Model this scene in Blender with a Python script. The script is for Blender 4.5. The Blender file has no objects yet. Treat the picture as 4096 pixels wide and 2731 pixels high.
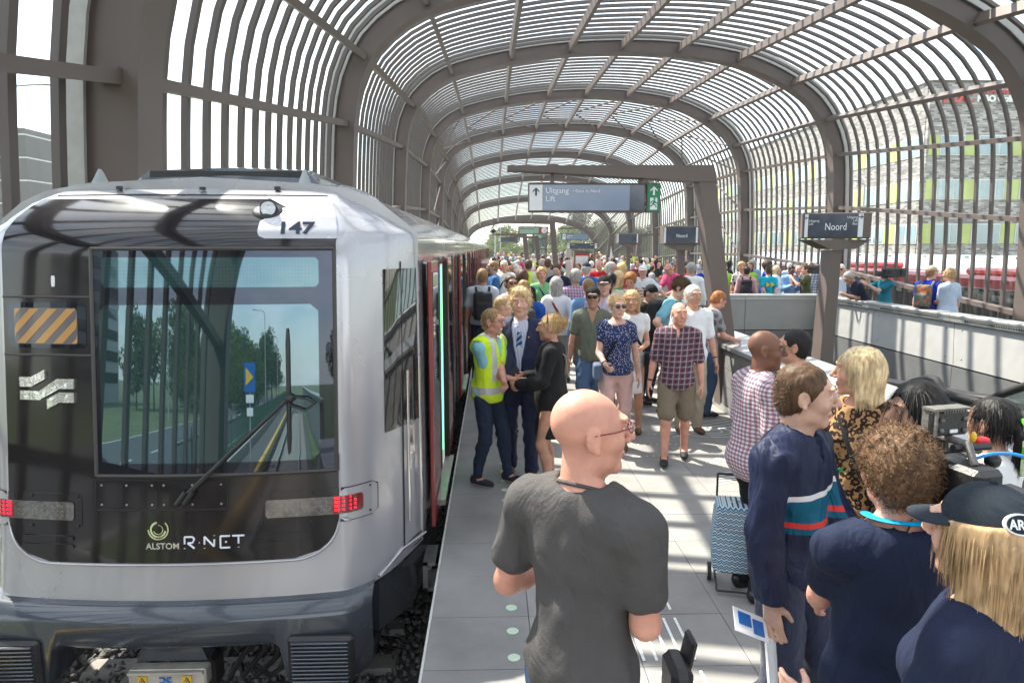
import bpy, math, random
import numpy as np
from mathutils import Vector, Matrix
PI=math.pi
random.seed(7); rng=np.random.default_rng(11)
S=bpy.context.scene
COL=S.collection
# ---------------------------------------------------------------- camera
cam_d=bpy.data.cameras.new('camera'); cam=bpy.data.objects.new('camera',cam_d); COL.objects.link(cam)
CAM_H=2.3
cam.location=(0,0,CAM_H); cam_d.sensor_width=36; cam_d.lens=24.0
cam_d.clip_start=0.05; cam_d.clip_end=3000
cam.rotation_euler=(math.radians(90-7.85),0,math.radians(-1.65))
S.camera=cam
# ---------------------------------------------------------------- sky and sun
SUN=Vector((-0.50,0.52,1.06)).normalized()
W=bpy.data.worlds.new('World'); S.world=W; W.use_nodes=True
wn=W.node_tree; wn.nodes.clear()
def wnode(t,**k):
    n=wn.nodes.new(t)
    for a,b in k.items(): setattr(n,a,b)
    return n
sky=wnode('ShaderNodeTexSky',sky_type='NISHITA',sun_disc=False)
sky.sun_elevation=math.asin(SUN.z); sky.sun_rotation=math.atan2(SUN.x,SUN.y)
sky.air_density=1.15; sky.dust_density=.9; sky.ozone_density=1.8
tc=wnode('ShaderNodeTexCoord'); mp=wnode('ShaderNodeMapping'); mp.inputs['Scale'].default_value=(1.0,1.0,3.2)
nz=wnode('ShaderNodeTexNoise'); nz.inputs['Scale'].default_value=2.3; nz.inputs['Detail'].default_value=9; nz.inputs['Roughness'].default_value=.62
nz.inputs['Distortion'].default_value=.4
cr=wnode('ShaderNodeValToRGB'); cr.color_ramp.elements[0].position=.42; cr.color_ramp.elements[1].position=.66
cr.color_ramp.elements[0].color=(.25,.25,.25,1); cr.color_ramp.elements[1].color=(.85,.85,.85,1)
mx=wnode('ShaderNodeMix',data_type='RGBA'); mx.inputs[7].default_value=(8.9,8.6,8.3,1)
bg=wnode('ShaderNodeBackground'); bg.inputs['Strength'].default_value=.14
wo=wnode('ShaderNodeOutputWorld')
L=wn.links.new
L(tc.outputs['Generated'],mp.inputs[0]); L(mp.outputs[0],nz.inputs['Vector']); L(nz.outputs[0],cr.inputs[0])
L(cr.outputs[0],mx.inputs[0]); L(sky.outputs[0],mx.inputs[6]); L(mx.outputs[2],bg.inputs[0]); L(bg.outputs[0],wo.inputs[0])
sd=bpy.data.lights.new('sun','SUN'); sd.energy=5.0; sd.angle=math.radians(.55); sd.color=(1,.90,.78)
so=bpy.data.objects.new('sun',sd); COL.objects.link(so); so.rotation_euler=(-SUN).to_track_quat('-Z','Y').to_euler(); so.location=(0,0,30)
S.view_settings.view_transform='Standard'; S.view_settings.look='None'; S.view_settings.gamma=1; S.view_settings.exposure=1.58
S.view_settings.use_curve_mapping=False
S.render.engine='CYCLES'; S.cycles.max_bounces=8; S.cycles.transparent_max_bounces=16; S.cycles.glossy_bounces=4; S.cycles.diffuse_bounces=3
S.cycles.caustics_reflective=False; S.cycles.caustics_refractive=False; S.cycles.sample_clamp_indirect=4
try: S.cycles.use_denoising=True
except Exception: pass
# ---------------------------------------------------------------- materials
MATS={}
def mat(name,col,rough=.6,metal=0,var=.12,vs=6.,bump=0.,bs=60.,coat=0.,spec=.5,emit=None,es=0,sub=0,alpha=None,ior=None,stint=None,stretch=None,sheen=0,world=False,orand=0,fold=0):
    if name in MATS: return MATS[name]
    m=bpy.data.materials.new(name); m.use_nodes=True; nt=m.node_tree; b=nt.nodes['Principled BSDF']
    N=nt.nodes.new; K=nt.links.new
    b.inputs['Roughness'].default_value=rough; b.inputs['Metallic'].default_value=metal
    b.inputs['Coat Weight'].default_value=coat; b.inputs['Coat Roughness'].default_value=.06
    b.inputs['Specular IOR Level'].default_value=spec
    if ior: b.inputs['IOR'].default_value=ior
    if stint: b.inputs['Specular Tint'].default_value=tuple(stint)+(1,)
    if sheen: b.inputs['Sheen Weight'].default_value=sheen
    if sub: b.inputs['Subsurface Weight'].default_value=sub; b.inputs['Subsurface Radius'].default_value=(.02,.008,.004); b.inputs['Subsurface Scale'].default_value=.5
    c=tuple(col)+(1,)
    tcn=N('ShaderNodeTexCoord'); src=tcn.outputs['Object']
    if world: gn=N('ShaderNodeNewGeometry'); src=gn.outputs['Position']
    if stretch:
        mpn=N('ShaderNodeMapping'); mpn.inputs['Scale'].default_value=stretch; K(src,mpn.inputs[0]); src=mpn.outputs[0]
    if var>0:
        n=N('ShaderNodeTexNoise'); n.inputs['Scale'].default_value=vs; n.inputs['Detail'].default_value=6; K(src,n.inputs['Vector'])
        r=N('ShaderNodeMapRange'); r.inputs[1].default_value=.3; r.inputs[2].default_value=.7; r.inputs[3].default_value=1-var; r.inputs[4].default_value=1+var; K(n.outputs[0],r.inputs[0])
        v=N('ShaderNodeMix'); v.data_type='RGBA'; v.blend_type='MULTIPLY'; v.inputs[0].default_value=1; v.inputs[6].default_value=c
        cb=N('ShaderNodeCombineColor'); [K(r.outputs[0],cb.inputs[i]) for i in range(3)]
        if orand:
            oi=N('ShaderNodeObjectInfo'); rr=N('ShaderNodeMapRange'); rr.inputs[3].default_value=1-orand; rr.inputs[4].default_value=1+orand; K(oi.outputs['Random'],rr.inputs[0]); mu=N('ShaderNodeMath'); mu.operation='MULTIPLY'; K(r.outputs[0],mu.inputs[0]); K(rr.outputs[0],mu.inputs[1]); [K(mu.outputs[0],cb.inputs[i]) for i in range(3)]
        K(cb.outputs[0],v.inputs[7]); K(v.outputs[2],b.inputs['Base Color'])
        r2=N('ShaderNodeMapRange'); r2.inputs[3].default_value=max(0,rough-.06); r2.inputs[4].default_value=min(1,rough+.1); K(n.outputs[0],r2.inputs[0]); K(r2.outputs[0],b.inputs['Roughness'])
    else: b.inputs['Base Color'].default_value=c
    if bump>0:
        n2=N('ShaderNodeTexNoise'); n2.inputs['Scale'].default_value=bs; n2.inputs['Detail'].default_value=4; K(src,n2.inputs['Vector'])
        bp=N('ShaderNodeBump'); bp.inputs['Strength'].default_value=bump; bp.inputs['Distance'].default_value=.02; K(n2.outputs[0],bp.inputs['Height']); K(bp.outputs[0],b.inputs['Normal'])
    if fold>0:
        n3=N('ShaderNodeTexNoise'); n3.inputs['Scale'].default_value=11; n3.inputs['Detail'].default_value=2.5; n3.inputs['Distortion'].default_value=1.6; mp3=N('ShaderNodeMapping'); mp3.inputs['Scale'].default_value=(1,1,.45); mp3.inputs['Rotation'].default_value=(0,.35,0); K(tcn.outputs['Object'],mp3.inputs[0]); K(mp3.outputs[0],n3.inputs['Vector'])
        b3=N('ShaderNodeBump'); b3.inputs['Strength'].default_value=fold; b3.inputs['Distance'].default_value=.035; K(n3.outputs[0],b3.inputs['Height'])
        if bump>0: K(bp.outputs[0],b3.inputs['Normal'])
        K(b3.outputs[0],b.inputs['Normal'])
    if emit: b.inputs['Emission Color'].default_value=tuple(emit)+(1,); b.inputs['Emission Strength'].default_value=es
    MATS[name]=m; return m
def glassmat(name,tint=(.93,.97,.96),refl=.1,dust_haze=.04,rough=.02):
    if name in MATS: return MATS[name]
    m=bpy.data.materials.new(name); m.use_nodes=True; nt=m.node_tree; nt.nodes.clear(); N=nt.nodes.new; K=nt.links.new
    o=N('ShaderNodeOutputMaterial'); t=N('ShaderNodeBsdfTransparent'); t.inputs[0].default_value=tint+(1,)
    g=N('ShaderNodeBsdfGlossy'); g.inputs['Roughness'].default_value=rough; g.inputs[0].default_value=(.9,.97,1,1)
    d=N('ShaderNodeBsdfDiffuse'); d.inputs[0].default_value=(.6,.62,.6,1)
    lw=N('ShaderNodeFresnel'); lw.inputs[0].default_value=1.45
    a=N('ShaderNodeMixShader'); bq=N('ShaderNodeMixShader'); 
    mm=N('ShaderNodeMath'); mm.operation='MULTIPLY_ADD'; mm.inputs[1].default_value=.35; mm.inputs[2].default_value=refl*.3; mm.use_clamp=True
    nn=N('ShaderNodeTexNoise'); nn.inputs['Scale'].default_value=3; nn.inputs['Detail'].default_value=5
    tn=N('ShaderNodeTexCoord'); K(tn.outputs['Object'],nn.inputs['Vector'])
    md=N('ShaderNodeMath'); md.operation='MULTIPLY'; md.inputs[1].default_value=dust_haze*2; K(nn.outputs[0],md.inputs[0])
    K(lw.outputs[0],mm.inputs[0]); K(mm.outputs[0],a.inputs[0]); K(t.outputs[0],a.inputs[1]); K(g.outputs[0],a.inputs[2])
    K(md.outputs[0],bq.inputs[0]); K(a.outputs[0],bq.inputs[1]); K(d.outputs[0],bq.inputs[2]); K(bq.outputs[0],o.inputs[0])
    MATS[name]=m; return m
STEEL=mat('umber_painted_steel',(.135,.106,.094),.45,var=.07,vs=1.5,bump=.05,bs=25,spec=.4)
STEEL2=mat('umber_bar_paint',(.105,.086,.078),.45,var=.08,vs=2,spec=.4)
GALV=mat('galvanised_plate',(.42,.42,.41),.35,.7,var=.15,vs=8,bump=.1)
ALU=mat('brushed_aluminium',(.52,.52,.51),.38,.75,var=.08,vs=3,bump=.08,bs=140,stretch=(.2,6,1))
PANEL=mat('grey_cladding',(.33,.325,.32),.5,.25,var=.05,vs=4,bump=.06,bs=160,spec=.4)
PANELD=mat('dark_cladding',(.18,.18,.185),.42,.4,var=.08,vs=3,bump=.05)
SLAB=mat('platform_slab',(.262,.252,.240),.6,var=.19,vs=1.5,world=True,orand=.05,bump=.10,bs=170,spec=.35)
SLABD=mat('platform_edge_slab',(.238,.232,.226),.6,var=.19,vs=1.5,world=True,orand=.04,bump=.10,bs=170,spec=.35)
for m_ in (SLAB,SLABD):
    nt=m_.node_tree; b_=nt.nodes['Principled BSDF']; src_=b_.inputs['Base Color'].links[0].from_socket; N=nt.nodes.new; K=nt.links.new
    g_=N('ShaderNodeNewGeometry'); v_=N('ShaderNodeTexVoronoi'); v_.inputs['Scale'].default_value=2.6; K(g_.outputs['Position'],v_.inputs['Vector'])
    r_=N('ShaderNodeMapRange'); r_.inputs[1].default_value=.028; r_.inputs[2].default_value=.045; r_.inputs[3].default_value=.62; r_.inputs[4].default_value=1; K(v_.outputs['Distance'],r_.inputs[0])
    n_=N('ShaderNodeTexNoise'); n_.inputs['Scale'].default_value=.8; n_.inputs['Detail'].default_value=9; n_.inputs['Roughness'].default_value=.7; K(g_.outputs['Position'],n_.inputs['Vector']); q_=N('ShaderNodeMapRange'); q_.inputs[1].default_value=.35; q_.inputs[2].default_value=.65; q_.inputs[3].default_value=.86; q_.inputs[4].default_value=1.1; K(n_.outputs[0],q_.inputs[0])
    u_=N('ShaderNodeMath'); u_.operation='MULTIPLY'; K(r_.outputs[0],u_.inputs[0]); K(q_.outputs[0],u_.inputs[1]); x_=N('ShaderNodeVectorMath'); x_.operation='SCALE'; K(src_,x_.inputs[0]); K(u_.outputs[0],x_.inputs[3]); K(x_.outputs[0],b_.inputs['Base Color'])
WHITEP=mat('white_marking',(.75,.75,.73),.55,var=.1,vs=30)
CONC=mat('concrete',(.34,.32,.29),.85,var=.18,vs=5,bump=.3,bs=40)
STONE=mat('ballast_stone',(.13,.125,.12),.8,var=.45,vs=9,bump=.4,bs=60)
RUST=mat('rusty_rail',(.12,.065,.04),.7,.3,var=.3,vs=12,bump=.2)
RAILTOP=mat('rail_steel',(.5,.48,.46),.28,.9,var=.1)
BLACK=mat('black_plastic',(.018,.018,.019),.4,var=.2,vs=12,bump=.08,bs=90)
RUBBER=mat('rubber',(.012,.012,.012),.65,var=.15)
CANOPYGLASS=glassmat('canopy_glass',(.93,.985,.985),.08,.065)  # diffuse dust layer thickened to stand in for haze through the panes
# ---------------------------------------------------------------- mesh helpers
class MB:
    def __init__(s): s.v=[]; s.f=[]; s.m=[]
    def add(s,vs,fs,mi=0):
        n=len(s.v); s.v+= [tuple(map(float,p)) for p in vs]; s.f+=[tuple(i+n for i in f) for f in fs]; s.m+=[mi]*len(fs); return s
    def box(s,c,d,rot=None,mi=0,bev=0):
        x,y,z=d[0]/2,d[1]/2,d[2]/2
        if bev:
            b=min(bev,x*.9,y*.9,z*.9); P=[]
            # chamfered box : 24 verts
            idx={}
            for sx in(-1,1):
                for sy in(-1,1):
                    for sz in(-1,1):
                        idx[(sx,sy,sz,0)]=len(P);P.append((sx*x,sy*(y-b),sz*(z-b)))
                        idx[(sx,sy,sz,1)]=len(P);P.append((sx*(x-b),sy*y,sz*(z-b)))
                        idx[(sx,sy,sz,2)]=len(P);P.append((sx*(x-b),sy*(y-b),sz*z))
            F=[]
            for a in(-1,1):
                q=[idx[(a,-1,-1,0)],idx[(a,1,-1,0)],idx[(a,1,1,0)],idx[(a,-1,1,0)]];F.append(q if a>0 else q[::-1])
                q=[idx[(-1,a,-1,1)],idx[(1,a,-1,1)],idx[(1,a,1,1)],idx[(-1,a,1,1)]];F.append(q[::-1] if a>0 else q)
                q=[idx[(-1,-1,a,2)],idx[(1,-1,a,2)],idx[(1,1,a,2)],idx[(-1,1,a,2)]];F.append(q if a>0 else q[::-1])
            for a in(-1,1):
                for c2 in(-1,1):
                    F.append([idx[(a,c2,-1,0)],idx[(a,c2,1,0)],idx[(a,c2,1,1)],idx[(a,c2,-1,1)]])
                    F.append([idx[(a,-1,c2,0)],idx[(a,1,c2,0)],idx[(a,1,c2,2)],idx[(a,-1,c2,2)]])
                    F.append([idx[(-1,a,c2,1)],idx[(1,a,c2,1)],idx[(1,a,c2,2)],idx[(-1,a,c2,2)]])
                    for e in(-1,1): F.append([idx[(a,c2,e,0)],idx[(a,c2,e,1)],idx[(a,c2,e,2)]])
        else:
            P=[(i*x,j*y,k*z) for i in(-1,1) for j in(-1,1) for k in(-1,1)]
            F=[(0,1,3,2),(4,6,7,5),(0,4,5,1),(2,3,7,6),(0,2,6,4),(1,5,7,3)]
        M=rot if rot is not None else Matrix.Identity(3)
        c=Vector(c)
        return s.add([M@Vector(p)+c for p in P],F,mi)
    def tube(s,pts,r,n=8,mi=0,cap=True,flat=1.0):
        pts=[Vector(p) for p in pts]; rs=r if hasattr(r,'__len__') else [r]*len(pts)
        V=[];up=Vector((0,0,1)); prev=None
        for i,p in enumerate(pts):
            t=(pts[min(i+1,len(pts)-1)]-pts[max(i-1,0)]).normalized()
            if prev is None:
                a=t.cross(up)
                if a.length<.1: a=t.cross(Vector((1,0,0)))
            else: a=prev-t*prev.dot(t)
            a.normalize(); prev=a; b=t.cross(a)
            for k in range(n):
                an=2*PI*k/n; V.append(p+a*math.cos(an)*rs[i]+b*math.sin(an)*rs[i]*flat)
        F=[]
        for i in range(len(pts)-1):
            for k in range(n): F.append((i*n+k,i*n+(k+1)%n,(i+1)*n+(k+1)%n,(i+1)*n+k))
        if cap: F.append(tuple(range(n))[::-1]); F.append(tuple(range((len(pts)-1)*n,len(pts)*n)))
        return s.add(V,F,mi)
    def prism(s,poly,z0,z1,mi=0,M=None,top=None):
        """poly = list of 2d points (local x,y), extruded z0..z1; M maps local to world"""
        n=len(poly); M=M or Matrix.Identity(4)
        V=[M@Vector((a,b,z0)) for a,b in poly]+[M@Vector((a,b,z1)) for a,b in (top or poly)]
        F=[tuple(range(n))[::-1],tuple(range(n,2*n))]+[(i,(i+1)%n,n+(i+1)%n,n+i) for i in range(n)]
        return s.add(V,F,mi)
    def sphere(s,c,r,nu=12,nv=8,mi=0,M=None):
        r=r if hasattr(r,'__len__') else (r,r,r); V=[];F=[];c=Vector(c);M=M or Matrix.Identity(3)
        for j in range(nv+1):
            th=PI*j/nv
            for i in range(nu):
                ph=2*PI*i/nu; V.append(c+M@Vector((r[0]*math.sin(th)*math.cos(ph),r[1]*math.sin(th)*math.sin(ph),r[2]*math.cos(th))))
        for j in range(nv):
            for i in range(nu): F.append((j*nu+i,(j+1)*nu+i,(j+1)*nu+(i+1)%nu,j*nu+(i+1)%nu))
        return s.add(V,F,mi)
    def grid(s,P,mi=0,flip=False):
        """P[i][j] points"""
        nu=len(P);nv=len(P[0]); V=[p for row in P for p in row]
        F=[(i*nv+j,(i+1)*nv+j,(i+1)*nv+j+1,i*nv+j+1) for i in range(nu-1) for j in range(nv-1)]
        if flip: F=[f[::-1] for f in F]
        return s.add(V,F,mi)
    def mesh(s,name,mats,smooth=False):
        me=bpy.data.meshes.new(name); me.from_pydata(s.v,[],s.f)
        for m in (mats if isinstance(mats,(list,tuple)) else [mats]): me.materials.append(m)
        if any(s.m): me.polygons.foreach_set('material_index',s.m)
        if smooth: me.polygons.foreach_set('use_smooth',[True]*len(s.f))
        me.update(); return me
def link(name,me,parent=None,loc=None,rot=None,label=None,cat=None,group=None,kind=None):
    o=bpy.data.objects.new(name,me); COL.objects.link(o)
    if parent: o.parent=parent
    if loc is not None: o.location=loc
    if rot is not None: o.rotation_euler=rot
    return tag(o,label,cat,group,kind)
def tag(o,label=None,cat=None,group=None,kind=None):
    if label: o['label']=label
    if cat: o['category']=cat
    if group: o['group']=group
    if kind: o['kind']=kind
    return o
def obj(name,mb,mats,parent=None,smooth=False,**k):
    o=link(name,mb.mesh(name,mats,smooth),parent,**k)
    if smooth: o.data.set_sharp_from_angle(angle=math.radians(48))
    return o
def thing(name,label,cat,loc=(0,0,0),rz=0,group=None):
    return link(name,None,None,loc,(0,0,rz),label,cat,group)
def smooth_by_angle(o,ang=40):
    me=o.data; me.polygons.foreach_set('use_smooth',[True]*len(me.polygons))
    try: me.set_sharp_from_angle(angle=math.radians(ang))
    except Exception: pass
def npmesh(name,V,F,mats,smooth=True,mi=None):
    """V (n,3), F (m,k) arrays"""
    V=np.asarray(V,np.float32);F=np.asarray(F,np.int32); k=F.shape[1]
    me=bpy.data.meshes.new(name); me.vertices.add(len(V)); me.vertices.foreach_set('co',V.ravel())
    me.loops.add(F.size); me.loops.foreach_set('vertex_index',F.ravel())
    me.polygons.add(len(F)); me.polygons.foreach_set('loop_start',np.arange(len(F),dtype=np.int32)*k)
    for m in (mats if isinstance(mats,(list,tuple)) else [mats]): me.materials.append(m)
    if mi is not None: me.polygons.foreach_set('material_index',np.asarray(mi,np.int32))
    if smooth: me.polygons.foreach_set('use_smooth',np.ones(len(F),bool))
    me.update(calc_edges=True); me.validate(); return me
def text(body,size,M,m,parent,name='lettering',ext=.002,align='LEFT',bold=0,sx=1.0):
    cu=bpy.data.curves.new(name,'FONT'); cu.body=body; cu.size=size; cu.extrude=ext; cu.align_x=align; cu.offset=bold; cu.resolution_u=3
    tmp=bpy.data.objects.new('tmp',cu); me=bpy.data.meshes.new_from_object(tmp); bpy.data.objects.remove(tmp); me.materials.clear(); me.materials.append(m)
    o=bpy.data.objects.new(name,me); COL.objects.link(o); o.parent=parent
    o.matrix_local=M@Matrix.Diagonal((sx,1,1,1)); return o
def frame(o,x,y):
    """matrix with origin o, local x axis x, local y axis y"""
    x=Vector(x).normalized(); z=x.cross(Vector(y)).normalized(); y=z.cross(x)
    M=Matrix((x,y,z)).transposed().to_4x4(); M.translation=Vector(o); return M
FACE=lambda o:frame(o,(1,0,0),(0,0,1))   # lettering that faces -Y
# ================================================================ SETTING
TX=-2.09   # centre line of the train track
def brickmat(name,c1,c2,mort,sx,sy,ms=.008,rough=.6,bump=.1,off=0,scale=1,squash=1,noisevar=.1,axis='xy',bias=0):
    m=mat(name,c1,rough,var=0); nt=m.node_tree; b=nt.nodes['Principled BSDF']; N=nt.nodes.new;K=nt.links.new
    t=N('ShaderNodeTexCoord'); mpn=N('ShaderNodeMapping'); K(t.outputs['Object'],mpn.inputs[0])
    if axis=='xz': mpn.inputs['Rotation'].default_value=(PI/2,0,0)
    if axis=='yz':
        sx_=N('ShaderNodeSeparateXYZ'); cx_=N('ShaderNodeCombineXYZ'); K(t.outputs['Object'],sx_.inputs[0]); K(sx_.outputs[1],cx_.inputs[0]); K(sx_.outputs[2],cx_.inputs[1]); K(cx_.outputs[0],mpn.inputs[0])
    br=N('ShaderNodeTexBrick'); br.offset=off; br.inputs['Color1'].default_value=tuple(c1)+(1,); br.inputs['Color2'].default_value=tuple(c2)+(1,); br.inputs['Mortar'].default_value=tuple(mort)+(1,)
    br.inputs['Scale'].default_value=scale; br.inputs['Brick Width'].default_value=sx; br.inputs['Row Height'].default_value=sy; br.inputs['Mortar Size'].default_value=ms; br.inputs['Bias'].default_value=bias
    K(mpn.outputs[0],br.inputs['Vector'])
    n=N('ShaderNodeTexNoise'); n.inputs['Scale'].default_value=1.7; n.inputs['Detail'].default_value=7; K(t.outputs['Object'],n.inputs['Vector'])
    r=N('ShaderNodeMapRange'); r.inputs[3].default_value=1-noisevar*2; r.inputs[4].default_value=1+noisevar*2; K(n.outputs[0],r.inputs[0])
    v=N('ShaderNodeMix'); v.data_type='RGBA'; v.blend_type='MULTIPLY'; v.inputs[0].default_value=1
    cb=N('ShaderNodeCombineColor'); [K(r.outputs[0],cb.inputs[i]) for i in range(3)]
    K(br.outputs['Color'],v.inputs[6]); K(cb.outputs[0],v.inputs[7]); K(v.outputs[2],b.inputs['Base Color'])
    bp=N('ShaderNodeBump'); bp.inputs['Strength'].default_value=bump; bp.inputs['Distance'].default_value=.01; K(br.outputs['Fac'],bp.inputs['Height']); bp.invert=True; K(bp.outputs[0],b.inputs['Normal'])
    return m
# ground: one sheet to the horizon
GRASS=mat('verge_grass',(.075,.10,.035),.95,var=.4,vs=.6,bump=.5,bs=12)
obj('ground',MB().box((0,0,-1.75),(3000,3000,.2)),GRASS,kind='structure')
ASPH=mat('asphalt',(.065,.066,.07),.85,var=.15,vs=3,bump=.3,bs=120)
BALL=mat('ballast_bed',(.085,.08,.078),.9,var=.6,vs=22,bump=1.0,bs=38)
# track beds (below the platform on both sides)
for nm,x0,x1,y0,y1 in(('left',-5.6,-.42,-160,190),('right',11.5,14.7,-60,190)):
    b=MB().box(((x0+x1)/2,(y0+y1)/2,-1.42),(x1-x0,y1-y0,.46)); obj('track_bed',b,BALL,kind='structure')
# platform body and its paved areas
PLATB=mat('platform_concrete',(.22,.215,.21),.85,var=.15,bump=.2,bs=30)
pm=MB()
Y0p,Y1p=-9.0,150.
hx0,hx1,hy0,hy1=3.45,8.62,-1.0,17.72
def slabbox(x0,x1,y0,y1,z0,z1,b=pm,mi=0): b.box(((x0+x1)/2,(y0+y1)/2,(z0+z1)/2),(x1-x0,y1-y0,z1-z0),mi=mi)
for r in((-.37,hx0-.09,Y0p,Y1p),(hx1+.09,11.5,Y0p,Y1p),(hx0-.09,hx1+.09,hy1+.06,Y1p),(hx0-.09,hx1+.09,Y0p,hy0)): slabbox(*r,-1.55,-.036)
platform=obj('platform',pm,PLATB,kind='structure')
PAVE=brickmat('paving_slabs',(.25,.247,.243),(.235,.232,.228),(.16,.16,.16),.61,.54,.004,.6,.25)
pv=MB()
for r in((-.39,3.27,24.55,Y1p),(3.27,11.5,hy1+.15,Y1p),(hx1+.2,11.5,Y0p,hy1+.15),(3.27,hx1+.2,Y0p,hy0-.1),(-.39,3.27,Y0p,2.40)): slabbox(*r,-.034,0.0,pv)
pvo=obj('paving',pv,PAVE,platform,kind='stuff')
sl=MB().box((0,0,-.016),(.606,.536,.032),bev=.0015).mesh('slab',SLAB); sle=MB().box((0,0,-.016),(.606,.536,.032),bev=.0015).mesh('slab',SLABD)
for i in range(41):
    for j in range(6):
        o=link('paving_slab',sle if j==0 else sl,platform,(-.39+.61*(j+.5),2.40+.54*(i+.5),random.uniform(-.0012,.0008)))
lip=MB().box((-.397,(Y0p+Y1p)/2,-.03),(.014,Y1p-Y0p,.05)); obj('edge_strip',lip,mat('edge_strip_paint',(.55,.55,.52),.6),platform)
DOT=mat('luminous_dot',(.50,.62,.47),.5,var=.05)
dm=MB(); n=20; dm.prism([(.036*math.cos(2*PI*k/n),.036*math.sin(2*PI*k/n)) for k in range(n)],.0,.004); dme=dm.mesh('tactile_dot',DOT)
for i in range(86): link('tactile_dot',dme,platform,(.115,2.5+.27*i,.001))
rm=MB().box((0,0,.002),(.017,.44,.006),bev=.002).mesh('guide_rib',WHITEP)
for i in range(27):
    for j in range(5): link('guide_rib',rm,platform,(.845+.072*j,2.40+.54*(i+.5),0.001))
# white line drawing set in the slabs
art=MB()
def ribbon(pts,w=.012,mi=0,z=.004):
    pts=[Vector((a,b,z)) for a,b in pts]; V=[];F=[]
    for i,p in enumerate(pts):
        t=(pts[min(i+1,len(pts)-1)]-pts[max(i-1,0)]).normalized(); q=Vector((-t.y,t.x,0))*w/2; V+=[p+q,p-q]
    F=[(2*i,2*i+1,2*i+3,2*i+2) for i in range(len(pts)-1)]; art.add(V,F,mi)
for k in range(5):
    ribbon([(2.15+.05*k+.95*t+.12*math.sin(4*t),6.35+.09*k+.16*math.sin(t*PI)*(1-.12*k)) for t in np.linspace(0,1,24)])
for k in range(9):
    a=random.uniform(0,6); x=2.35+.11*k; y=7.05+.09*math.sin(k*2.1)
    ribbon([(x+.1*t*math.cos(a+3*t),y+.13*t*math.sin(a+4*t)) for t in np.linspace(0,1,12)],.018)
    ribbon([(x+.05*math.cos(6.28*t),y+.04*math.sin(6.28*t)) for t in np.linspace(0,.7,10)],.014)
for r_ in(.1,.18,.27):
    ribbon([(2.75+r_*1.4*math.cos(a),8.3+r_*math.sin(a)) for a in np.linspace(0,2*PI,40)],.016)
for k in range(4): ribbon([(2.2,8.05+.15*k),(3.15,8.55+.12*k)],.014)
for k in range(26): 
    a=k%9; bb=k//9; ribbon([(1.55+.075*a,7.3+.45*bb),(1.57+.075*a,7.3+.45*bb)],.02)
for k in range(5): ribbon([(1.6+1.0*t,10.3+.12*k+.2*math.sin(PI*t)) for t in np.linspace(0,1,16)],.014)
obj('floor_drawing',art,WHITEP,platform)
# ---------------------------------------------------------------- tracks
def track(xc,y0,y1,near=None,stonesY=None):
    st=MB()
    for sx in(-.7175,.7175):
        for (w,h,z,mi) in((.14,.025,-1.125,0),(.02,.11,-1.06,0),(.07,.035,-.99,1)):
            st.box((xc+sx,(y0+y1)/2,z),(w,y1-y0,h),mi=mi)
    return st
tr=thing('railway_track','ballasted railway track under the silver train','railway track',(TX,0,0))
for sx in(-.7175,.7175):
    b=MB()
    for (w,h,z,mi) in((.14,.025,-1.125,0),(.02,.11,-1.06,0),(.07,.035,-.99,1)): b.box((sx,10,z),(w,330,h),mi=mi)
    obj('rail',b,[RUST,RAILTOP],tr)
SLEEP=mat('sleeper_concrete',(.25,.235,.215),.9,var=.2,vs=5,bump=.25,bs=50)
sm=MB().prism([(-1.3,-.13),(1.3,-.13),(1.3,.13),(-1.3,.13)],-.1,.0,top=[(-1.27,-.10),(1.27,-.10),(1.27,.10),(-1.27,.10)]).mesh('sleeper',SLEEP)
for i in range(120): link('sleeper',sm,tr,(0,15.2-.58*i,-1.138))
fm=MB(); 
fm.box((.1,0,.02),(.1,.12,.03),bev=.01).box((-.1,0,.02),(.1,.12,.03),bev=.01).tube([(.1,-.03,.03),(.1,0,.06),(.1,.03,.03)],.01,6)
fme=fm.mesh('rail_clip',RUST)
for i in range(20):
    for sx in(-.7175,.7175): link('rail_clip',fme,tr,(sx,13.5-.58*i,-1.13))
YEL=mat('yellow_cover',(.62,.40,.06),.5,var=.12)
b=MB().prism([(-.11,-1.0),(.11,-1.0),(.11,-.82),(.07,-.77),(-.07,-.77),(-.11,-.82)],-150,170,M=Matrix(((1,0,0,0),(0,0,1,0),(0,1,0,0),(0,0,0,1))))
tr3=thing('third_rail','yellow covered power rail beside the track left of the train','power rail',(TX-1.62,0,0))
obj('cover',b,YEL,tr3); 
b=MB(); [b.box((0,-30+1.9*i,-1.07),(.1,.1,.16)) for i in range(40)]; obj('support',b,CONC,tr3)
t2=thing('railway_track','second railway track on the far side of the platform','railway track',(13.1,0,0))
for sx in(-.7175,.7175):
    b=MB()
    for (w,h,z,mi) in((.14,.025,-1.125,0),(.02,.11,-1.06,0),(.07,.035,-.99,1)): b.box((sx,60,z),(w,230,h),mi=mi)
    obj('rail',b,[RUST,RAILTOP],t2)
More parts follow.
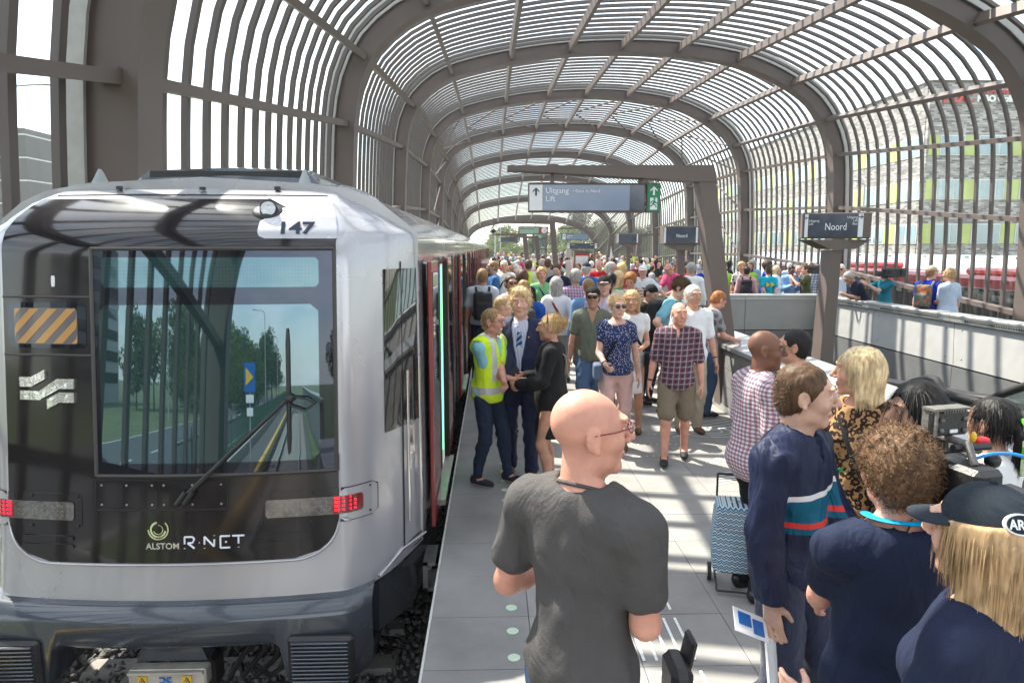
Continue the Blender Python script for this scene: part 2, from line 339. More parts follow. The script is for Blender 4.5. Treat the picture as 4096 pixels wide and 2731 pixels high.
# ballast stones: real stones scattered
def stones(name,x0,x1,y0,y1,z,n,s0,s1,m,parent=None,lab=None):
    base=[]
    for q in range(6):
        pts=rng.normal(size=(12,3)); pts/=np.linalg.norm(pts,axis=1)[:,None]; pts*=np.array([1,.8,.6])*rng.uniform(.75,1.15,(12,1))
        import bmesh
        bm=bmesh.new(); [bm.verts.new(p) for p in pts]; bmesh.ops.convex_hull(bm,input=bm.verts[:]); bm.verts.ensure_lookup_table()
        loose=[v for v in bm.verts if not v.link_faces]; bmesh.ops.delete(bm,geom=loose,context='VERTS'); bmesh.ops.triangulate(bm,faces=bm.faces[:])
        bm.verts.index_update(); base.append((np.array([v.co[:] for v in bm.verts]),np.array([[v.index for v in f.verts] for f in bm.faces]))); bm.free()
    Vs=[];Fs=[];off=0
    for q,(bv,bf) in enumerate(base):
        k=n//6; P=np.stack([rng.uniform(x0,x1,k),rng.uniform(y0,y1,k),z+rng.uniform(-.03,.03,k)],1); s=rng.uniform(s0,s1,k)
        a=rng.normal(size=(k,4)); a/=np.linalg.norm(a,axis=1)[:,None]; w,x,y,zz=a.T
        R=np.stack([1-2*(y*y+zz*zz),2*(x*y-zz*w),2*(x*zz+y*w),2*(x*y+zz*w),1-2*(x*x+zz*zz),2*(y*zz-x*w),2*(x*zz-y*w),2*(y*zz+x*w),1-2*(x*x+y*y)],1).reshape(k,3,3)
        V=np.einsum('kij,vj->kvi',R,bv)*s[:,None,None]+P[:,None,:]
        F=bf[None]+(np.arange(k)*len(bv))[:,None,None]+off; off+=k*len(bv); Vs.append(V.reshape(-1,3)); Fs.append(F.reshape(-1,3))
    return link(name,npmesh(name,np.concatenate(Vs),np.concatenate(Fs),m,False),parent,kind='stuff')
stones('ballast',-5.3,-.43,2.6,9.5,-1.165,10500,.026,.046,STONE)
stones('ballast',-1.0,-.43,9.5,34,-1.165,3600,.028,.048,STONE)
# ---------------------------------------------------------------- canopy
PROF=[(-3.98,-3.0),(-3.90,0),(-3.84,3.0),(-3.80,4.6),(-3.72,6.3),(-3.60,7.6),(-3.28,8.6),(-2.70,9.36),(-1.62,10.03),(.43,10.56),(2.81,10.93),(5.54,11.08),(7.97,11.01),(10.48,10.63),(12.18,10.03),(13.70,9.1),(14.50,8.05),(14.92,6.85),(15.08,4.6),(15.15,3.0),(15.2,0),(15.28,-3.0)]
def catmull(P,k=8):
    P=[np.array(p,float) for p in P]; P=[2*P[0]-P[1]]+P+[2*P[-1]-P[-2]]; out=[]
    for i in range(1,len(P)-2):
        for t in np.linspace(0,1,k,endpoint=False):
            a,b,c,d=P[i-1:i+3]; out.append(.5*(2*b+(c-a)*t+(2*a-5*b+4*c-d)*t*t+(3*b-a-3*c+d)*t**3))
    out.append(P[-2]); return np.array(out)
pc=catmull(PROF,5); dl=np.r_[0,np.cumsum(np.linalg.norm(np.diff(pc,axis=0),axis=1))]
def resample(n): 
    s=np.linspace(0,dl[-1],n); return np.stack([np.interp(s,dl,pc[:,0]),np.interp(s,dl,pc[:,1])],1)
PC=resample(84)
def normals(P):
    t=np.gradient(P,axis=0); t/=np.linalg.norm(t,axis=1)[:,None]; return np.stack([-t[:,1],t[:,0]],1)  # outward (left going up => -x)
NR=normals(PC)
def koff(y): k=(y-7.7)/11.4; return -.25*(k-3.5)**2
def sweep(o0,o1,y0,y1,P=PC,Nn=NR,zs=0):
    """closed box section swept round the profile between radial offsets o0,o1"""
    b=MB(); n=len(P); a=P+Nn*o0; c=P+Nn*o1
    V=[]
    for q,y in((a,y0),(c,y0),(c,y1),(a,y1)): V+=[(p[0],y,p[1]+zs) for p in q]
    F=[]
    for s in range(4):
        u=s*n; w=((s+1)%4)*n
        for i in range(n-1): F.append((u+i,w+i,w+i+1,u+i+1))
    F+=[(0,3*n,2*n,n),(n-1,2*n-1,3*n-1,4*n-1)]
    return b.add(V,F)
canopy=thing('station_canopy','vaulted umber steel and glass canopy over the platform and train','station canopy',(0,0,0))
ribm=sweep(-.03,.80,-.27,.27); rib_me=ribm.mesh('arch_rib',STEEL)
RY=[7.7+11.4*k for k in range(-1,9)]
for k,y in enumerate(RY):
    o=link('arch_rib',rib_me,canopy,(0,y,koff(y))); smooth_by_angle(o,30)
# flange lips on each rib (thin proud edge)
# curved bars, two leaves with a groove
bm_=sweep(.47,.545,-.058,.058); 
b2=sweep(.545,.57,-.028,.028); bm_.add(b2.v,b2.f)
bar_me=bm_.mesh('curved_bar',STEEL2)
for k in range(9):
    for i in range(1,16):
        y=RY[k]+11.4*i/16; o=link('curved_bar',bar_me,canopy,(0,y,koff(y)))
        if k==0 and i==1: smooth_by_angle(o,30)
# glass sheets between the ribs
PG=resample(40); NG=normals(PG)
for k in range(9):
    ya,yb=RY[k]+.26,RY[k+1]-.26; g=PG+NG*.69; rows=[]
    for y in np.linspace(ya,yb,9): rows.append([(p[0],y,p[1]+koff(y)) for p in g])
    o=obj('glass_pane',MB().grid(rows),CANOPYGLASS,canopy,smooth=True)
# purlins
PUR=[(-3.86,2.0),(-3.80,4.6),(-3.66,7.1),(-3.15,8.82),(-1.62,10.03),(.70,10.6),(3.1,10.96),(5.5,11.08),(8.1,11.0),(10.5,10.62),(12.9,9.65),(14.45,8.2),(14.92,6.95),(15.08,4.56),(15.17,2.0)]
def nearest(p):
    i=int(np.argmin(np.hypot(pc[:,0]-p[0],pc[:,1]-p[1]))); i=min(max(i,1),len(pc)-2); t=pc[i+1]-pc[i-1]; t/=np.linalg.norm(t); return pc[i],np.array([-t[1],t[0]])
def beam(b,p,q,w,h,up,mi=0):
    p=Vector(p);q=Vector(q);t=(q-p).normalized();u=Vector(up);u=(u-t*u.dot(t)).normalized();s=t.cross(u)
    V=[p+s*a*w/2+u*c*h/2 for a,c in((-1,-1),(1,-1),(1,1),(-1,1))]+[q+s*a*w/2+u*c*h/2 for a,c in((-1,-1),(1,-1),(1,1),(-1,1))]
    return b.add(V,[(3,2,1,0),(4,5,6,7),(0,1,5,4),(1,2,6,5),(2,3,7,6),(3,0,4,7)],mi)
for k in range(9):
    for p in PUR:
        c,n=nearest(p); c=c+n*.25; ya,yb=RY[k]+.2,RY[k+1]-.2; za,zb=koff(ya),koff(yb); b=MB()
        beam(b,(c[0],ya,c[1]+za),(c[0],yb,c[1]+zb),.14,.32 if abs(n[0])<.9 else .24,(n[0],0,n[1]))
        for ye,s in((ya,1),(yb,-1)):
            z=koff(ye); cc=c-n*0.02
            beam(b,(cc[0],ye-s*.12,cc[1]+z),(cc[0],ye+s*.16,cc[1]+z),.15,.20,(n[0],0,n[1]))
        obj('purlin',b,STEEL,canopy)
# bracing rods in bay 3-4 (and the end bays)
for k in(4,):
    for a,b_ in zip(PUR[:-1],PUR[1:]):
        ca,na=nearest(a);cb,nb=nearest(b_); ca=ca+na*.2;cb=cb+nb*.2
        y0,y1=RY[k]+.2,RY[k+1]-.2;ym=(y0+y1)/2
        for (P,Q) in(((ca,ym),(cb,y0)),((ca,ym),(cb,y1))):
            bb=MB().tube([(P[0][0],P[1],P[0][1]+koff(P[1])),(Q[0][0],Q[1],Q[0][1]+koff(Q[1]))],.05,6); obj('brace',bb,STEEL,canopy)
# pale outer gutter plates next to each rib
for k in range(1,9):
    y=RY[k-1]+.5; g=sweep(.74,.80,-.2,.2); 
GUT=mat('pale_gutter',(.36,.35,.33),.5,.2,var=.1)
gme=sweep(.47,.80,-.025,.025).mesh('gutter_plate',GUT)
for k in range(9): link('gutter_plate',gme,canopy,(0,RY[k]-.34,koff(RY[k]-.34)))
# ---------------------------------------------------------------- escalator pit
def quadbox(b,P,n,th,mi=0):
    """P four corner points of a panel, n outward, thickness th"""
    n=Vector(n).normalized(); A=[Vector(p) for p in P]; Bk=[p-n*th for p in A]
    b.add(A+Bk,[(0,1,2,3),(7,6,5,4),(0,4,5,1),(1,5,6,2),(2,6,7,3),(3,7,4,0)],mi); return b
pit=thing('escalator_pit','deep rectangular escalator well lined with dark cladding right of the walkway','escalator well',(0,0,0))
b=MB(); b.box((hx0+.02-.06,(hy0+hy1)/2,-2.2),(.08,hy1-hy0,4.2)); b.box((hx1+.03,(hy0+hy1)/2,-2.2),(.08,hy1-hy0,4.2)); b.box(((hx0+hx1)/2,hy1+.0,-2.2),(hx1-hx0,.08,4.2)); b.box(((hx0+hx1)/2,(hy0+hy1)/2,-4.2),(hx1-hx0,hy1-hy0,.1))
obj('lining',b,PANELD,pit)
# right parapet (X~8.6): sloping clad face towards the pit
DK=mat('shadow_gap',(.01,.01,.01),.8,var=0)
rp=thing('parapet_wall','long light grey panelled parapet on the right side of the escalator well','parapet')
ys=[-1.0,1.6,4.3,7.0,9.7,12.4,15.1,17.7]
for a,c in zip(ys[:-1],ys[1:]):
    b=MB(); sh=-.35
    quadbox(b,[(8.40,a+.006+sh,.17),(8.40,c-.006+sh,.17),(8.60,c-.006,.93),(8.60,a+.006,.93)],(-1,0,.25),.03); 
    for yy in(a+.22,c-.22):
        for zz,xx in((.80,8.565),(.30,8.434)): b.sphere((xx-.004,yy+sh*(.93-zz)/.76,zz),.014,8,5)
    obj('cladding_panel',b,PANEL,rp)
    b=MB().box((8.66,(a+c)/2,1.045),(.34,c-a-.008,.06),bev=.012).box((8.52,(a+c)/2,.985),(.03,c-a-.008,.10)); obj('coping',b,ALU,rp)
    b=MB(); [b.box((8.502,a+.35+i*.055,.975),(.006,.03,.035)) for i in range(int((c-a-.7)/.055))]; obj('vent_slots',b,DK,rp)
    b=MB(); quadbox(b,[(8.30,a+.006+sh*1.3,-.5),(8.30,c-.006+sh*1.3,-.5),(8.385,c-.006+sh,.145),(8.385,a+.006+sh,.145)],(-1,0,.12),.03); obj('lower_panel',b,PANELD,rp)
b=MB().box((8.72,8.35,.5),(.12,18.7,1.0)); obj('core',b,DK,rp)
b=MB().box((8.79,8.35,.5),(.02,18.7,1.0)); obj('back_face',b,PANEL,rp)
# end parapet (Y~17.7)
ep=thing('parapet_wall','light grey parapet across the far end of the escalator well','parapet')
xs=[3.45,5.05,6.55,8.30,8.6]
xs=[3.45,5.0,6.62,8.58]
for a,c in zip(xs[:-1],xs[1:]):
    b=MB().box(((a+c)/2,17.66,.555),(c-a-.012,.03,.80))
    for x in(a+.13,c-.13,(a+c)/2):
        for z in(.88,.24): b.sphere((x,17.643,z),.014,8,5)
    obj('cladding_panel',b,PANEL,ep)
    obj('coping',MB().box(((a+c)/2,17.78,1.05),(c-a-.006,.40,.06),bev=.012).box(((a+c)/2,17.64,.99),(c-a-.006,.03,.08)),ALU,ep)
    obj('lower_panel',MB().box(((a+c)/2,17.66,-.2),(c-a-.012,.03,.66)),PANELD,ep)
obj('core',MB().box((6.0,17.80,.5),(5.2,.2,1.0)),DK,ep)
# left parapet (X~3.45): stone-like tiles towards the walkway, steel coping
LTILE=mat('parapet_tile',(.21,.205,.20),.75,var=.12,vs=10,bump=.15,bs=120)
lp=thing('parapet_wall','parapet between walkway and escalator well with wide brushed metal coping','parapet')
yl=[-1.0+1.44*i for i in range(14)]
for a,c in zip(yl[:-1],yl[1:]):
    obj('coping',MB().prism([(3.22,.955),(3.22,.90),(3.74,.90),(3.74,1.02),(3.70,1.035)],a+.003,c-.003,M=Matrix(((1,0,0,0),(0,0,1,0),(0,1,0,0),(0,0,0,1)))),ALU,lp)
    for z0,z1 in((.10,.36),(.36,.62),(.62,.88)):
        obj('tile',MB().box((3.275,(a+c)/2,(z0+z1)/2),(.02,c-a-.008,z1-z0-.008)),LTILE,lp)
    obj('skirting',MB().box((3.27,(a+c)/2,.05),(.03,c-a-.004,.095)),ALU,lp)
obj('core',MB().box((3.45,7.3,.44),(.32,16.6,.9)),PANELD,lp)
# escalator balustrade in the well
for x,lb in((4.35,'nearer'),(5.65,'farther')):
    e=thing('escalator_balustrade','glass escalator balustrade with black handrail, %s one inside the well'%('left' if x<5 else 'right'),'balustrade')
    pth=[(x,4.3,.25),(x,4.2,.55),(x,4.35,.82),(x,4.75,.92),(x,6.2,.90),(x,7.2,.72),(x,12.5,-2.4)]
    pts=catmull([p[1:] for p in pth],6); obj('handrail',MB().tube([(x,p[0],p[1]) for p in pts],.045,10),RUBBER,e,smooth=True)
    obj('glass',MB().prism([(4.35,-.1)]+[(p[0],p[1]-.05) for p in pts[3:]]+[(12.5,-3.6),(7,-.4)],-.006,.006,M=Matrix(((0,0,1,x),(1,0,0,0),(0,1,0,0),(0,0,0,1)))),glassmat('balustrade_glass',(.8,.9,.88),.1,.05),e)
    obj('skirt',MB().prism([(4.4,-.35),(7,-.35),(12.5,-3.8),(12.5,-3.2),(7,.1),(4.4,.1)],-.05,.05,M=Matrix(((0,0,1,x),(1,0,0,0),(0,1,0,0),(0,0,0,1)))),ALU,e)
# ---------------------------------------------------------------- sign posts
SIGNW=mat('sign_white',(.78,.79,.80),.3,var=.03); SIGNB=mat('sign_slate_blue',(.20,.26,.37),.18,var=.05,vs=3,coat=.4); SIGNG=mat('exit_green',(.0,.22,.09),.3,var=.05)
SIGND=mat('screen_dark',(.055,.065,.10),.12,var=.3,vs=4,coat=.5); SIGNR=mat('clock_red',(.42,.02,.025),.35,var=.05)
LCD=mat('lcd_green',(.30,.45,.33),.3,var=.1,vs=2); TW=mat('text_white',(.82,.83,.85),.5,var=0); TD=mat('text_dark',(.03,.05,.09),.5,var=0)
def xzprism(b,poly,y0,y1,mi=0,top=None): return b.prism(poly,y0,y1,mi,M=Matrix(((1,0,0,0),(0,0,1,0),(0,1,0,0),(0,0,0,1))),top=top)
def arrow(b,x,z,s,d,y,th=.004,mi=0):
    """arrow centred x,z size s pointing d (unit 2d)"""
    d=Vector(d);n=Vector((-d.y,d.x)); c=Vector((x,z)); w=s*.11
    def q(a,bb): p=c+d*a+n*bb; return (p.x,p.y)
    xzprism(b,[q(-.5*s,-w),q(.30*s,-w),q(.30*s,w),q(-.5*s,w)],y-th,y,mi)
    xzprism(b,[q(.5*s,0),q(.08*s,.42*s),q(-.08*s,.42*s),q(.30*s,0)],y-th*1.5,y,mi); xzprism(b,[q(.5*s,0),q(.30*s,0),q(-.08*s,-.42*s),q(.08*s,-.42*s)],y-th*1.5,y,mi)
def runman(b,x,z,s,y,mi=0):
    xzprism(b,[(x+.05*s+.09*s*math.cos(a),z+.38*s+.09*s*math.sin(a)) for a in np.linspace(0,2*PI,12,endpoint=False)],y-.005,y,mi)
    for P in([(.02,.27),(-.10,.02),(.04,-.02),(.14,.24)],[(-.08,.04),(-.02,-.02),(.20,-.10),(.24,-.30),(.17,-.31),(.13,-.14),(-.05,-.08)],[(-.06,.02),(-.14,-.20),(-.36,-.24),(-.36,-.17),(-.18,-.13),(-.12,.03)],[(.0,.28),(-.22,.20),(-.28,.02),(-.22,.0),(-.16,.14),(.02,.2)],[(.10,.24),(.22,.08),(.36,.14),(.38,.08),(.20,.0),(.06,.16)]):
        xzprism(b,[(x+a*s,z+c*s) for a,c in P],y-.005,y,mi)
def exitbox(root,x,z,w,h,y,flip=False,parentname='exit_sign'):
    b=MB(); b.box((x,y+.04,z),(w,.09,h),mi=0); o=obj('exit_panel',MB().box((x,y-.008,z),(w*.84,.012,h*.9)),SIGNG,root)
    obj('case',b,STEEL,root); a=MB(); arrow(a,x,z+h*.24*(1 if not flip else -1),h*.30,(0,-1) if flip else (0,1),y-.016); zz=z-h*.20*(1 if not flip else -1)
    xzprism(a,[(x-w*.26,zz-h*.2),(x+w*.26,zz-h*.2),(x+w*.26,zz+h*.2),(x-w*.26,zz+h*.2)],y-.018,y-.0142)
    obj('symbol',a,TW,root); a=MB(); runman(a,x,zz,h*.42,y-.02); obj('running_figure',a,SIGNG,root)
# main leaning gantry
g1=thing('sign_gantry','big leaning umber steel frame carrying the long Uitgang sign over the walkway','sign gantry')
b=MB(); YG=9.6
xzprism(b,[(3.26,-.0),(3.50,-.0),(3.43,.98),(3.06,3.20),(2.83,3.20),(3.18,.95)],YG-.14,YG+.14); 
obj('post',b,STEEL,g1)
b=MB(); xzprism(b,[(3.062,3.19),(2.83,3.19),(.21,3.335),(.21,3.395),(3.03,3.41)],YG-.15,YG+.15); obj('beam',b,STEEL,g1)
b=MB(); 
for x in(.83,2.05): b.box((x,YG,3.24),(.05,.09,.16)); b.box((x,YG,3.41),(.16,.08,.02))
obj('hanger',b,STEEL,g1)
sg=thing('direction_sign','long grey blue sign reading Uitgang and Lift hanging from the leaning frame','sign')
b=MB().box((1.31,YG+.03,2.975),(1.62,.14,.40),bev=.01); obj('case',b,STEEL,sg)
obj('panel',MB().box((1.40,YG-.046,2.975),(1.40,.012,.345)),SIGNB,sg); obj('arrow_panel',MB().box((.605,YG-.046,2.975),(.18,.012,.345)),SIGNW,sg)
obj('dark_screen',MB().box((2.0,YG-.049,2.975),(.20,.014,.345)),SIGND,sg)
a=MB(); arrow(a,.605,3.055,.11,(0,1),YG-.054); obj('arrow',a,TD,sg)
text('Uitgang',.105,FACE((.735,YG-.056,3.035)),TW,sg); text('Lift',.105,FACE((.735,YG-.056,2.925)),TW,sg); text('• Gare du Nord',.058,FACE((1.11,YG-.056,3.045)),TW,sg)
ex=thing('exit_sign','green emergency exit sign at the right end of the long Uitgang sign','exit sign'); exitbox(ex,2.235,2.975,.19,.40,YG-.03)
obj('bracket',MB().box((2.13,YG,3.07),(.05,.03,.03)).box((2.13,YG,2.88),(.05,.03,.03)),STEEL,ex)
# V-foot post with the Noord sign box, standing in the well
g2=thing('sign_post','umber steel post rising from the escalator well under the Noord sign','sign post')
YN=11.0
b=MB(); xzprism(b,[(5.33,.25),(5.55,.25),(5.58,2.25),(5.40,2.25)],YN-.16,YN+.16); obj('post',b,STEEL,g2)
b=MB(); b.add([(p[0],p[1],p[2]) for p in [(5.33,YN-.16,.3),(5.55,YN-.16,.3),(5.62,YN-.16,-.12),(5.30,YN-.16,-.12),(5.33,YN+.16,.3),(5.55,YN+.16,.3),(5.62,YN+.16,-.12),(5.30,YN+.16,-.12)]],[(0,1,2,3),(7,6,5,4),(0,4,5,1),(1,5,6,2),(2,6,7,3),(3,7,4,0)])
obj('foot',b,STEEL,g2)
b=MB(); beam(b,(5.32,YN,.10),(3.5,YN+.2,-.15),.30,.30,(0,0,1)); beam(b,(5.62,YN,.10),(8.4,YN-3.1,-.05),.30,.34,(0,0,1)); obj('cross_beam',b,STEEL,g2)
b=MB(); xzprism(b,[(5.36,2.27),(5.76,2.27),(6.02,2.42),(5.02,2.42)],YN-.22,YN+.22); obj('head',b,STEEL,g2)
ns=thing('station_name_sign','dark sign box reading Noord on the post in the escalator well','sign')
MN=Matrix.Rotation(math.radians(-20),4,'Z'); MN.translation=Vector((5.52,YN,2.64))
ns.matrix_world=MN
obj('case',MB().box((0,0,.0),(1.00,.42,.40),bev=.01),STEEL,ns); obj('panel',MB().box((-.06,-.214,0),(.82,.01,.36)),SIGND,ns)
obj('side_panel',MB().box((.345,-.216,0),(.07,.01,.36)).box((-.44,-.216,0),(.05,.01,.36)),SIGNW,ns)
text('Noord',.16,FACE((-.17,-.222,-.07)),TW,ns,sx=.72); text('Uitgang\nLift',.05,FACE((-.405,-.222,.06)),TW,ns); text('Uitgang\nLift\nBus',.05,FACE((.30,-.222,.11)),TW,ns,align='RIGHT')
a=MB(); arrow(a,.345,.13,.07,(1,0),-.222); arrow(a,-.44,.12,.05,(-1,0),-.222); obj('arrow',a,TD,ns)
# farther posts of the same family
def post_sign(x,y,h,box,kind,lab,tx=None,nm='sign_post'):
    g=thing(nm,lab,'sign post')
    b=MB(); xzprism(b,[(x-.08,0),(x+.08,0),(x+.09,h),(x-.08,h)],y-.10,y+.10); obj('post',b,STEEL,g)
    b=MB(); xzprism(b,[(x-.12,h-.0),(x+.14,h-.0),(x+.42,h+.16),(x-.45,h+.16)],y-.2,y+.2); obj('head',b,STEEL,g)
    obj('case',MB().box((x+.02,y,h+.16+box/2),(1.05,.5,box),bev=.01),STEEL,g); obj('screen',MB().box((x-.08,y-.256,h+.16+box/2),(.78,.012,box*.86)),SIGND,g)
    obj('screen_frame',MB().box((x+.335,y-.256,h+.16+box/2),(.05,.012,box*.86)).box((x-.49,y-.256,h+.16+box/2),(.04,.012,box*.86)),SIGNW,g)
    if tx: text(tx,.13,FACE((x-.2,y-.266,h+.33)),TW,g,sx=.8)
    return g
post_sign(4.95,17.95,2.22,.46,0,'grey post with dark screen box behind the far end of the well','Noord')
post_sign(5.85,29.5,2.3,.42,0,'slimmer grey post with screen box farther down the platform')
def gantry(xp,xq,y,z,lab,lean=.25,w=.2):
    g=thing('sign_gantry',lab,'sign gantry'); s=1 if xq<xp else -1
    b=MB(); xzprism(b,[(xp,0),(xp+s*w,0),(xp-s*lean+s*w*.8,z),(xp-s*lean-s*.05,z)],y-.10,y+.10); obj('post',b,STEEL,g)
    b=MB(); xzprism(b,[(xp-s*lean+s*w*.8,z),(xq,z+.05),(xq,z+.11),(xp-s*lean+s*w*.8,z+.13)],y-.11,y+.11); obj('beam',b,STEEL,g); return g
gantry(2.55,.03,27,3.18,'second leaning frame, with the welcome display and red clock beneath')
dsp=thing('departure_display','green departure display reading Welkom op lijn 52 with red clock beside','display')
obj('case',MB().box((1.45,27,2.95),(.86,.2,.31)).box((1.2,27,3.15),(.03,.04,.09)).box((1.7,27,3.15),(.03,.04,.09)),STEEL,dsp)
obj('screen',MB().box((1.44,26.892,2.945),(.76,.012,.23)),LCD,dsp); text('Welkom op lijn 52!',.075,FACE((1.08,26.884,2.99)),TD,dsp)
ck=thing('platform_clock','red platform clock with white face right of the welcome display','clock')
obj('case',MB().box((2.53,27,2.86),(.50,.2,.47)),SIGNR,ck); b=MB(); xzprism(b,[(2.53+.19*math.cos(a),2.86+.19*math.sin(a)) for a in np.linspace(0,2*PI,32,endpoint=False)],26.885,26.9); obj('face',b,SIGNW,ck)
b=MB(); 
for k in range(12):
    a=k*PI/6; c=Vector((2.53+.155*math.cos(a),26.882,2.86+.155*math.sin(a))); xzprism(b,[(c.x-.008,c.z-.008),(c.x+.008,c.z-.008),(c.x+.008,c.z+.008),(c.x-.008,c.z+.008)],26.879,26.885)
beam(b,(2.53,26.88,2.86),(2.62,26.88,2.90),.012,.02,(0,1,0)); beam(b,(2.53,26.88,2.86),(2.63,26.88,2.75),.012,.014,(0,1,0)); obj('hands_and_marks',b,TD,ck)
ck.scale=(.6,1,.62); ck.location=(2.03-2.53*.6,0,2.95-2.86*.62)
gantry(1.75,0.0,33,2.82,'third leaning frame farther along, its beam over the left platform edge')
gantry(2.5,.9,36,2.75,'fourth leaning frame just behind the third one')
s3=thing('information_sign','dark patterned information sign with green exit end under the third frame','sign')
obj('case',MB().box((.73,33,2.66),(.90,.16,.23)),STEEL,s3); obj('panel',MB().box((.75,32.91,2.66),(.66,.012,.19)),SIGND,s3); obj('arrow_panel',MB().box((.35,32.91,2.66),(.10,.012,.19)),SIGNW,s3); exitbox(s3,1.26,2.66,.13,.24,32.94)
gantry(6.35,7.6,38,2.78,'far leaning frame whose short beam runs to the right')
gantry(8.4,10.6,40,2.95,'leaning frame near the right side with cctv camera on its beam')
s5=thing('direction_sign','grey direction sign reading Uitgang Bus in the far middle of the platform','sign')
obj('case',MB().box((4.15,34,2.62),(2.35,.16,.56)),STEEL,s5); obj('panel',MB().box((4.27,33.91,2.62),(2.02,.012,.5)),SIGNB,s5); obj('arrow_panel',MB().box((3.1,33.91,2.62),(.24,.012,.5)),SIGNW,s5)
text('Uitgang\nBus',.17,FACE((3.35,33.9,2.68)),TW,s5); a=MB(); arrow(a,3.1,2.7,.18,(0,-1),33.9); obj('arrow',a,TD,s5)
obj('hanger',MB().box((3.5,34,3.1),(.05,.05,.5)).box((4.9,34,3.1),(.05,.05,.5)).box((4.2,34,3.38),(3.4,.2,.14)),STEEL,s5)
e5=thing('exit_sign','green exit sign with downward arrow left of the Uitgang Bus sign','exit sign'); exitbox(e5,2.72,2.66,.30,.6,33.95,True)
for q_ in (s5,e5): q_.scale=(.54,1,.54); q_.location=(4.12-4.15*.54,0,2.81-2.62*.54)
e5.location=(3.35-2.72*.54,0,2.81-2.66*.54)
s6=thing('direction_sign','dark panorama sign reading Metro at both ends behind the parking pillar','sign')
obj('case',MB().box((4.6,30,1.93),(2.35,.16,.44)),STEEL,s6); obj('panel',MB().box((4.6,29.91,1.93),(1.9,.012,.38)),SIGND,s6); obj('arrow_panel',MB().box((3.53,29.91,1.93),(.18,.012,.38)).box((5.67,29.91,1.93),(.18,.012,.38)),SIGNW,s6)
text('Metro',.11,FACE((3.75,29.9,2.0)),TW,s6); text('Metro',.11,FACE((5.5,29.9,2.0)),TW,s6,align='RIGHT'); a=MB(); arrow(a,3.53,1.98,.13,(-1,0),29.9); arrow(a,5.67,1.98,.13,(1,0),29.9); obj('arrow',a,TD,s6)
obj('legs',MB().box((3.6,30,-.25),(.12,.12,3.9)).box((5.6,30,-.25),(.12,.12,3.9)),STEEL,s6)
s6.scale=(.56,1,.56); s6.location=(3.92-4.6*.56,0,2.355-1.93*.56)
kp=thing('information_board','white framed route map board under the Metro sign','notice board')
obj('frame',MB().box((4.7,31,1.0),(1.35,.12,2.0)),STEEL,kp); obj('map',MB().box((4.7,30.93,1.15),(1.1,.012,1.4)),SIGNW,kp); obj('map_header',MB().box((4.7,30.92,1.82),(1.1,.012,.08)),SIGNR,kp)
b=MB(); 
for k in range(5): 
    x=4.3+.18*k; b.tube([(x,30.915,.6),(x+.1,30.915,1.0+.1*k),(x-.05,30.915,1.6)],.008,4)
obj('map_lines',b,SIGNB,kp)
kp.scale=(.52,1,1.08); kp.location=(4.05-4.7*.52,0,0)
pk=thing('ticket_post','brushed steel ticket pillar standing in the crowd','ticket post'); b=MB().box((2.98,24,.82),(.38,.3,1.62),bev=.03); obj('body',b,ALU,pk); 
b=MB(); xzprism(b,[(2.80,1.70),(3.16,1.70),(3.16,1.86),(3.10,1.94),(2.86,1.94),(2.80,1.86)],23.84,24.16); obj('cap',b,GALV,pk)
pk.scale=(.46,.46,1.16); pk.location=(2.45-2.98*.46,22-24*.46,0)
bn=thing('litter_bin','grey steel litter bin with dark slot behind the far parapet','litter bin'); obj('body',MB().box((7.05,19.0,.58),(.62,.4,1.15),bev=.04),GALV,bn); obj('slot',MB().box((7.08,18.79,1.0),(.36,.02,.13)),BLACK,bn)
obj('hoop',MB().tube([(6.70,18.9,0),(6.70,18.9,1.12),(6.76,18.9,1.2),(6.9,18.9,1.22)],.02,8),ALU,bn)
tb=thing('ticket_machine','low steel ticket machine with sloped top by the right glass wall','ticket machine'); obj('body',MB().box((6.0,19.4,.56),(.85,.5,1.1),bev=.03),PANELD,tb); obj('lid',MB().box((6.0,19.35,1.16),(.9,.56,.07),bev=.02),ALU,tb)
# pale wedge-shaped windscreen walls in the middle distance
wd=thing('ramp_wall','low pale metal faced wall sloping behind the white-capped man','low wall')
b=MB().prism([(20.5,0),(27.5,0),(27.5,1.52),(20.5,1.25)],3.95,4.05,M=Matrix(((0,0,1,0),(1,0,0,0),(0,1,0,0),(0,0,0,1)))); 
b=MB(); b.add([(3.4,21.5,0),(6.6,19.3,0),(6.6,19.4,0),(3.4,21.6,0),(3.4,21.5,1.45),(6.6,19.3,1.13),(6.6,19.4,1.13),(3.4,21.6,1.45)],[(0,1,5,4),(2,3,7,6),(4,5,6,7),(1,2,6,5),(3,0,4,7),(0,3,2,1)]); obj('face',b,ALU,wd)
b=MB(); b.add([(3.38,21.45,1.45),(6.62,19.25,1.13),(6.62,19.5,1.13),(3.38,21.7,1.45),(3.38,21.45,1.50),(6.62,19.25,1.18),(6.62,19.5,1.18),(3.38,21.7,1.50)],[(0,1,5,4),(2,3,7,6),(4,5,6,7),(1,2,6,5),(3,0,4,7),(0,3,2,1)]); obj('coping',b,GALV,wd)
sl_=thing('pointed_flag','tall narrow white pointed flag among the crowd','flag'); b=MB(); b.add([(6.05,33,1.1),(6.75,33,1.1),(6.35,33,3.0),(6.05,33.03,1.1),(6.75,33.03,1.1),(6.35,33.03,3.0)],[(0,1,2),(5,4,3),(0,3,4,1),(1,4,5,2),(2,5,3,0)]); obj('cloth',b,mat('flag_cloth',(.7,.72,.7),.8),sl_); obj('pole',MB().tube([(6.33,33.05,0),(6.35,33.05,3.05)],.02,8),ALU,sl_)
sl_.scale=(.5,1,.76); sl_.location=(5.75-6.4*.5,0,.02)
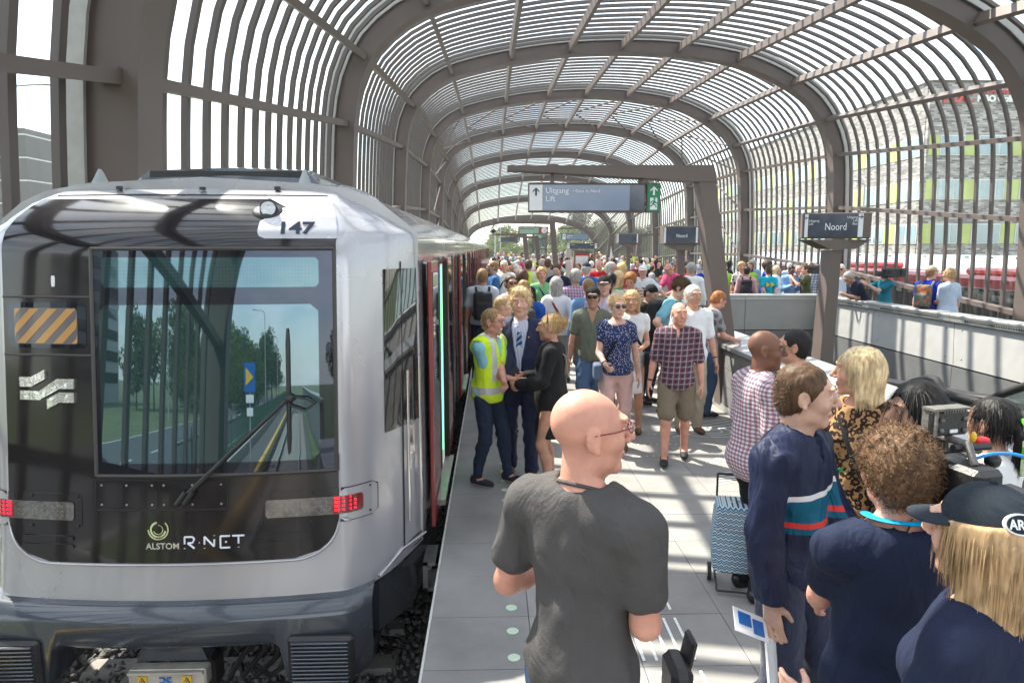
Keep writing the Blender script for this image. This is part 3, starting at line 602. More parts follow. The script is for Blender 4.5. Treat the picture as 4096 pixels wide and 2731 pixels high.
# lift shaft in the background
lf=thing('lift_shaft','glazed lift shaft with steel frame in the distant crowd','lift shaft')
b=MB(); 
for x in(.2,2.4): 
    for y in(52,54.2): b.box((x,y,2.2),(.16,.16,4.4))
for z in(4.3,3.5,2.6): b.box((1.3,52,z),(2.2,.14,.12)); b.box((1.3,54.2,z),(2.2,.14,.12))
b.box((1.3,53.1,4.45),(2.7,2.7,.18)); obj('frame',b,STEEL,lf); obj('glass',MB().box((1.3,52.0,2.2),(2.1,.03,4.2)).box((1.3,54.2,2.2),(2.1,.03,4.2)),glassmat('lift_glass',(.6,.72,.7),.3,.12),lf)
lf.scale=(.45,.6,.84); lf.location=(3.65-1.3*.45,53-53.1*.6,0)
# cctv cameras hanging in the middle distance
for (x,y,z,lb) in((.05,27,3.35,'small cctv camera hanging at the left end of the second frame'),(9.2,30,3.4,'white cctv camera on the right wall of the canopy'),(7.5,38,3.1,'small cctv camera on the far right frame')):
    c=thing('cctv_camera',lb,'camera',(x,y,z)); obj('arm',MB().tube([(0,0,.1),(0,0,-.35)],.02,6),STEEL,c); obj('housing',MB().sphere((0,0,-.42),(.1,.1,.09),10,7),BLACK,c,smooth=True)
# ================================================================ TRAIN
SILV=mat('silver_train_paint',(.43,.43,.455),.24,.45,var=.03,vs=1.2,coat=.7,spec=.6)
SILVD=mat('silver_roof_paint',(.40,.39,.38),.38,.5,var=.12,vs=2.5,coat=.3)
MASKB=mat('gloss_black_mask',(.012,.011,.013),.09,var=.2,vs=3,coat=.35,spec=.45)
GREYB=mat('graphite_bumper',(.05,.06,.075),.24,.2,var=.06,vs=2,coat=.8)
WGLASS=mat('windscreen_border_glass',(.008,.010,.013),.02,var=0,spec=.5,ior=1.75,coat=0,stint=(.7,.8,1))
WCLEAR=mat('windscreen_clear_glass',(.010,.028,.030),.015,var=0,ior=2.65,coat=0,stint=(.62,.86,1))
WDISP=mat('destination_glass',(.015,.045,.05),.03,var=0,ior=2.4,stint=(.6,.9,1))
SGLASS=mat('side_window_glass',(.010,.012,.014),.03,var=0,ior=2.1)
REDP=mat('red_door_paint',(.26,.02,.025),.22,var=.06,vs=2,coat=.7)
PILL=mat('brown_door_pillar',(.055,.045,.043),.25,.2,var=.1,vs=2,coat=.5)
CHROME=mat('polished_chrome',(.85,.85,.84),.06,1.0,var=.03)
TXB=mat('dark_number_print',(.03,.04,.065),.9,var=0,spec=.05); LOGOW=mat('logo_white',(.80,.84,.90),.3,var=0)
ZL=np.array([-.25,.03,.3,.86,2.3,2.40,2.50,2.60,2.68,2.74,2.79,2.82]); YL=np.array([4.12,4.19,4.24,4.30,4.44,4.485,4.585,4.73,4.93,5.18,5.5,5.9])
ZW=np.array([-.25,2.34,2.40,2.50,2.60,2.68,2.74,2.79,2.82]); AW=np.array([1.10,1.10,1.095,1.07,1.02,.97,.93,.90,.86]); CW=np.array([1.29,1.29,1.27,1.19,1.09,1.01,.95,.91,.87]); SW=np.array([1.54,1.54,1.53,1.40,1.28,1.18,1.08,.96,.88])
def surf_raw(t,z):
    s=1 if t>=0 else -1; t=abs(t); a=np.interp(z,ZW,AW);c=np.interp(z,ZW,CW);w=np.interp(z,ZW,SW); y=np.interp(z,ZL,YL)
    def at_(t):
        if t<=1: dx=t*a; return dx,y+dx*dx/12
        ya=y+a*a/12
        if t<=2: u=t-1; return a+(c-a)*u, ya+.17*u**1.3
        yc=ya+.17; u=t-2; yend=max(5.12,y+.62)+.0; return c+(w-c)*min(1,u)**.8, yc+(yend-yc)*u
    if 1.8<t<2.2:
        p=[at_(q) for q in(1.8,2.0,2.2)]; u=(t-1.8)/.4; r=[(1-u)**2*p[0][i]+2*u*(1-u)*p[1][i]+u*u*p[2][i] for i in(0,1)]
    elif .9<t<1.1:
        p=[at_(q) for q in(.9,1.0,1.1)]; u=(t-.9)/.2; r=[(1-u)**2*p[0][i]+2*u*(1-u)*p[1][i]+u*u*p[2][i] for i in(0,1)]
    else: r=at_(t)
    return Vector((TX+s*r[0],r[1],z))
_cache={}
def surf(t,z,off=0):
    p=surf_raw(t,z)
    if off:
        e=.01; n=(surf_raw(t+e,z)-surf_raw(t-e,z)).cross(surf_raw(t,z+e)-surf_raw(t,z-e)).normalized(); 
        p=p+n*off
    return p
def tdx(dx,z): return dx/float(np.interp(z,ZW,AW))
def sdx(dx,z,off=0):
    a=float(np.interp(z,ZW,AW))
    if abs(dx)<=a: return surf(dx/a,z,off)
    c=float(np.interp(z,ZW,CW)); s=1 if dx>0 else -1; return surf(s*(1+(abs(dx)-a)/(c-a)),z,off)
def patch(z0,z1,xl,xr,off,nz=16,nx=20,th=.006,flip=False):
    """solid patch proud of the nose surface; xl,xr functions of z giving dx"""
    b=MB(); zs=np.linspace(z0,z1,nz); A=[[sdx(xl(z)+(xr(z)-xl(z))*u,z,off) for u in np.linspace(0,1,nx)] for z in zs]; B=[[sdx(xl(z)+(xr(z)-xl(z))*u,z,off-th) for u in np.linspace(0,1,nx)] for z in zs]
    b.grid(A,flip=True); n=nz*nx; b.v+=[tuple(p) for r in B for p in r]
    ring=[j for j in range(nx)]+[i*nx+nx-1 for i in range(1,nz)]+[(nz-1)*nx+j for j in range(nx-2,-1,-1)]+[i*nx for i in range(nz-2,0,-1)]
    for a,c in zip(ring,ring[1:]+ring[:1]): b.f.append((a,a+n,c+n,c)); b.m.append(0)
    return b
def rr(z,z0,z1,x,r,side):
    """x edge of a rounded rectangle at height z"""
    d=0
    if z<z0+r: q=(z0+r-z)/r; d=r*(1-math.sqrt(max(0,1-q*q)))
    if z>z1-r: q=(z-z1+r)/r; d=r*(1-math.sqrt(max(0,1-q*q)))
    return x+side*d
def rpatch(x0,x1,z0,z1,r,off,th=.006,nz=14,nx=14):
    zz=lambda z:z; b=patch(z0,z1,lambda z:rr(z,z0,z1,x0,r,1),lambda z:rr(z,z0,z1,x1,r,-1),off,nz,nx,th); return b
train=thing('metro_train','long silver metro train with gloss black nose and red doors standing at the platform','train',(0,0,0))
# nose shell
ts=list(np.linspace(-3,-2.2,8))+list(np.linspace(-2.15,-1.8,8))+list(np.linspace(-1.7,-1.1,5))+list(np.linspace(-1,1,21))+list(np.linspace(1.1,1.7,5))+list(np.linspace(1.8,2.15,8))+list(np.linspace(2.2,3,8))
zs=list(np.linspace(.03,2.3,16))+list(np.linspace(2.34,2.82,20))
b=MB().grid([[surf(t,z) for t in ts] for z in zs],flip=True)
sh=obj('nose_shell',b,SILV,train,smooth=True); smooth_by_angle(sh,50)
# black mask with rounded lower corners, dome included
def ml(z): return rr(z,.28,9,-1.085,.30,1)
def mr(z): return rr(z,.28,9,1.085,.30,-1)
AWf=lambda z:float(np.interp(z,ZW,AW))
m1=patch(.28,2.62,lambda z:max(ml(z),-AWf(z)+.012),lambda z:min(mr(z),AWf(z)-.012),.006,54,34,.01)
obj('black_mask',m1,MASKB,train,smooth=True)
# light rim round the lower mask
rim=[]
for z in np.linspace(.95,.30,10): rim.append((mr(z)+.012,z))
for a in np.linspace(0,PI/2,10): rim.append((.785+.312*math.cos(a),.58-.312*math.sin(a)))
rim=[r for r in rim if r[1]>.58]+[r for r in rim if r[1]<=.58][-10:]
rim=[(1.097,z) for z in np.linspace(.95,.6,5)]+[(.785+.312*math.cos(a),.58-.312*math.sin(a)) for a in np.linspace(0,PI/2,12)]
full=rim+[(x,.268) for x in np.linspace(.7,-.7,12)]+[(-x,z) for x,z in rim[::-1]]
obj('mask_rim',MB().tube([sdx(x,z,.006) for x,z in full],.007,6),SILV,train,smooth=True)
# windscreen
x0,x1,z0,z1=-.455,1.068,.845,2.29
FRM=mat('window_frame',(.045,.042,.04),.45,var=.1)
b=MB(); pr_=[(x0,z0+.0),(x1,z0),(x1,z1),(x0,z1)]
for a,c in zip(pr_,pr_[1:]+pr_[:1]): b.tube([sdx(a[0]+(c[0]-a[0])*u,a[1]+(c[1]-a[1])*u,.010) for u in np.linspace(0,1,14)],.014,6)
b.tube([sdx(-1.07,z,.008) for z in(2.285,2.285)] if 0 else [sdx(-1.08+u*(x0+1.08),1.985,.008) for u in np.linspace(0,1,6)],.008,5)
b.tube([sdx(-1.08+u*(x0+1.08),1.615,.008) for u in np.linspace(0,1,6)],.008,5); b.tube([sdx(x0,z,.008) for z in np.linspace(1.0,2.29,6)],.010,5)
obj('window_frame',b,FRM,train,smooth=True)
obj('windscreen',patch(z0,z1,lambda z:x0,lambda z:x1,.012,20,24,.006),WGLASS,train,smooth=True)
ws=obj('windscreen_clear_area',rpatch(-.415,.955,.925,1.935,.05,.0135,.001,24,24),WCLEAR,train,smooth=True)
obj('destination_window',rpatch(-.39,.96,2.045,2.235,.02,.0135,.001,10,24),WDISP,train,smooth=True)
# faint led dots of the blank destination display
b=MB()
for i in range(60):
    for j in range(7):
        p=sdx(-.34+i*.0212,2.072+j*.0225,.0146); b.add([p+Vector((-.0016,0,-.0016)),p+Vector((.0016,0,-.0016)),p+Vector((.0016,0,.0016)),p+Vector((-.0016,0,.0016))],[(0,1,2,3)])
obj('display_dots',b,mat('display_dot',(.10,.12,.08),.5,var=0),train,kind='stuff')
# hazard striped side window
obj('side_pane',rpatch(-1.04,-.50,1.66,1.95,.02,.010,.004),WGLASS,train,smooth=True)
HZ=mat('hazard_panel',(.13,.12,.13),.2,var=.05,coat=.5); HY=mat('hazard_orange',(.50,.26,.07),.3,var=.05,coat=.5)
obj('hazard_panel',rpatch(-.985,-.555,1.685,1.915,.015,.0125,.001),HZ,train)
for k in range(-2,5):
    b=MB(); 
    def cl(x): return min(max(x,-.982),-.558)
    P=[]
    zz=np.linspace(1.69,1.91,8); xl=[-.97+.125*k+(z-1.69)*1.0 for z in zz]
    A=[(cl(x),z) for x,z in zip(xl,zz)]; Bq=[(cl(x+.062),z) for x,z in zip(xl,zz)]
    if all(abs(a[0]-c[0])<.003 for a,c in zip(A,Bq)): continue
    b.grid([[sdx(a[0],a[1],.0142),sdx(c[0],c[1],.0142)] for a,c in zip(A,Bq)],flip=True); obj('hazard_stripe',b,HY,train)
obj('slot',rpatch(-.725,-.70,2.05,2.12,.004,.011,.004,5,4),SIGNW,train)
# folded ribbon chrome logo
b=MB()
for P in([(-.956,1.473),(-.953,1.41),(-.875,1.41),(-.78,1.461),(-.78,1.522),(-.875,1.473)][::-1],[(-.953,1.385),(-.819,1.385),(-.697,1.464),(-.583,1.464),(-.586,1.401),(-.684,1.401),(-.819,1.327),(-.953,1.327)],[(-.768,1.333),(-.684,1.377),(-.586,1.377),(-.586,1.313),(-.684,1.313),(-.768,1.269)]):
    n=len(P); F=[sdx(x,z,.022) for x,z in P]; Bk=[sdx(x,z,.004) for x,z in P]; b.add(F+Bk,[tuple(range(n))[::-1]]+[(i,i+n,(i+1)%n+n,(i+1)%n) for i in range(n)])
obj('ribbon_logo',b,mat('wavy_chrome',(.75,.75,.76),.12,.85,var=0,bump=.25,bs=14),train)
# wiper hatch, two lids with screws
for x0_,x1_ in((-.455,-.07),(-.055,.365)):
    o=obj('service_hatch',rpatch(x0_,x1_,.635,.81,.008,.010,.004,8,8),MASKB,train,smooth=False)
    b=MB(); [b.sphere(sdx(x,z,.012),.0075,7,5) for x in(x0_+.03,(x0_+x1_)/2,x1_-.03) for z in(.66,.785)]; obj('screws',b,GALV,o,smooth=True)
b=MB(); 
for a,c in(((-.465,.625),(.375,.625)),((-.465,.82),(.375,.82)),((-.465,.625),(-.465,.82)),((.375,.625),(.375,.82))): b.tube([sdx(a[0]+(c[0]-a[0])*u,a[1]+(c[1]-a[1])*u,.007) for u in np.linspace(0,1,8)],.005,5)
obj('hatch_seal',b,RUBBER,train)
# lamps
LENS=mat('lamp_lens',(.10,.095,.085),.08,var=.5,vs=30,coat=1,ior=1.8); LED=mat('red_led',(.8,.005,.01),.4,var=0,emit=(1,.0,.012),es=3.5); REDL=mat('red_lens',(.16,.01,.012),.1,var=0,coat=1); LEDC=mat('clear_led',(.22,.22,.21),.2,var=0)
for s in(-1,1):
    X0,X1=(.56,1.285) if s>0 else (-1.285,-.56)
    hl=obj('headlight',rpatch(X0,X1,.50,.725,.03,.010,.012,10,24),MASKB,train,smooth=False)
    o=obj('silver_surround',rpatch(*( (1.09,1.28) if s>0 else (-1.28,-1.09)),.505,.72,.02,.013,.004,10,8),SILV,hl)
    obj('lens',rpatch(*((.61,1.205) if s>0 else (-1.205,-.61)),.555,.672,.01,.017,.004,8,20),LENS,hl,smooth=True)
    obj('red_lens',rpatch(*((1.03,1.20) if s>0 else (-1.20,-1.03)),.558,.669,.008,.0185,.002,6,8),REDL,hl,smooth=True)
    b=MB(); [b.sphere(sdx(s*(1.055+.026*i),.582+.026*j,.0195),.0062,7,5) for i in range(5) for j in range(4) if not(i==4 and j==3)]; obj('red_leds',b,LED,hl,kind='stuff')
    b=MB(); [b.sphere(sdx(s*(.65+.034*i),.585+.03*j,.0185),.005,6,4) for i in range(11) for j in range(3)]; obj('clear_leds',b,LEDC,hl,kind='stuff')
    b=MB(); [b.sphere(sdx(s*x,z,.013),.009,7,5) for x,z in((.585,.52),(.585,.705),(.9,.515),(.9,.708),(1.245,.53),(1.245,.70))]; obj('screws',b,GALV if 0 else BLACK,hl,smooth=True)
    for z in(.42,.365):
        obj('vent_rib',rpatch(*((.55,.90) if s>0 else (-.97,-.62)),z,z+.03,.01,.014,.009,5,10),MASKB,train,smooth=False)
# logos and number
def nose_text(body,size,dx,z,m,align='LEFT',off=.011,bold=0,sx=1.0,name='lettering'):
    # one object per run, bent to the surface by rotating about z
    p=sdx(dx,z,off); q=sdx(dx+.15*(1 if align=='LEFT' else 0)+.02,z,off); u=sdx(dx,z+.05,off)
    return text(body,size,frame(p,(q-p),(u-p)),m,train,name,.0015,align,bold,sx)
nose_text('ALSTOM',.056,-.145,.375,mat('logo_chrome',(.8,.8,.8),.2,.8,var=0),bold=.001)
b=MB(); c0=(-.065,.50)
for (r0,r1,a0,a1) in((.040,.053,PI*.55,PI*1.95),(.058,.067,PI*1.0,PI*2.25),(.026,.033,PI*1.1,PI*2.5)):
    A=[[sdx(c0[0]+r*math.cos(a),c0[1]+r*math.sin(a),.0125) for r in(r0,r1)] for a in np.linspace(a0,a1,30)]; b.grid(A)
obj('ring_logo',b,CHROME,train)
# stylised lettering drawn as strokes
b=MB()
def stroke(P,w=.011):
    for (a,c) in zip(P[:-1],P[1:]): b.tube([sdx(a[0],a[1],.010),sdx((a[0]+c[0])/2,(a[1]+c[1])/2,.010),sdx(c[0],c[1],.010)],w*.55,6,flat=1)
zb,zt=.375,.45; x=.10
stroke([(x,.405),(x,zt),(x+.05,zt),(x+.062,.435),(x+.05,.412),(x+.02,.41),(x+.062,zb)]); stroke([(x,zb),(x,zb+.002)])
stroke([(x+.092,.412),(x+.093,.412)],.013)
x=.225; stroke([(x,.40),(x,zt),(x+.06,.385),(x+.062,zt-.02)]); stroke([(x,zb),(x,zb+.001)]); stroke([(x+.062,zt+.005),(x+.062,zt+.006)])
x=.325; stroke([(x+.06,zt),(x,zt),(x,zb),(x+.06,zb)]); stroke([(x+.03,.412),(x+.04,.412)])
x=.40; stroke([(x,zt),(x+.075,zt)]); stroke([(x+.038,zt),(x+.038,.40)]); stroke([(x+.038,zb),(x+.038,zb+.001)])
obj('transit_lettering',b,LOGOW,train,smooth=True)
obj('number_plate',patch(2.352,2.555,lambda z:rr(z,2.352,9,.575,.05,1) if z<2.42 else (.575 if z<2.46 else .575+min(1,(z-2.46)/.095)*.12),lambda z:AWf(z)-.004,.010,16,14,.004),SILV,train,smooth=True)
obj('number_plate_top',patch(2.555,2.64,lambda z:.72-(z-2.555)*2.2,lambda z:AWf(z)-.004,.010,8,10,.004),SILV,train,smooth=True)
nose_text('147',.135,.695,2.385,TXB,off=.015,bold=.004,name='number',sx=1.16)
# upper round lamp
p=sdx(.60,2.53,.0); n=(surf(tdx(.60,2.53),2.53,.1)-surf(tdx(.60,2.53),2.53,0)).normalized(); Q=n.to_track_quat('Z','Y').to_matrix()
tl=obj('top_lamp',MB().sphere(p,(.105,.085,.03),20,10,M=Q),BLACK,train,smooth=True)
fw=Vector((.1,-1,.28)).normalized(); Q2=fw.to_track_quat('Z','Y').to_matrix(); b=MB(); pc_=p+n*.015+Vector((.012,0,0)); b.tube([pc_-fw*.03,pc_+fw*.035],.058,20); obj('lamp_tube',b,BLACK,tl,smooth=False)
b=MB().tube([pc_+fw*.030,pc_+fw*.039],.048,20); obj('lens',b,mat('lamp_clear',(.55,.56,.56),.12,.3,var=.3,vs=60,coat=1),tl)
# roof seam, fins, cowl
b=MB().tube([sdx(x,2.655,.002) for x in np.linspace(-.94,.94,24)],.005,5); obj('roof_seam',b,DK,train)
for s,x in((1,.70),(-1,-.80)):
    zc=2.735; p=sdx(x,zc,0); b=MB()
    prof=[(0,.0,.11,.05),(.04,-.01,.085,.040),(.08,-.015,.055,.028),(.115,-.015,.03,.016),(.135,-.012,.012,.008)]
    rows=[[ (p.x+w2*math.cos(a), p.y+.02+oy*-1+l2*math.sin(a), p.z+h) for a in np.linspace(0,2*PI,16,endpoint=False)]+[(p.x+w2,p.y+.02-oy,p.z+h)] for h,oy,l2,w2 in prof]
    b.grid(rows); o=obj('antenna_fin',b,mat('fin_grey',(.30,.33,.34),.4,var=.06),train,smooth=True)
    obj('fin_base',MB().prism([(.06*math.cos(a),.13*math.sin(a)) for a in np.linspace(0,2*PI,16,endpoint=False)],-.03,.012,M=Matrix.Translation((p.x,p.y+.02,p.z))),BLACK,o)
b=MB(); 
for (x,y_) in((-.55,5.02),(.05,4.98),(.56,5.02)): b.tube([(TX+x,y_,2.70),(TX+x,y_,2.728 if abs(x)>.3 else 2.72)],.022,10)
obj('roof_plugs',b,BLACK,train)
cw=MB(); A=[]
for y,h,w in((5.35,.0,.70),(5.40,.10,.66),(5.6,.125,.64),(7.5,.125,.64)):
    A.append([(TX+.08-w-.06*(.125-h),y,2.74),(TX+.08-w,y,2.77+h*.6),(TX+.08-w+.07,y,2.78+h),(TX+.08,y,2.80+h),(TX+.08+w-.07,y,2.78+h),(TX+.08+w,y,2.77+h*.6),(TX+.08+w+.06*(.125-h),y,2.74)])
cw.grid(A,flip=True); obj('roof_cowl',cw,GREYB,train,smooth=False)
cw=MB(); cw.box((TX+.08,5.38,2.83),(1.16,.02,.085)); obj('cowl_grille',cw,BLACK,train)
# car bodies
CY0=5.08; 
SEC=[(1.54,.05),(1.55,.30),(1.545,1.2),(1.54,2.20),(1.545,2.22),(1.545,2.38),(1.53,2.42),(1.28,2.62),(1.10,2.70),(.80,2.755),(0,2.80)]
def carshell(y0,y1):
    R=[(TX+x,z) for x,z in SEC]+[(TX-x,z) for x,z in SEC[::-1][1:]]
    b=MB().grid([[ (x,y,z) for x,z in R] for y in(y0,y1)])
    n=len(R); b.f.append(tuple(range(n))); b.m.append(0); b.f.append(tuple(range(2*n-1,n-1,-1))); b.m.append(0); return b
cars=[(5.08,22.6),(23.3,42.3),(43.0,62),(62.7,81.7),(82.4,101)]
doorY=[6.65,11.55,16.45,21.0]
INT=mat('train_interior',(.55,.55,.50),.6,var=.1,emit=(.9,1,.85),es=.12); GRN=mat('green_door_led',(.05,.7,.2),.4,var=0,emit=(.05,1,.25),es=2.5)  # jamb material glows faintly in place of light from inside the train
STEP=mat('door_step',(.45,.44,.40),.4,.7,var=.1)
leaf=MB().box((0,0,1.08),(.035,.64,2.16),bev=.008).mesh('door_leaf',REDP)
glass_=MB().box((.0195,0,1.45),(.006,.50,1.25)).mesh('door_glass',SGLASS)
for ci,(a,c) in enumerate(cars):
    car=obj('carriage_body',carshell(a,c),SILVD if 0 else SILV,train); smooth_by_angle(car,35)
    dy=doorY if ci==0 else [a+2.2,a+7.1,a+12.0,a+16.9]
    xs_=TX+1.55
    # opening, step, leaves, pillars and glass between
    edges=[a+ (.30 if ci==0 else .1)]
    for d in dy:
        obj('door_opening',MB().box((xs_-.0,d,1.08),(.02,1.30,2.14)),mat('dark_interior',(.02,.02,.022),.7,var=.3,vs=3),train)
        obj('door_jamb',MB().box((xs_+.008,d+.45,1.08),(.012,.26,2.1)),INT,train); obj('green_led_strip',MB().box((xs_+.016,d+.33,1.15),(.012,.008,1.9)),GRN,train)
        obj('door_step',MB().box((xs_+.055,d,.0),(.10,1.36,.05)).box((xs_+.03,d,-.04),(.05,1.3,.05)),STEP,train)
        for s in(-1,1):
            o=link('door_leaf',leaf,train,(xs_+.05,d+s*.98,.03)); link('door_window',glass_,o,(0,0,0))
            obj('door_rubber',MB().box((xs_+.04,d+s*.655,1.08),(.05,.022,2.14)),RUBBER,train)
        edges+= [d-1.32,d+1.32]
    edges.append(c-.1)
    for i in range(0,len(edges),2):
        y0,y1=edges[i],edges[i+1]
        if y1-y0<.15: continue
        obj('window_band',MB().box((xs_+.0,(y0+y1)/2,1.52),(.022,y1-y0,1.30),bev=.006),SGLASS,train)
        for yy in ([y0+.12,y1-.12] if y1-y0<.8 else [y0+.14,(y0+y1)/2,y1-.14]): obj('body_pillar',MB().box((xs_+.012,yy,1.1),(.026,.16,2.18),bev=.01),PILL,train)
    # dark skirt and equipment below the floor
    obj('side_skirt',MB().box((TX,(a+c)/2+.2,-.24),(2.96,c-a-.5,.50),bev=.03),GREYB,train)
    obj('gangway',MB().box((TX,c+.35,1.1),(2.5,.9,2.6)),RUBBER,train) if ci<4 else None
    # roof ribs
    for k in range(int((c-a)/3)):
        obj('roof_strip',MB().box((TX,a+2.5+3*k,2.80),(1.7,.05,.02)),SILVD,train)
    b=MB()
    for x in(-.95,-.7,-.45,.45,.7,.95): b.box((TX+x,(a+c)/2+.8,2.765 if abs(x)<.8 else 2.735),(.03,c-a-2.2,.03))
    obj('roof_flute',b,SILVD,train)
wm=obj('bogie',MB().box((TX,8.3,-.75),(2.1,2.6,.35),bev=.05).tube([(TX-.75,7.4,-.62),(TX-.6,7.4,-.62)],.36,20).tube([(TX+.6,7.4,-.62),(TX+.75,7.4,-.62)],.36,20),BLACK,train)
# cab side window, door and rail
b=MB(); P=[]
zz=np.linspace(1.02,2.15,8)
for z in zz: P.append([surf(t,z,.006) for t in np.linspace(2.13,2.99,8)])
b.grid(P,flip=True); obj('cab_side_window',b,SGLASS,train,smooth=True)
b=MB().tube([surf(2.55,z,.03) for z in np.linspace(.30,1.42,8)],.013,8).tube([surf(2.86,z,.03) for z in np.linspace(.15,1.5,8)],.013,8); obj('cab_grab_rail',b,CHROME,train,smooth=True)
b=MB().tube([surf(2.50,z,.004) for z in np.linspace(.12,2.2,10)],.005,5).tube([surf(2.5+.45*u,.12,.004) for u in np.linspace(0,1,5)],.005,5); obj('cab_door_seam',b,DK,train)
b=MB().grid([[surf(t,z,.008) for t in np.linspace(2.62,2.78,4)] for z in np.linspace(.78,1.0,4)],flip=True); obj('door_handle_recess',b,CHROME,train)
# tilted lower side panel, footstep and F shaped marker
b=MB(); P=[Vector((TX+1.30,4.50,.06)),Vector((TX+1.54,5.05,.06)),Vector((TX+1.56,6.0,-.02)),Vector((TX+1.56,6.0,-.45)),Vector((TX+1.45,5.1,-.5)),Vector((TX+1.27,4.6,-.42))]
b.add(P+[p-Vector((.1,0,0)) for p in P],[(0,1,2,3,4,5)[::-1],(6,7,8,9,10,11)]+[(i,(i+1)%6,(i+1)%6+6,i+6) for i in range(6)]); obj('lower_corner_panel',b,GREYB,train)
b=MB().tube([(TX+1.30,4.48,.05),(TX+1.42,4.75,.12),(TX+1.56,5.1,.10)],.012,6); obj('panel_edge',b,SILV,train)
b=MB().box((TX+1.56,5.5,-.28),(.10,.34,.03)).box((TX+1.56,5.5,-.50),(.10,.34,.03)).box((TX+1.53,5.34,-.39),(.04,.02,.25)).box((TX+1.53,5.66,-.39),(.04,.02,.25)); obj('footstep',b,GALV,train)
# bumper beam and fenders
def bumper():
    b=MB(); rows=[]
    for dx in np.linspace(-1.28,1.28,60):
        ad=abs(dx); low=-.225
        if ad>.70: 
            u=min(1,(ad-.70)/.07); low=-.225-.285*(u*u*(3-2*u))
        if ad>1.20: low+= .05*((ad-1.20)/.08)**2
        y=4.10+dx*dx/14+(.12*max(0,(ad-1.12)/.16)**2)
        top=.045
        rows.append([(TX+dx,y+.5,top),(TX+dx,y+.06,top),(TX+dx,y+.02,top-.01),(TX+dx,y-.03,top-.07),(TX+dx,y-.04,-.05),(TX+dx,y-.03,low+.03),(TX+dx,y,low),(TX+dx,y+.35,low+.01),(TX+dx,y+.5,low+.1)])
    b.grid(rows,flip=True); 
    return b
bo=obj('bumper_beam',bumper(),GREYB,train,smooth=True); smooth_by_angle(bo,45)
for s in(-1,1):
    xc=TX+s*.985; y=4.03+.07; f=obj('fender_pad',MB().box((xc,y,-.315),(.42,.06,.32),bev=.02),BLACK,train)
    for k in range(11): obj('pad_rib',MB().box((xc,y-.035,-.185-.026*k),(.36,.035,.012),bev=.004),GREYB,f)
# coupler with electrical head
cpm=obj('coupler',MB().tube([(TX-.02,5.0,-.62),(TX-.02,4.15,-.60)],.11,14).box((TX-.03,4.05,-.62),(.34,.22,.26),bev=.04).tube([(TX+.1,4.9,-.4),(TX-.02,4.1,-.35)],.05,10),mat('greasy_steel',(.06,.058,.055),.35,.6,var=.4,vs=14,bump=.2),train,smooth=False)
obj('coupler_head_cover',MB().prism([(-.23,-.40),(.23,-.40),(.17,-.24),(-.17,-.24)],3.80,4.10,M=Matrix(((1,0,0,TX-.06),(0,0,1,0),(0,1,0,0),(0,0,0,1)))),GREYB,cpm)
obj('electrical_box',MB().box((TX-.06,3.76,-.475),(.50,.10,.13),bev=.012).box((TX-.06,3.70,-.42),(.48,.03,.015)).box((TX-.06,3.70,-.53),(.48,.03,.015)),mat('cream_metal',(.55,.52,.45),.4,.4,var=.15,vs=12),cpm)
WY=mat('warning_yellow',(.75,.45,.03),.5,var=0); WB=mat('maker_blue',(.03,.17,.5),.5,var=0)
for x in(-.155,.13):
    obj('warning_label',MB().box((TX-.06+x,3.706,-.475),(.06,.004,.055)),WY,cpm)
    b=MB(); xzprism(b,[(TX-.06+x-.024,-.497),(TX-.06+x+.024,-.497),(TX-.06+x,-.453)],3.700,3.703); obj('warning_triangle',b,TD,cpm)
    b=MB(); xzprism(b,[(TX-.06+x-.017,-.493),(TX-.06+x+.017,-.493),(TX-.06+x,-.461)],3.698,3.7005); obj('triangle_field',b,WY,cpm)
    b=MB(); xzprism(b,[(TX-.06+x+.001,-.464),(TX-.06+x-.007,-.480),(TX-.06+x+.001,-.479),(TX-.06+x-.002,-.492),(TX-.06+x+.007,-.475),(TX-.06+x-.0005,-.477)],3.696,3.6985); obj('lightning_mark',b,TD,cpm)
b=MB(); xo=TX-.075
xzprism(b,[(xo-.03,-.495),(xo+.0,-.495),(xo+.01,-.475),(xo+.0,-.455),(xo-.03,-.455),(xo-.03,-.463),(xo-.008,-.463),(xo-.003,-.475),(xo-.008,-.487),(xo-.03,-.487)],3.700,3.706); xzprism(b,[(xo+.045,-.495),(xo+.02,-.495),(xo+.010,-.475),(xo+.02,-.455),(xo+.045,-.455),(xo+.045,-.464),(xo+.03,-.464),(xo+.024,-.475),(xo+.03,-.486),(xo+.045,-.486)],3.700,3.706); obj('maker_mark',b,WB,cpm)
b=MB()
for k in range(4): b.tube([(TX+.22+.09*k,4.5,-.35),(TX+.25+.1*k,4.35,-.62-.05*k),(TX+.1+.1*k,4.3,-.85),(TX+.02+.05*k,4.6,-.95)],.022,7)
b.tube([(TX-.22,4.2,-.45),(TX-.26,4.25,-.25)],.03,8).tube([(TX+.2,4.0,-.5),(TX+.3,4.1,-.3)],.018,6); obj('hoses',b,RUBBER,cpm,smooth=True)
cpm.location=(.03,.44,.0)
# wipers
b=MB(); h1=sdx(.775,1.33,.05)
b.tube([sdx(.765,z,.035) for z in np.linspace(.97,1.78,10)],[.006]+[.013]*8+[.006],6)
for e in((.09,.70),(.125,.715)): b.tube([sdx(e[0],e[1],.03),sdx((e[0]+.76)/2,(e[1]+1.33)/2,.055),sdx(.765,1.33,.05)],.011,6)
for e in((.085,.695),(.13,.70)): b.tube([sdx(e[0]-.02,e[1]-.03,.03),sdx(e[0]+.04,e[1]+.05,.035)],.02,8)
b.tube([sdx(.79,1.34,.04),sdx(.88,1.33,.07),sdx(.93,1.29,.06),sdx(.87,1.25,.05),sdx(.77,1.29,.04)],.007,6); b.sphere(h1,.03,10,7)
obj('windscreen_wiper',b,BLACK,train,smooth=True)
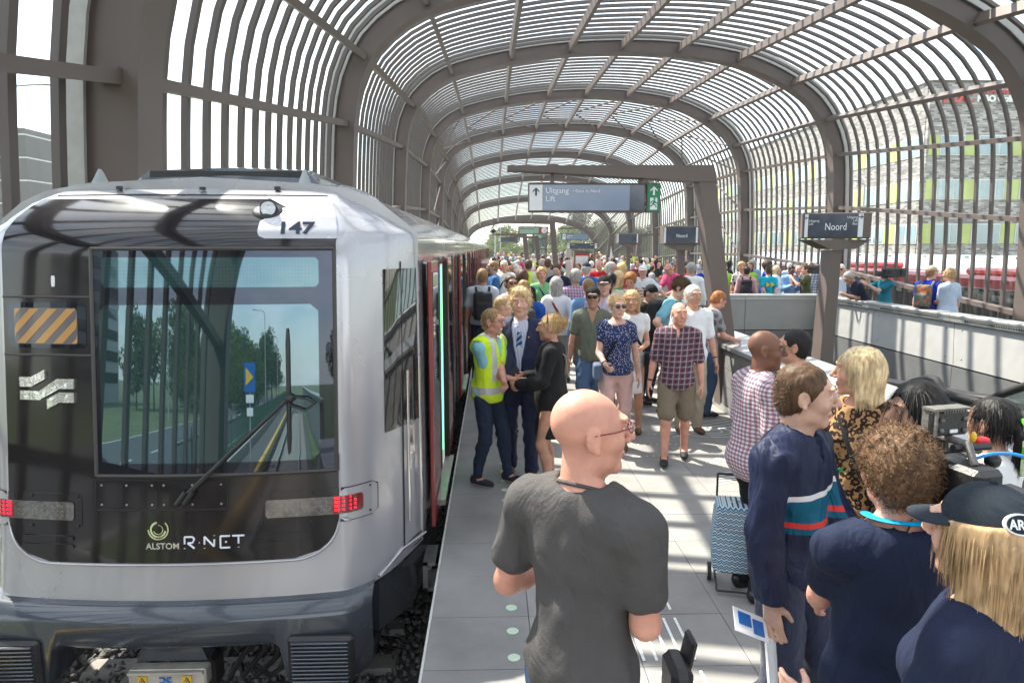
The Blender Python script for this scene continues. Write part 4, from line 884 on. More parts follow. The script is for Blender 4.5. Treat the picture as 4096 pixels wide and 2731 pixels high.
# ================================================================ SURROUNDINGS
# brick college building on the right
BRK=brickmat('mottled_brick',(.52,.48,.46),(.11,.095,.095),(.3,.28,.27),.52,.16,.02,.85,.1,off=.5,axis='xz',noisevar=.05)  # light put into the colour: front brick lightened, the sun misses this face
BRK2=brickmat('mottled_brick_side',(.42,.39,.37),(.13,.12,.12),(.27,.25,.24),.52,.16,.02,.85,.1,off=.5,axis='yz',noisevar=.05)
WINB=mat('college_window',(.20,.30,.34),.06,var=.15,vs=.3,ior=2.0); LIME=mat('lime_panel',(.44,.50,.15),.4,var=.12,vs=.4); WFR=mat('white_frame',(.6,.61,.6),.5,var=.03)  # lime paled to imitate haze, pane colour lightened to imitate pale reflections
bl=thing('college_building','mottled brick college with lime panels and ribbon windows beyond the glass','building')
bx0,by0,bx1,by1=36.5,58.,85.,112.; zt_=15.9
obj('front_wall',MB().box(((bx0+bx1)/2,by0+.15,(zt_-1.7)/2),(bx1-bx0,.3,zt_+1.7)),BRK,bl); obj('side_wall',MB().box((bx0+.13,(by0+by1)/2+.4,(zt_-1.7)/2),(.3,by1-by0,zt_+1.7)),BRK2,bl)
obj('roof_slab',MB().box(((bx0+bx1)/2,(by0+by1)/2,zt_-.2),(bx1-bx0-.4,by1-by0-.4,.3)),CONC,bl); obj('roof_edge',MB().box(((bx0+bx1)/2,by0+.1,zt_+.06),(bx1-bx0+.1,.5,.12)).box((bx0+.1,(by0+by1)/2,zt_+.055),(.5,by1-by0,.11)),STEEL,bl)
rows_=[(9.95,11.6),(6.3,8.0),(2.6,4.3),(-.9,.9)]
seq=[('l',.95),('w',2.15),('l',1.15),('w',2.6),('l',1.25),('w',2.6)]
for ri,(za,zb_) in enumerate(rows_):
    x=bx0+.15; i=ri*0
    while x<bx0+26:
        k,w=seq[i%6]; i+=1
        zc=(za+zb_)/2
        if k=='w':
            o=obj('window',MB().box((x+w/2,by0-.03,zc),(w-.04,.10,zb_-za)),WFR,bl); obj('pane',MB().box((x+w*.36,by0-.09,zc),(w*.62,.03,zb_-za-.2)).box((x+w*.84,by0-.09,zc),(w*.24,.03,zb_-za-.2)),WINB,o)
        else: obj('lime_panel',MB().box((x+w/2,by0-.02,zc),(w-.03,.08,zb_-za)),LIME,bl)
        x+=w
    y=by0+.3; i=1
    while y<by1-2:
        k,w=seq[i%6]; i+=1; w*=1.5
        if k=='w':
            o=obj('window',MB().box((bx0-.03,y+w/2,zc),(.10,w-.04,zb_-za)),WFR,bl); obj('pane',MB().box((bx0-.09,y+w*.25,zc),(.03,w*.42,zb_-za-.2)).box((bx0-.09,y+w*.74,zc),(.03,w*.42,zb_-za-.2)),WINB,o)
        else: obj('lime_panel',MB().box((bx0-.02,y+w/2,zc),(.08,w-.03,zb_-za)),LIME,bl)
        y+=w
REDT=mat('red_sign_letter',(.60,.04,.04),.5,var=0)
text('roc',1.75,FACE((bx0+.95,by0-.1,14.25)),REDT,bl,'rooftop_letters',.08,bold=.05,sx=1.05); text('van Amsterdam',.62,FACE((bx0+3.9,by0-.1,14.95)),REDT,bl,'rooftop_letters',.05,bold=.008)
text('MBO College Noord',.72,FACE((bx0+3.9,by0-.1,14.3)),mat('white_sign_letter',(.8,.8,.8),.5,var=0),bl,'rooftop_letters',.06,bold=.03)
# pale glazed skylight slope outside the right glass
SKYG=mat('skylight_glass',(.30,.39,.41),.12,var=.12,vs=1.2,ior=1.6,coat=.3)
sk=thing('glazed_slope','pale blue sloping glass panels with steel studs outside the right glass wall','glass roof')
A_=Vector((18,0,.15));B_=Vector((21.5,0,1.95))
for i in range(26):
    y0=13+1.5*i; sh=2.2; b=MB(); quadbox(b,[(18,y0+.012,.15),(18,y0+1.488,.15),(21.5,y0+1.488+sh,1.95),(21.5,y0+.012+sh,1.95)],(-.45,0,.9),.03); obj('glass_panel',b,SKYG,sk)
    b=MB(); [b.sphere((18+3.5*u-.02,y0+dy_+sh*u,.15+1.8*u+.02),.045,6,4) for u in(.06,.5,.94) for dy_ in(.1,.24)]; obj('stud',b,STEEL,sk)
b=MB(); 
for i in range(5): beam(b,(18.3,14+8*i,.1),(21.4,17+8*i,1.85),.10,.12,(0,0,1))
obj('timber_bracket',b,mat('pale_timber',(.45,.34,.22),.7),sk)
lg=thing('ledge_wall','stepped pale concrete ledges at the foot of the sloping glass','ledge')
LC=mat('pale_concrete',(.34,.31,.27),.85,var=.08)
for k in range(3): obj('step',MB().box((17.6-.75*k,33,-.1-.25*k-.4),(.75,46,.9)),LC,lg)
# red buses outside
BUSR=mat('bus_red',(.50,.03,.03),.3,var=.05,coat=.4)
def bus(x,y,rz,lab,L_=12):
    t=thing('city_bus',lab,'bus',(x,y,-1.65),rz,'red buses at the stops beyond the canopy')
    obj('body',MB().box((0,0,1.65),(2.5,L_,2.7),bev=.12),BUSR,t); obj('roof_unit',MB().box((0,-L_*.2,3.12),(1.9,3.2,.25),bev=.08),BUSR,t)
    for s in(-1,1): obj('window_strip',MB().box((s*1.255,0,2.05),(.02,L_-.8,1.05),bev=.01),SGLASS,t)
    obj('windscreen',MB().box((0,-L_/2-.01,1.95),(2.2,.03,1.5),bev=.01),SGLASS,t); obj('lower_stripe',MB().box((-1.26,0,.75),(.012,L_-1,.5)),mat('bus_grey',(.12,.12,.13),.4),t)
    for yy in(-L_/2+2.6,L_/2-3.2):
        for s in(-1,1): w=obj('wheel',MB().tube([(s*1.0,yy,.48),(s*1.27,yy,.48)],.48,20),RUBBER,t); obj('rim',MB().tube([(s*1.27,yy,.48),(s*1.285,yy,.48)],.27,16),GALV,w)
    return t
bus(16.8+1.5,35.5,0,'red city bus seen through the glass behind the reporter in light blue'); bus(17.8,24.2,math.radians(0),'red city bus, its rear visible beside the man in the striped shirt',9)
# dark clad building at the left edge
DKB=brickmat('dark_facade',(.10,.09,.09),(.075,.07,.072),(.55,.55,.53),9.4,2.2,.07,.6,.1,axis='xz',noisevar=.1)
lb_=thing('office_block','dark grey clad office block with pale storey lines at the left edge','building')
obj('tower',MB().box((-49.2,76,6),(7.4,12,15.6)),DKB,lb_); obj('low_wing',MB().box((-62,84,2),(22,12,7)),DKB,lb_)
# street lamps
LAMPM=mat('lamp_pole_grey',(.40,.41,.41),.45,.5)
def lamp(x,y,h,rz,lab,z0=-1.65,g='street lamps along the road'):
    t=thing('street_lamp',lab,'street lamp',(x,y,z0),rz,g); obj('pole',MB().tube([(0,0,0),(0,0,h)],[.11,.06],8),LAMPM,t)
    obj('arm',MB().tube([(0,0,h),(.5,0,h+.25),(1.9,0,h+.35)],.05,7),LAMPM,t); obj('lantern',MB().sphere((2.2,0,h+.35),(.42,.14,.07),10,6),LAMPM,t,smooth=True)
lamp(-24,35.5,11.5,0,'grey street lamp with curved arm left of the canopy wall'); lamp(-20,70,9.2,0,'distant street lamp seen between the left glass bars above the train'); lamp(25.5,47,8.2,PI,'street lamp in front of the brick college')
for i in range(4): lamp(14.5+1.2*i-14,120+22*i,8,0,'small street lamp at the wood edge beyond the far arch' )
# trees -------------------------------------------------
BARK=mat('tree_bark',(.07,.055,.04),.9,var=.3,vs=6,bump=.4)
def leafmat(n,c):
    m=mat(n,c,.6,var=.35,vs=.5,spec=.3); nt=m.node_tree; b=nt.nodes['Principled BSDF']; o=[x for x in nt.nodes if x.type=='OUTPUT_MATERIAL'][0]
    t=nt.nodes.new('ShaderNodeBsdfTranslucent'); t.inputs[0].default_value=(c[0]*1.5,c[1]*1.4,c[2]*1.1,1); x=nt.nodes.new('ShaderNodeMixShader'); x.inputs[0].default_value=.45; nt.links.new(b.outputs[0],x.inputs[1]); nt.links.new(t.outputs[0],x.inputs[2]); nt.links.new(x.outputs[0],o.inputs[0]); return m
LEAFS=[leafmat('oak_leaf',(.075,.115,.035)),leafmat('willow_leaf',(.12,.16,.07)),leafmat('poplar_leaf',(.05,.09,.03))]  # leaf colours lightened to stand in for distance haze
def crown(nl,R,H,ls,seed,ncl=22):
    r=np.random.default_rng(seed); c=r.normal(size=(ncl,3)); c/=np.linalg.norm(c,axis=1)[:,None]; c*=r.uniform(.35,.85,(ncl,1)); c*=np.array([R,R,H]); 
    cs=r.uniform(.28,.5,ncl)*R; k=nl//ncl; P=[];
    for i in range(ncl):
        d=r.normal(size=(k,3)); d/=np.linalg.norm(d,axis=1)[:,None]; P.append(c[i]+d*cs[i]*r.uniform(.5,1.08,(k,1))**.5*np.array([1,1,.8]))
    P=np.concatenate(P); n=len(P); u=r.normal(size=(n,3)); u/=np.linalg.norm(u,axis=1)[:,None]; w=np.cross(u,r.normal(size=(n,3))); w/=np.linalg.norm(w,axis=1)[:,None]
    s=ls*r.uniform(.6,1.3,(n,1)); V=np.stack([P-u*s,P+w*s*.5,P+u*s,P-w*s*.5],1).reshape(-1,3); F=np.arange(n*4).reshape(-1,4); return V,F
def tree_meshes(seed,H,R,mi,nl=3200,ls=.34,zc=.62):
    V,F=crown(nl,R,H*.36,ls,seed); V[:,2]+=H*zc
    c=npmesh('crown',V,F,LEAFS[mi],False); b=MB().tube([(0,0,0),(.1,0,H*.3),(0,.1,H*.75)],[.035*H*.5,.02*H*.6,.01],8)
    r=random.Random(seed)
    for k in range(7):
        a=r.uniform(0,6.28); z=H*r.uniform(.25,.5); b.tube([(0,0,z),(R*.35*math.cos(a),R*.35*math.sin(a),z+H*.12),(R*.7*math.cos(a),R*.7*math.sin(a),z+H*.25)],[.012*H,.007*H,.01],5)
    return c,b.mesh('trunk',BARK)
TM=[tree_meshes(3,14,6.0,0),tree_meshes(5,11,4.6,1),tree_meshes(9,16,5.2,2),tree_meshes(13,12,5.5,0)]
def tree(x,y,k,s,lab,g,z0=-1.65):
    t=thing('broadleaf_tree',lab,'tree',(x,y,z0),random.uniform(0,6.28),g); c,tr_=TM[k]
    link('crown',c,t).scale=(s,s,s*random.uniform(.9,1.1)); link('trunk',tr_,t).scale=(s,s,s); return t
names=['dark green rounded tree in the wood beyond the far arch','pale willow green tree in the wood beyond the far arch','tall dark poplar in the wood beyond the far arch','dense mid green tree in the wood beyond the far arch']
for row,(yy,n,x0,x1,sc) in enumerate(((128,22,-30,40,.36),(146,22,-14,66,.46),(165,20,-2,92,.62),(200,18,18,130,.85))):
    for i in range(n):
        k=(1 if random.random()<.7 else 3) if row==0 else random.choice([0,2,3,0,1]); x=x0+(x1-x0)*(i+random.uniform(.1,.9))/n
        tree(x,yy+random.uniform(-6,6),k,sc*random.uniform(.85,1.15)*(1.0 if x>-12 else .8),names[k].replace('in the wood beyond the far arch','in the %s of the far wood, %s row beyond the arch'%('left' if i<n/3 else 'middle' if i<2*n/3 else 'right',('front','second','third','rear')[row])),'trees of the wood beyond the far arch')
# the place behind the photographer: road, fence, signs, trees - what the windscreen mirrors
obj('road',MB().box((-15.5,-60,-1.63),(13,260,.03)),ASPH,kind='structure')
b=MB()
for i in range(30): b.box((-15.5,-4-6*i,-1.609),(.15,2.4,.006))
b.box((-9.3,-60,-1.609),(.15,250,.006)).box((-21.7,-60,-1.609),(.15,250,.006)); obj('road_marking',b,WHITEP,kind='structure')
fn=thing('metal_fence','dark green bar fence between track and road behind the photographer','fence'); FG=mat('fence_green',(.02,.06,.04),.5)
for i in range(60):
    y=-6-2.2*i; obj('post',MB().box((-6.6,y,-.6),(.06,.06,2.0)),FG,fn); b=MB(); [b.box((-6.6,y-.13-.13*j,-.65),(.018,.018,1.7)) for j in range(16)]; b.box((-6.6,y-1.1,.1),(.03,2.1,.04)).box((-6.6,y-1.1,-1.3),(.03,2.1,.04)); obj('bar_panel',b,FG,fn)
kb=thing('retaining_wall','low concrete wall along the track behind the photographer','wall'); obj('wall',MB().box((-6.1,-75,-1.25),(.3,140,.7)),CONC,kb)
pw=thing('parapet_wall','grey metal parapet running away beside the track behind the photographer','parapet'); obj('panel',MB().box((.15,-75,-.2),(.12,130,2.2)),PANELD,pw); obj('rail',MB().box((.1,-75,.95),(.3,130,.07)),ALU,pw)
hs=thing('highway_sign','blue motorway gantry sign on a white pole beside the road behind the photographer','road sign'); HB=mat('sign_blue',(.01,.12,.42),.4,var=0)
obj('pole',MB().tube([(-26,-80,-1.65),(-26,-80,7.2)],.14,10).tube([(-26,-80,4.4),(-16,-80,4.4)],.09,8),LAMPM,hs); obj('panel',MB().box((-20.5,-79.8,5.3),(8.2,.1,4.6)),HB,hs); obj('white_field',MB().box((-22.6,-79.7,6.2),(3.2,.04,1.9)),SIGNW,hs)
b=MB(); 
for x in(-22.6,-19.6,-17.6): xzprism(b,[(x-.14,3.3),(x+.14,3.3),(x+.14,4.2),(x+.4,4.2),(x,4.8),(x-.4,4.2),(x-.14,4.2)],-79.74,-79.70)
obj('arrows',b,SIGNW,hs)
km=thing('kilometre_sign','small blue and yellow triangle sign on a post by the track','road sign'); obj('pole',MB().tube([(-5.2,-13,-1.3),(-5.2,-13,1.9)],.04,8),LAMPM,km); obj('plate',MB().box((-5.2,-12.95,1.65),(.7,.03,.9)),HB,km); b=MB(); xzprism(b,[(-5.45,1.4),(-4.95,1.65),(-5.45,1.95)],-12.93,-12.92); obj('triangle',b,WY,km); obj('small_plates',MB().box((-5.2,-12.95,1.0),(.5,.03,.25)).box((-5.2,-12.95,.6),(.4,.03,.25)),SIGNW,km)
km.location=(.75,0,0)
for i in range(6): lamp(-8.3 if i%2==0 else -22,-22-17*i,9.5,PI if i%2==0 else 0,'tall street lamp along the road behind the photographer')
for i in range(26):
    k=random.choice([0,2,3]); tree(-11-random.uniform(0,30),-75-4*i,k,random.uniform(.5,.8),['dark rounded roadside tree behind the photographer','','tall roadside tree behind the photographer','bushy roadside tree behind the photographer'][k],'roadside trees behind the photographer') if i>3 else None
    side=-26-random.uniform(0,16); tree(side if i<18 else random.uniform(14,40),-60-6.5*(i%18)-random.uniform(0,5),k,random.uniform(.6,.95),['dark rounded roadside tree behind the photographer','','tall roadside tree behind the photographer','bushy roadside tree behind the photographer'][k],'roadside trees behind the photographer')
for i in range(34):
    k=random.choice([0,3,0,2]); tree(-13-random.uniform(0,34)-i*.3,-62-3.6*i,k,random.uniform(.62,.95),['dark rounded roadside tree behind the photographer','','tall roadside tree behind the photographer','bushy roadside tree behind the photographer'][k],'roadside trees behind the photographer',z0=-3.8)
fb=thing('apartment_block','white banded apartment block far behind the photographer','building'); obj('block',MB().box((-62,-62,8),(10,30,20)),mat('apartment_white',(.55,.55,.53),.7),fb)
for z in range(6): obj('window_band',MB().box((-56.95,-62,1.5+2.7*z),(.1,29,1.3)),SGLASS,fb)

# summer haze over the far end
hz=mat('air',(1,1,1),var=0); nt=hz.node_tree; nt.nodes.clear(); ov=nt.nodes.new('ShaderNodeOutputMaterial'); pv_=nt.nodes.new('ShaderNodeVolumePrincipled'); pv_.inputs['Color'].default_value=(.95,.97,1,1); pv_.inputs['Density'].default_value=.0005; pv_.inputs['Anisotropy'].default_value=.3; nt.links.new(pv_.outputs[0],ov.inputs[1])
obj('haze',MB().box((5,40,13),(240,460,32)),hz,kind='stuff')
# ================================================================ PEOPLE
def surface_nets(D,h,org):
    """D scalar grid (negative inside) -> verts, quads"""
    s=D<0; nx,ny,nz=D.shape
    c=[s[i:nx-1+i,j:ny-1+j,k:nz-1+k] for i in(0,1) for j in(0,1) for k in(0,1)]
    cnt=sum(a.astype(np.int8) for a in c); act=(cnt>0)&(cnt<8)
    ix,iy,iz=np.nonzero(act); n=len(ix)
    if n==0: return np.zeros((0,3)),np.zeros((0,4),int)
    idx=-np.ones(act.shape,np.int32); idx[ix,iy,iz]=np.arange(n)
    acc=np.zeros((n,3)); num=np.zeros(n)
    C=[(i,j,k) for i in(0,1) for j in(0,1) for k in(0,1)]
    val={q:D[ix+q[0],iy+q[1],iz+q[2]] for q in C}
    for q in C:
        for ax in range(3):
            if q[ax]==0:
                r=list(q); r[ax]=1; r=tuple(r); a=val[q];b=val[r]; m=(a<0)!=(b<0)
                if not m.any(): continue
                t=a[m]/(a[m]-b[m]); p=np.tile(np.array(q,float),(m.sum(),1)); p[:,ax]=t; acc[m]+=p; num[m]+=1
    V=(acc/num[:,None]+np.stack([ix,iy,iz],1))*h+org
    F=[]
    for ax in range(3):
        a,b=[(1,2),(2,0),(0,1)][ax]
        sl0=[slice(None)]*3; sl1=[slice(None)]*3; sl0[ax]=slice(0,-1); sl1[ax]=slice(1,None)
        A=s[tuple(sl0)];B=s[tuple(sl1)]; ch=A!=B
        P=np.stack(np.nonzero(ch),1); ok=(P[:,a]>0)&(P[:,b]>0)&(P[:,a]<D.shape[a]-1)&(P[:,b]<D.shape[b]-1); P=P[ok]
        ins=A[P[:,0],P[:,1],P[:,2]]
        def g(da,db):
            Q=P.copy(); Q[:,a]-=da; Q[:,b]-=db; return idx[Q[:,0],Q[:,1],Q[:,2]]
        q=np.stack([g(1,1),g(0,1),g(0,0),g(1,0)],1); q[~ins]=q[~ins][:,::-1]; F.append(q)
    F=np.concatenate(F); F=F[(F>=0).all(1)]
    return V,F
class Field:
    def __init__(s,lo,hi,h):
        s.h=h; s.lo=np.array(lo,float)-2*h; n=np.ceil((np.array(hi)+2*h-s.lo)/h).astype(int)+1
        s.n=n; s.ax=[s.lo[i]+h*np.arange(n[i]) for i in range(3)]; s.D=np.full(n,.2,np.float32)
    def sub(s,lo,hi):
        i0=[max(0,int((lo[i]-s.lo[i])/s.h)) for i in range(3)]; i1=[min(int(s.n[i]),int((hi[i]-s.lo[i])/s.h)+2) for i in range(3)]
        if any(a>=b for a,b in zip(i0,i1)): return None,None
        sl=tuple(slice(a,b) for a,b in zip(i0,i1)); X=np.stack(np.meshgrid(*[s.ax[i][sl[i]].astype(np.float32) for i in range(3)],indexing='ij'),-1); return sl,X
    def comb(s,sl,d,k,op):
        A=s.D[sl]
        if op=='u':
            if k>0: hh=np.clip(.5+.5*(A-d)/k,0,1); s.D[sl]=A*(1-hh)+d*hh-k*hh*(1-hh)
            else: s.D[sl]=np.minimum(A,d)
        elif op=='s':
            if k>0: hh=np.clip(.5-.5*(A+d)/k,0,1); s.D[sl]=A*(1-hh)-d*hh+k*hh*(1-hh)
            else: s.D[sl]=np.maximum(A,-d)
    def cap(s,a,b,ra,rb,k=.02,op='u'):
        a=np.array(a,float);b=np.array(b,float); m=max(ra,rb)+k+3*s.h
        sl,X=s.sub(np.minimum(a,b)-m,np.maximum(a,b)+m)
        if sl is None: return s
        ab=b-a; L=max(1e-9,ab@ab); t=np.clip(((X-a)@ab)/L,0,1); d=np.linalg.norm(X-a-t[...,None]*ab,axis=-1)-(ra+(rb-ra)*t); s.comb(sl,d,k,op); return s
    def ell(s,c,r,R=None,k=.02,op='u'):
        c=np.array(c,float);r=np.array(r,float); m=max(r)+k+3*s.h; sl,X=s.sub(c-m,c+m)
        if sl is None: return s
        q=(X-c)
        if R is not None: q=q@R
        k0=np.linalg.norm(q/r,axis=-1); k1=np.linalg.norm(q/(r*r),axis=-1)+1e-6; d=k0*(k0-1)/k1; s.comb(sl,d,k,op); return s
    def box(s,c,r,R=None,rad=.01,k=.01,op='u'):
        c=np.array(c,float);r=np.array(r,float); m=np.linalg.norm(r)+k+3*s.h; sl,X=s.sub(c-m,c+m)
        if sl is None: return s
        q=(X-c)
        if R is not None: q=q@R
        q=np.abs(q)-(r-rad); d=np.linalg.norm(np.maximum(q,0),axis=-1)+np.minimum(q.max(-1),0)-rad; s.comb(sl,d,k,op); return s
    def clip(s,n,p,k=0):
        """keep the side where (x-p).n<0"""
        n=np.array(n,float);n/=np.linalg.norm(n); X0=[s.ax[i]-p[i] for i in range(3)]
        d=(X0[0][:,None,None]*n[0]+X0[1][None,:,None]*n[1]+X0[2][None,None,:]*n[2]).astype(np.float32); s.D=np.maximum(s.D,d); return s
    def noise(s,amp,f,seed,zs=.45,zfun=None):
        r=np.random.default_rng(seed); X,Y,Z=np.meshgrid(*[a.astype(np.float32) for a in s.ax],indexing='ij'); out=np.zeros_like(X)
        for i in range(6):
            d=r.normal(size=3)*f*(1+.5*i); d[2]*=zs; ph=r.uniform(0,6.28,2); e=r.normal(size=3)*f*.4
            out+=np.sin(X*d[0]+Y*d[1]+Z*d[2]+ph[0]+1.3*np.sin(X*e[0]+Y*e[1]+Z*e[2]+ph[1]))/(1+.35*i)
        out*=amp/2.2
        if zfun is not None: out*=zfun(Z)
        s.D+=out; return s
    def out(s): return surface_nets(s.D,s.h,s.lo)
def rotm(yaw=0,pitch=0,roll=0):
    cy,sy=math.cos(yaw),math.sin(yaw); cp,sp=math.cos(pitch),math.sin(pitch); cr_,sr=math.cos(roll),math.sin(roll)
    Rz=np.array([[cy,-sy,0],[sy,cy,0],[0,0,1]]); Rx=np.array([[1,0,0],[0,cp,-sp],[0,sp,cp]]); Ry=np.array([[cr_,0,sr],[0,1,0],[-sr,0,cr_]]); return Rz@Ry@Rx
def ik(a,t,l1,l2,pole):
    a=np.array(a,float);t=np.array(t,float);d=t-a;L_=np.linalg.norm(d); 
    if L_>(l1+l2)*.995: t=a+d/L_*(l1+l2)*.995; d=t-a;L_=np.linalg.norm(d)
    u=d/L_; x=(l1*l1-l2*l2+L_*L_)/(2*L_); h_=math.sqrt(max(0,l1*l1-x*x)); p=np.array(pole,float); p=p-u*(p@u); p/=np.linalg.norm(p)+1e-9; return a+u*x+p*h_,t
# fabrics -----------------------------------------------------------
def skin(n,c): 
    return mat('skin_'+n,c,.50,var=.17,vs=13,bump=.08,bs=220,spec=.4,sub=.12)
SK={'pale':skin('pale',(.62,.36,.27)),'tan':skin('tan',(.50,.26,.17)),'red':skin('red',(.60,.29,.21)),'brown':skin('brown',(.17,.075,.045)),'olive':skin('olive',(.42,.23,.15)),'fair':skin('fair',(.56,.34,.25))}
LIP=mat('lips',(.46,.20,.155),.4,var=.05); LIPR=mat('red_lips',(.45,.05,.06),.35,var=.05); MOUTH=mat('mouth_dark',(.08,.02,.02),.6,var=0); TEETH=mat('teeth',(.75,.70,.62),.3,var=0)
EYW=mat('eye_white',(.75,.72,.70),.15,var=0,coat=.5); EYI=mat('iris',(.03,.03,.035),.1,var=0,coat=1)
def hairm(n,c): return mat('hair_'+n,c,.5,var=.45,vs=5,stretch=(14,14,2.5),bump=.22,bs=7,spec=.25)
HR={'blonde':hairm('blonde',(.50,.33,.15)),'pblonde':hairm('pale_blonde',(.62,.47,.27)),'grey':hairm('grey',(.36,.34,.32)),'white':hairm('white',(.66,.64,.60)),'brown':hairm('brown',(.085,.045,.022)),'cbrown':hairm('curly_brown',(.15,.085,.045)),'black':hairm('black',(.012,.010,.010)),'ginger':hairm('ginger',(.32,.12,.035)),'dblonde':hairm('dark_blonde',(.26,.16,.075)),'sand':hairm('sandy',(.42,.27,.14))}
def cloth(n,c,rough=.85,bump=.25,bs=340,var=.07,sheen=.0): return mat('cloth_'+n,c,rough,var=var,vs=7,bump=bump,bs=bs,spec=.25,sheen=sheen,fold=.4)
def pattern(n,kind,cols,scale=1.0,rough=.85):
    """check / gingham / stripe / spots / leopard / floral, in object space"""
    m=mat('cloth_'+n,cols[0],rough,var=0,bump=.2,bs=340,spec=.25,fold=.5)
    nt=m.node_tree; b=nt.nodes['Principled BSDF']; N=nt.nodes.new;K=nt.links.new
    tcn=[x for x in nt.nodes if x.type=='TEX_COORD'][0]; sp=N('ShaderNodeSeparateXYZ'); 
    # angle-free coords : u = signed horizontal distance (x+y mix), v=z
    K(tcn.outputs['Object'],sp.inputs[0])
    Vz=sp.outputs[2]; sn=N('ShaderNodeSeparateXYZ'); K(tcn.outputs['Normal'],sn.inputs[0])
    def math_(op,a,bv=None,c=None):
        n_=N('ShaderNodeMath'); n_.operation=op
        for i,x in enumerate((a,bv,c)):
            if x is None: continue
            if isinstance(x,(int,float)): n_.inputs[i].default_value=x
            else: K(x,n_.inputs[i])
        return n_.outputs[0]
    U=None
    gx=math_('GREATER_THAN',math_('ABSOLUTE',sn.outputs[0]),math_('MULTIPLY',math_('ABSOLUTE',sn.outputs[1]),1.6)); U=math_('ADD',math_('MULTIPLY',gx,sp.outputs[1]),math_('MULTIPLY',math_('SUBTRACT',1.0,gx),sp.outputs[0])); U=math_('ADD',U,math_('MULTIPLY',Vz,.06)) if kind!='tie' else U; Vz=math_('ADD',Vz,math_('MULTIPLY',sp.outputs[0],.04))
    def wave(s_,per,off,w): # 1 inside band of width w
        f=math_('FRACT',math_('ADD',math_('DIVIDE',s_,per),off)); return math_('LESS_THAN',f,w)
    def mixc(f,a,c):
        n_=N('ShaderNodeMix'); n_.data_type='RGBA'
        K(f,n_.inputs[0]) if not isinstance(f,(int,float)) else None
        for i,x in((6,a),(7,c)):
            if isinstance(x,tuple): n_.inputs[i].default_value=x+(1,)
            else: K(x,n_.inputs[i])
        return n_.outputs[2]
    def sc(f,v): return math_('MULTIPLY',f,v)
    if kind=='check':
        o=mixc(sc(wave(U,.060*scale,0,.32),.75),cols[0],cols[1]); o=mixc(sc(wave(Vz,.060*scale,.1,.32),.75),o,cols[1]); o=mixc(sc(wave(U,.060*scale,.45,.14),.8),o,cols[2]); o=mixc(sc(wave(Vz,.060*scale,.55,.14),.8),o,cols[2])
        if len(cols)>3: o=mixc(sc(wave(U,.060*scale,.72,.16),.7),o,cols[3]); o=mixc(sc(wave(Vz,.060*scale,.80,.12),.7),o,cols[3])
    elif kind=='gingham':
        o=mixc(sc(wave(U,.026*scale,0,.5),.6),cols[0],cols[1]); o=mixc(sc(wave(Vz,.026*scale,0,.5),.6),o,cols[2])
    elif kind=='stripe':
        o=mixc(wave(U,.022*scale,0,.38),cols[0],cols[1])
    elif kind=='hstripe':
        nn=N('ShaderNodeTexNoise'); nn.inputs['Scale'].default_value=5; K(tcn.outputs['Object'],nn.inputs['Vector']); v2=math_('ADD',Vz,math_('MULTIPLY',nn.outputs[0],.06)); o=mixc(wave(v2,.05*scale,0,.45),cols[0],cols[1]); o=mixc(wave(v2,.05*scale,.3,.15),o,cols[2])
    elif kind in('floral','leopard','blotch'):
        vo=N('ShaderNodeTexVoronoi'); vo.inputs['Scale'].default_value={'floral':52,'leopard':30,'blotch':11}[kind]/scale; vo.inputs['Randomness'].default_value=.9
        mpn=N('ShaderNodeMapping'); nn=N('ShaderNodeTexNoise'); nn.inputs['Scale'].default_value=18; K(tcn.outputs['Object'],nn.inputs['Vector'])
        va=N('ShaderNodeVectorMath'); va.operation='ADD'; K(tcn.outputs['Object'],va.inputs[0]); vs_=N('ShaderNodeVectorMath'); vs_.operation='SCALE'; vs_.inputs[3].default_value=.03 if kind!='floral' else .012; K(nn.outputs['Color'],vs_.inputs[0]); K(vs_.outputs[0],va.inputs[1]); K(va.outputs[0],vo.inputs['Vector'])
        d=vo.outputs['Distance']
        if kind=='floral': o=mixc(math_('LESS_THAN',d,.27),cols[0],cols[1]); 
        elif kind=='leopard': 
            ring=math_('MULTIPLY',math_('GREATER_THAN',d,.26),math_('LESS_THAN',d,.58)); o=mixc(math_('LESS_THAN',d,.24),cols[0],cols[1]); o=mixc(ring,o,cols[2])
            n3=N('ShaderNodeTexNoise'); n3.inputs['Scale'].default_value=26; K(tcn.outputs['Object'],n3.inputs['Vector']); o=mixc(math_('GREATER_THAN',n3.outputs[0],.62),o,cols[0])
        else: o=mixc(math_('LESS_THAN',d,.4),cols[0],cols[1])
    elif kind=='tie':
        df=math_('ADD',math_('MULTIPLY',sp.outputs[0],.8),Vz); o=mixc(wave(df,.06*scale,0,.42),cols[0],cols[1]); o=mixc(wave(df,.06*scale,.75,.12),o,cols[2])
    elif kind=='zigzag':
        tri=math_('PINGPONG',U,.02); v2=math_('ADD',Vz,math_('MULTIPLY',tri,1.0)); o=mixc(wave(v2,.05,0,.3),cols[0],cols[1]); o=mixc(wave(v2,.05,.4,.25),o,cols[2])
    elif kind=='fade':
        nn=N('ShaderNodeTexNoise'); nn.inputs['Scale'].default_value=9; K(tcn.outputs['Object'],nn.inputs['Vector']); f=math_('MULTIPLY_ADD',Vz,-1/.35,1.28/.35+.1); f=math_('ADD',f,math_('MULTIPLY',math_('SUBTRACT',nn.outputs[0],.5),1.1)); f=math_('MINIMUM',math_('MAXIMUM',f,0),1); o=mixc(f,cols[0],cols[1])
    elif kind=='track': # navy jacket with white, teal, red bands over the chest
        zz=math_('ADD',Vz,math_('MULTIPLY',math_('ABSOLUTE',sp.outputs[0]),.0))
        bx_=math_('MULTIPLY',math_('LESS_THAN',math_('ABSOLUTE',sp.outputs[0]),.178),1.0) if kind=='track' else None
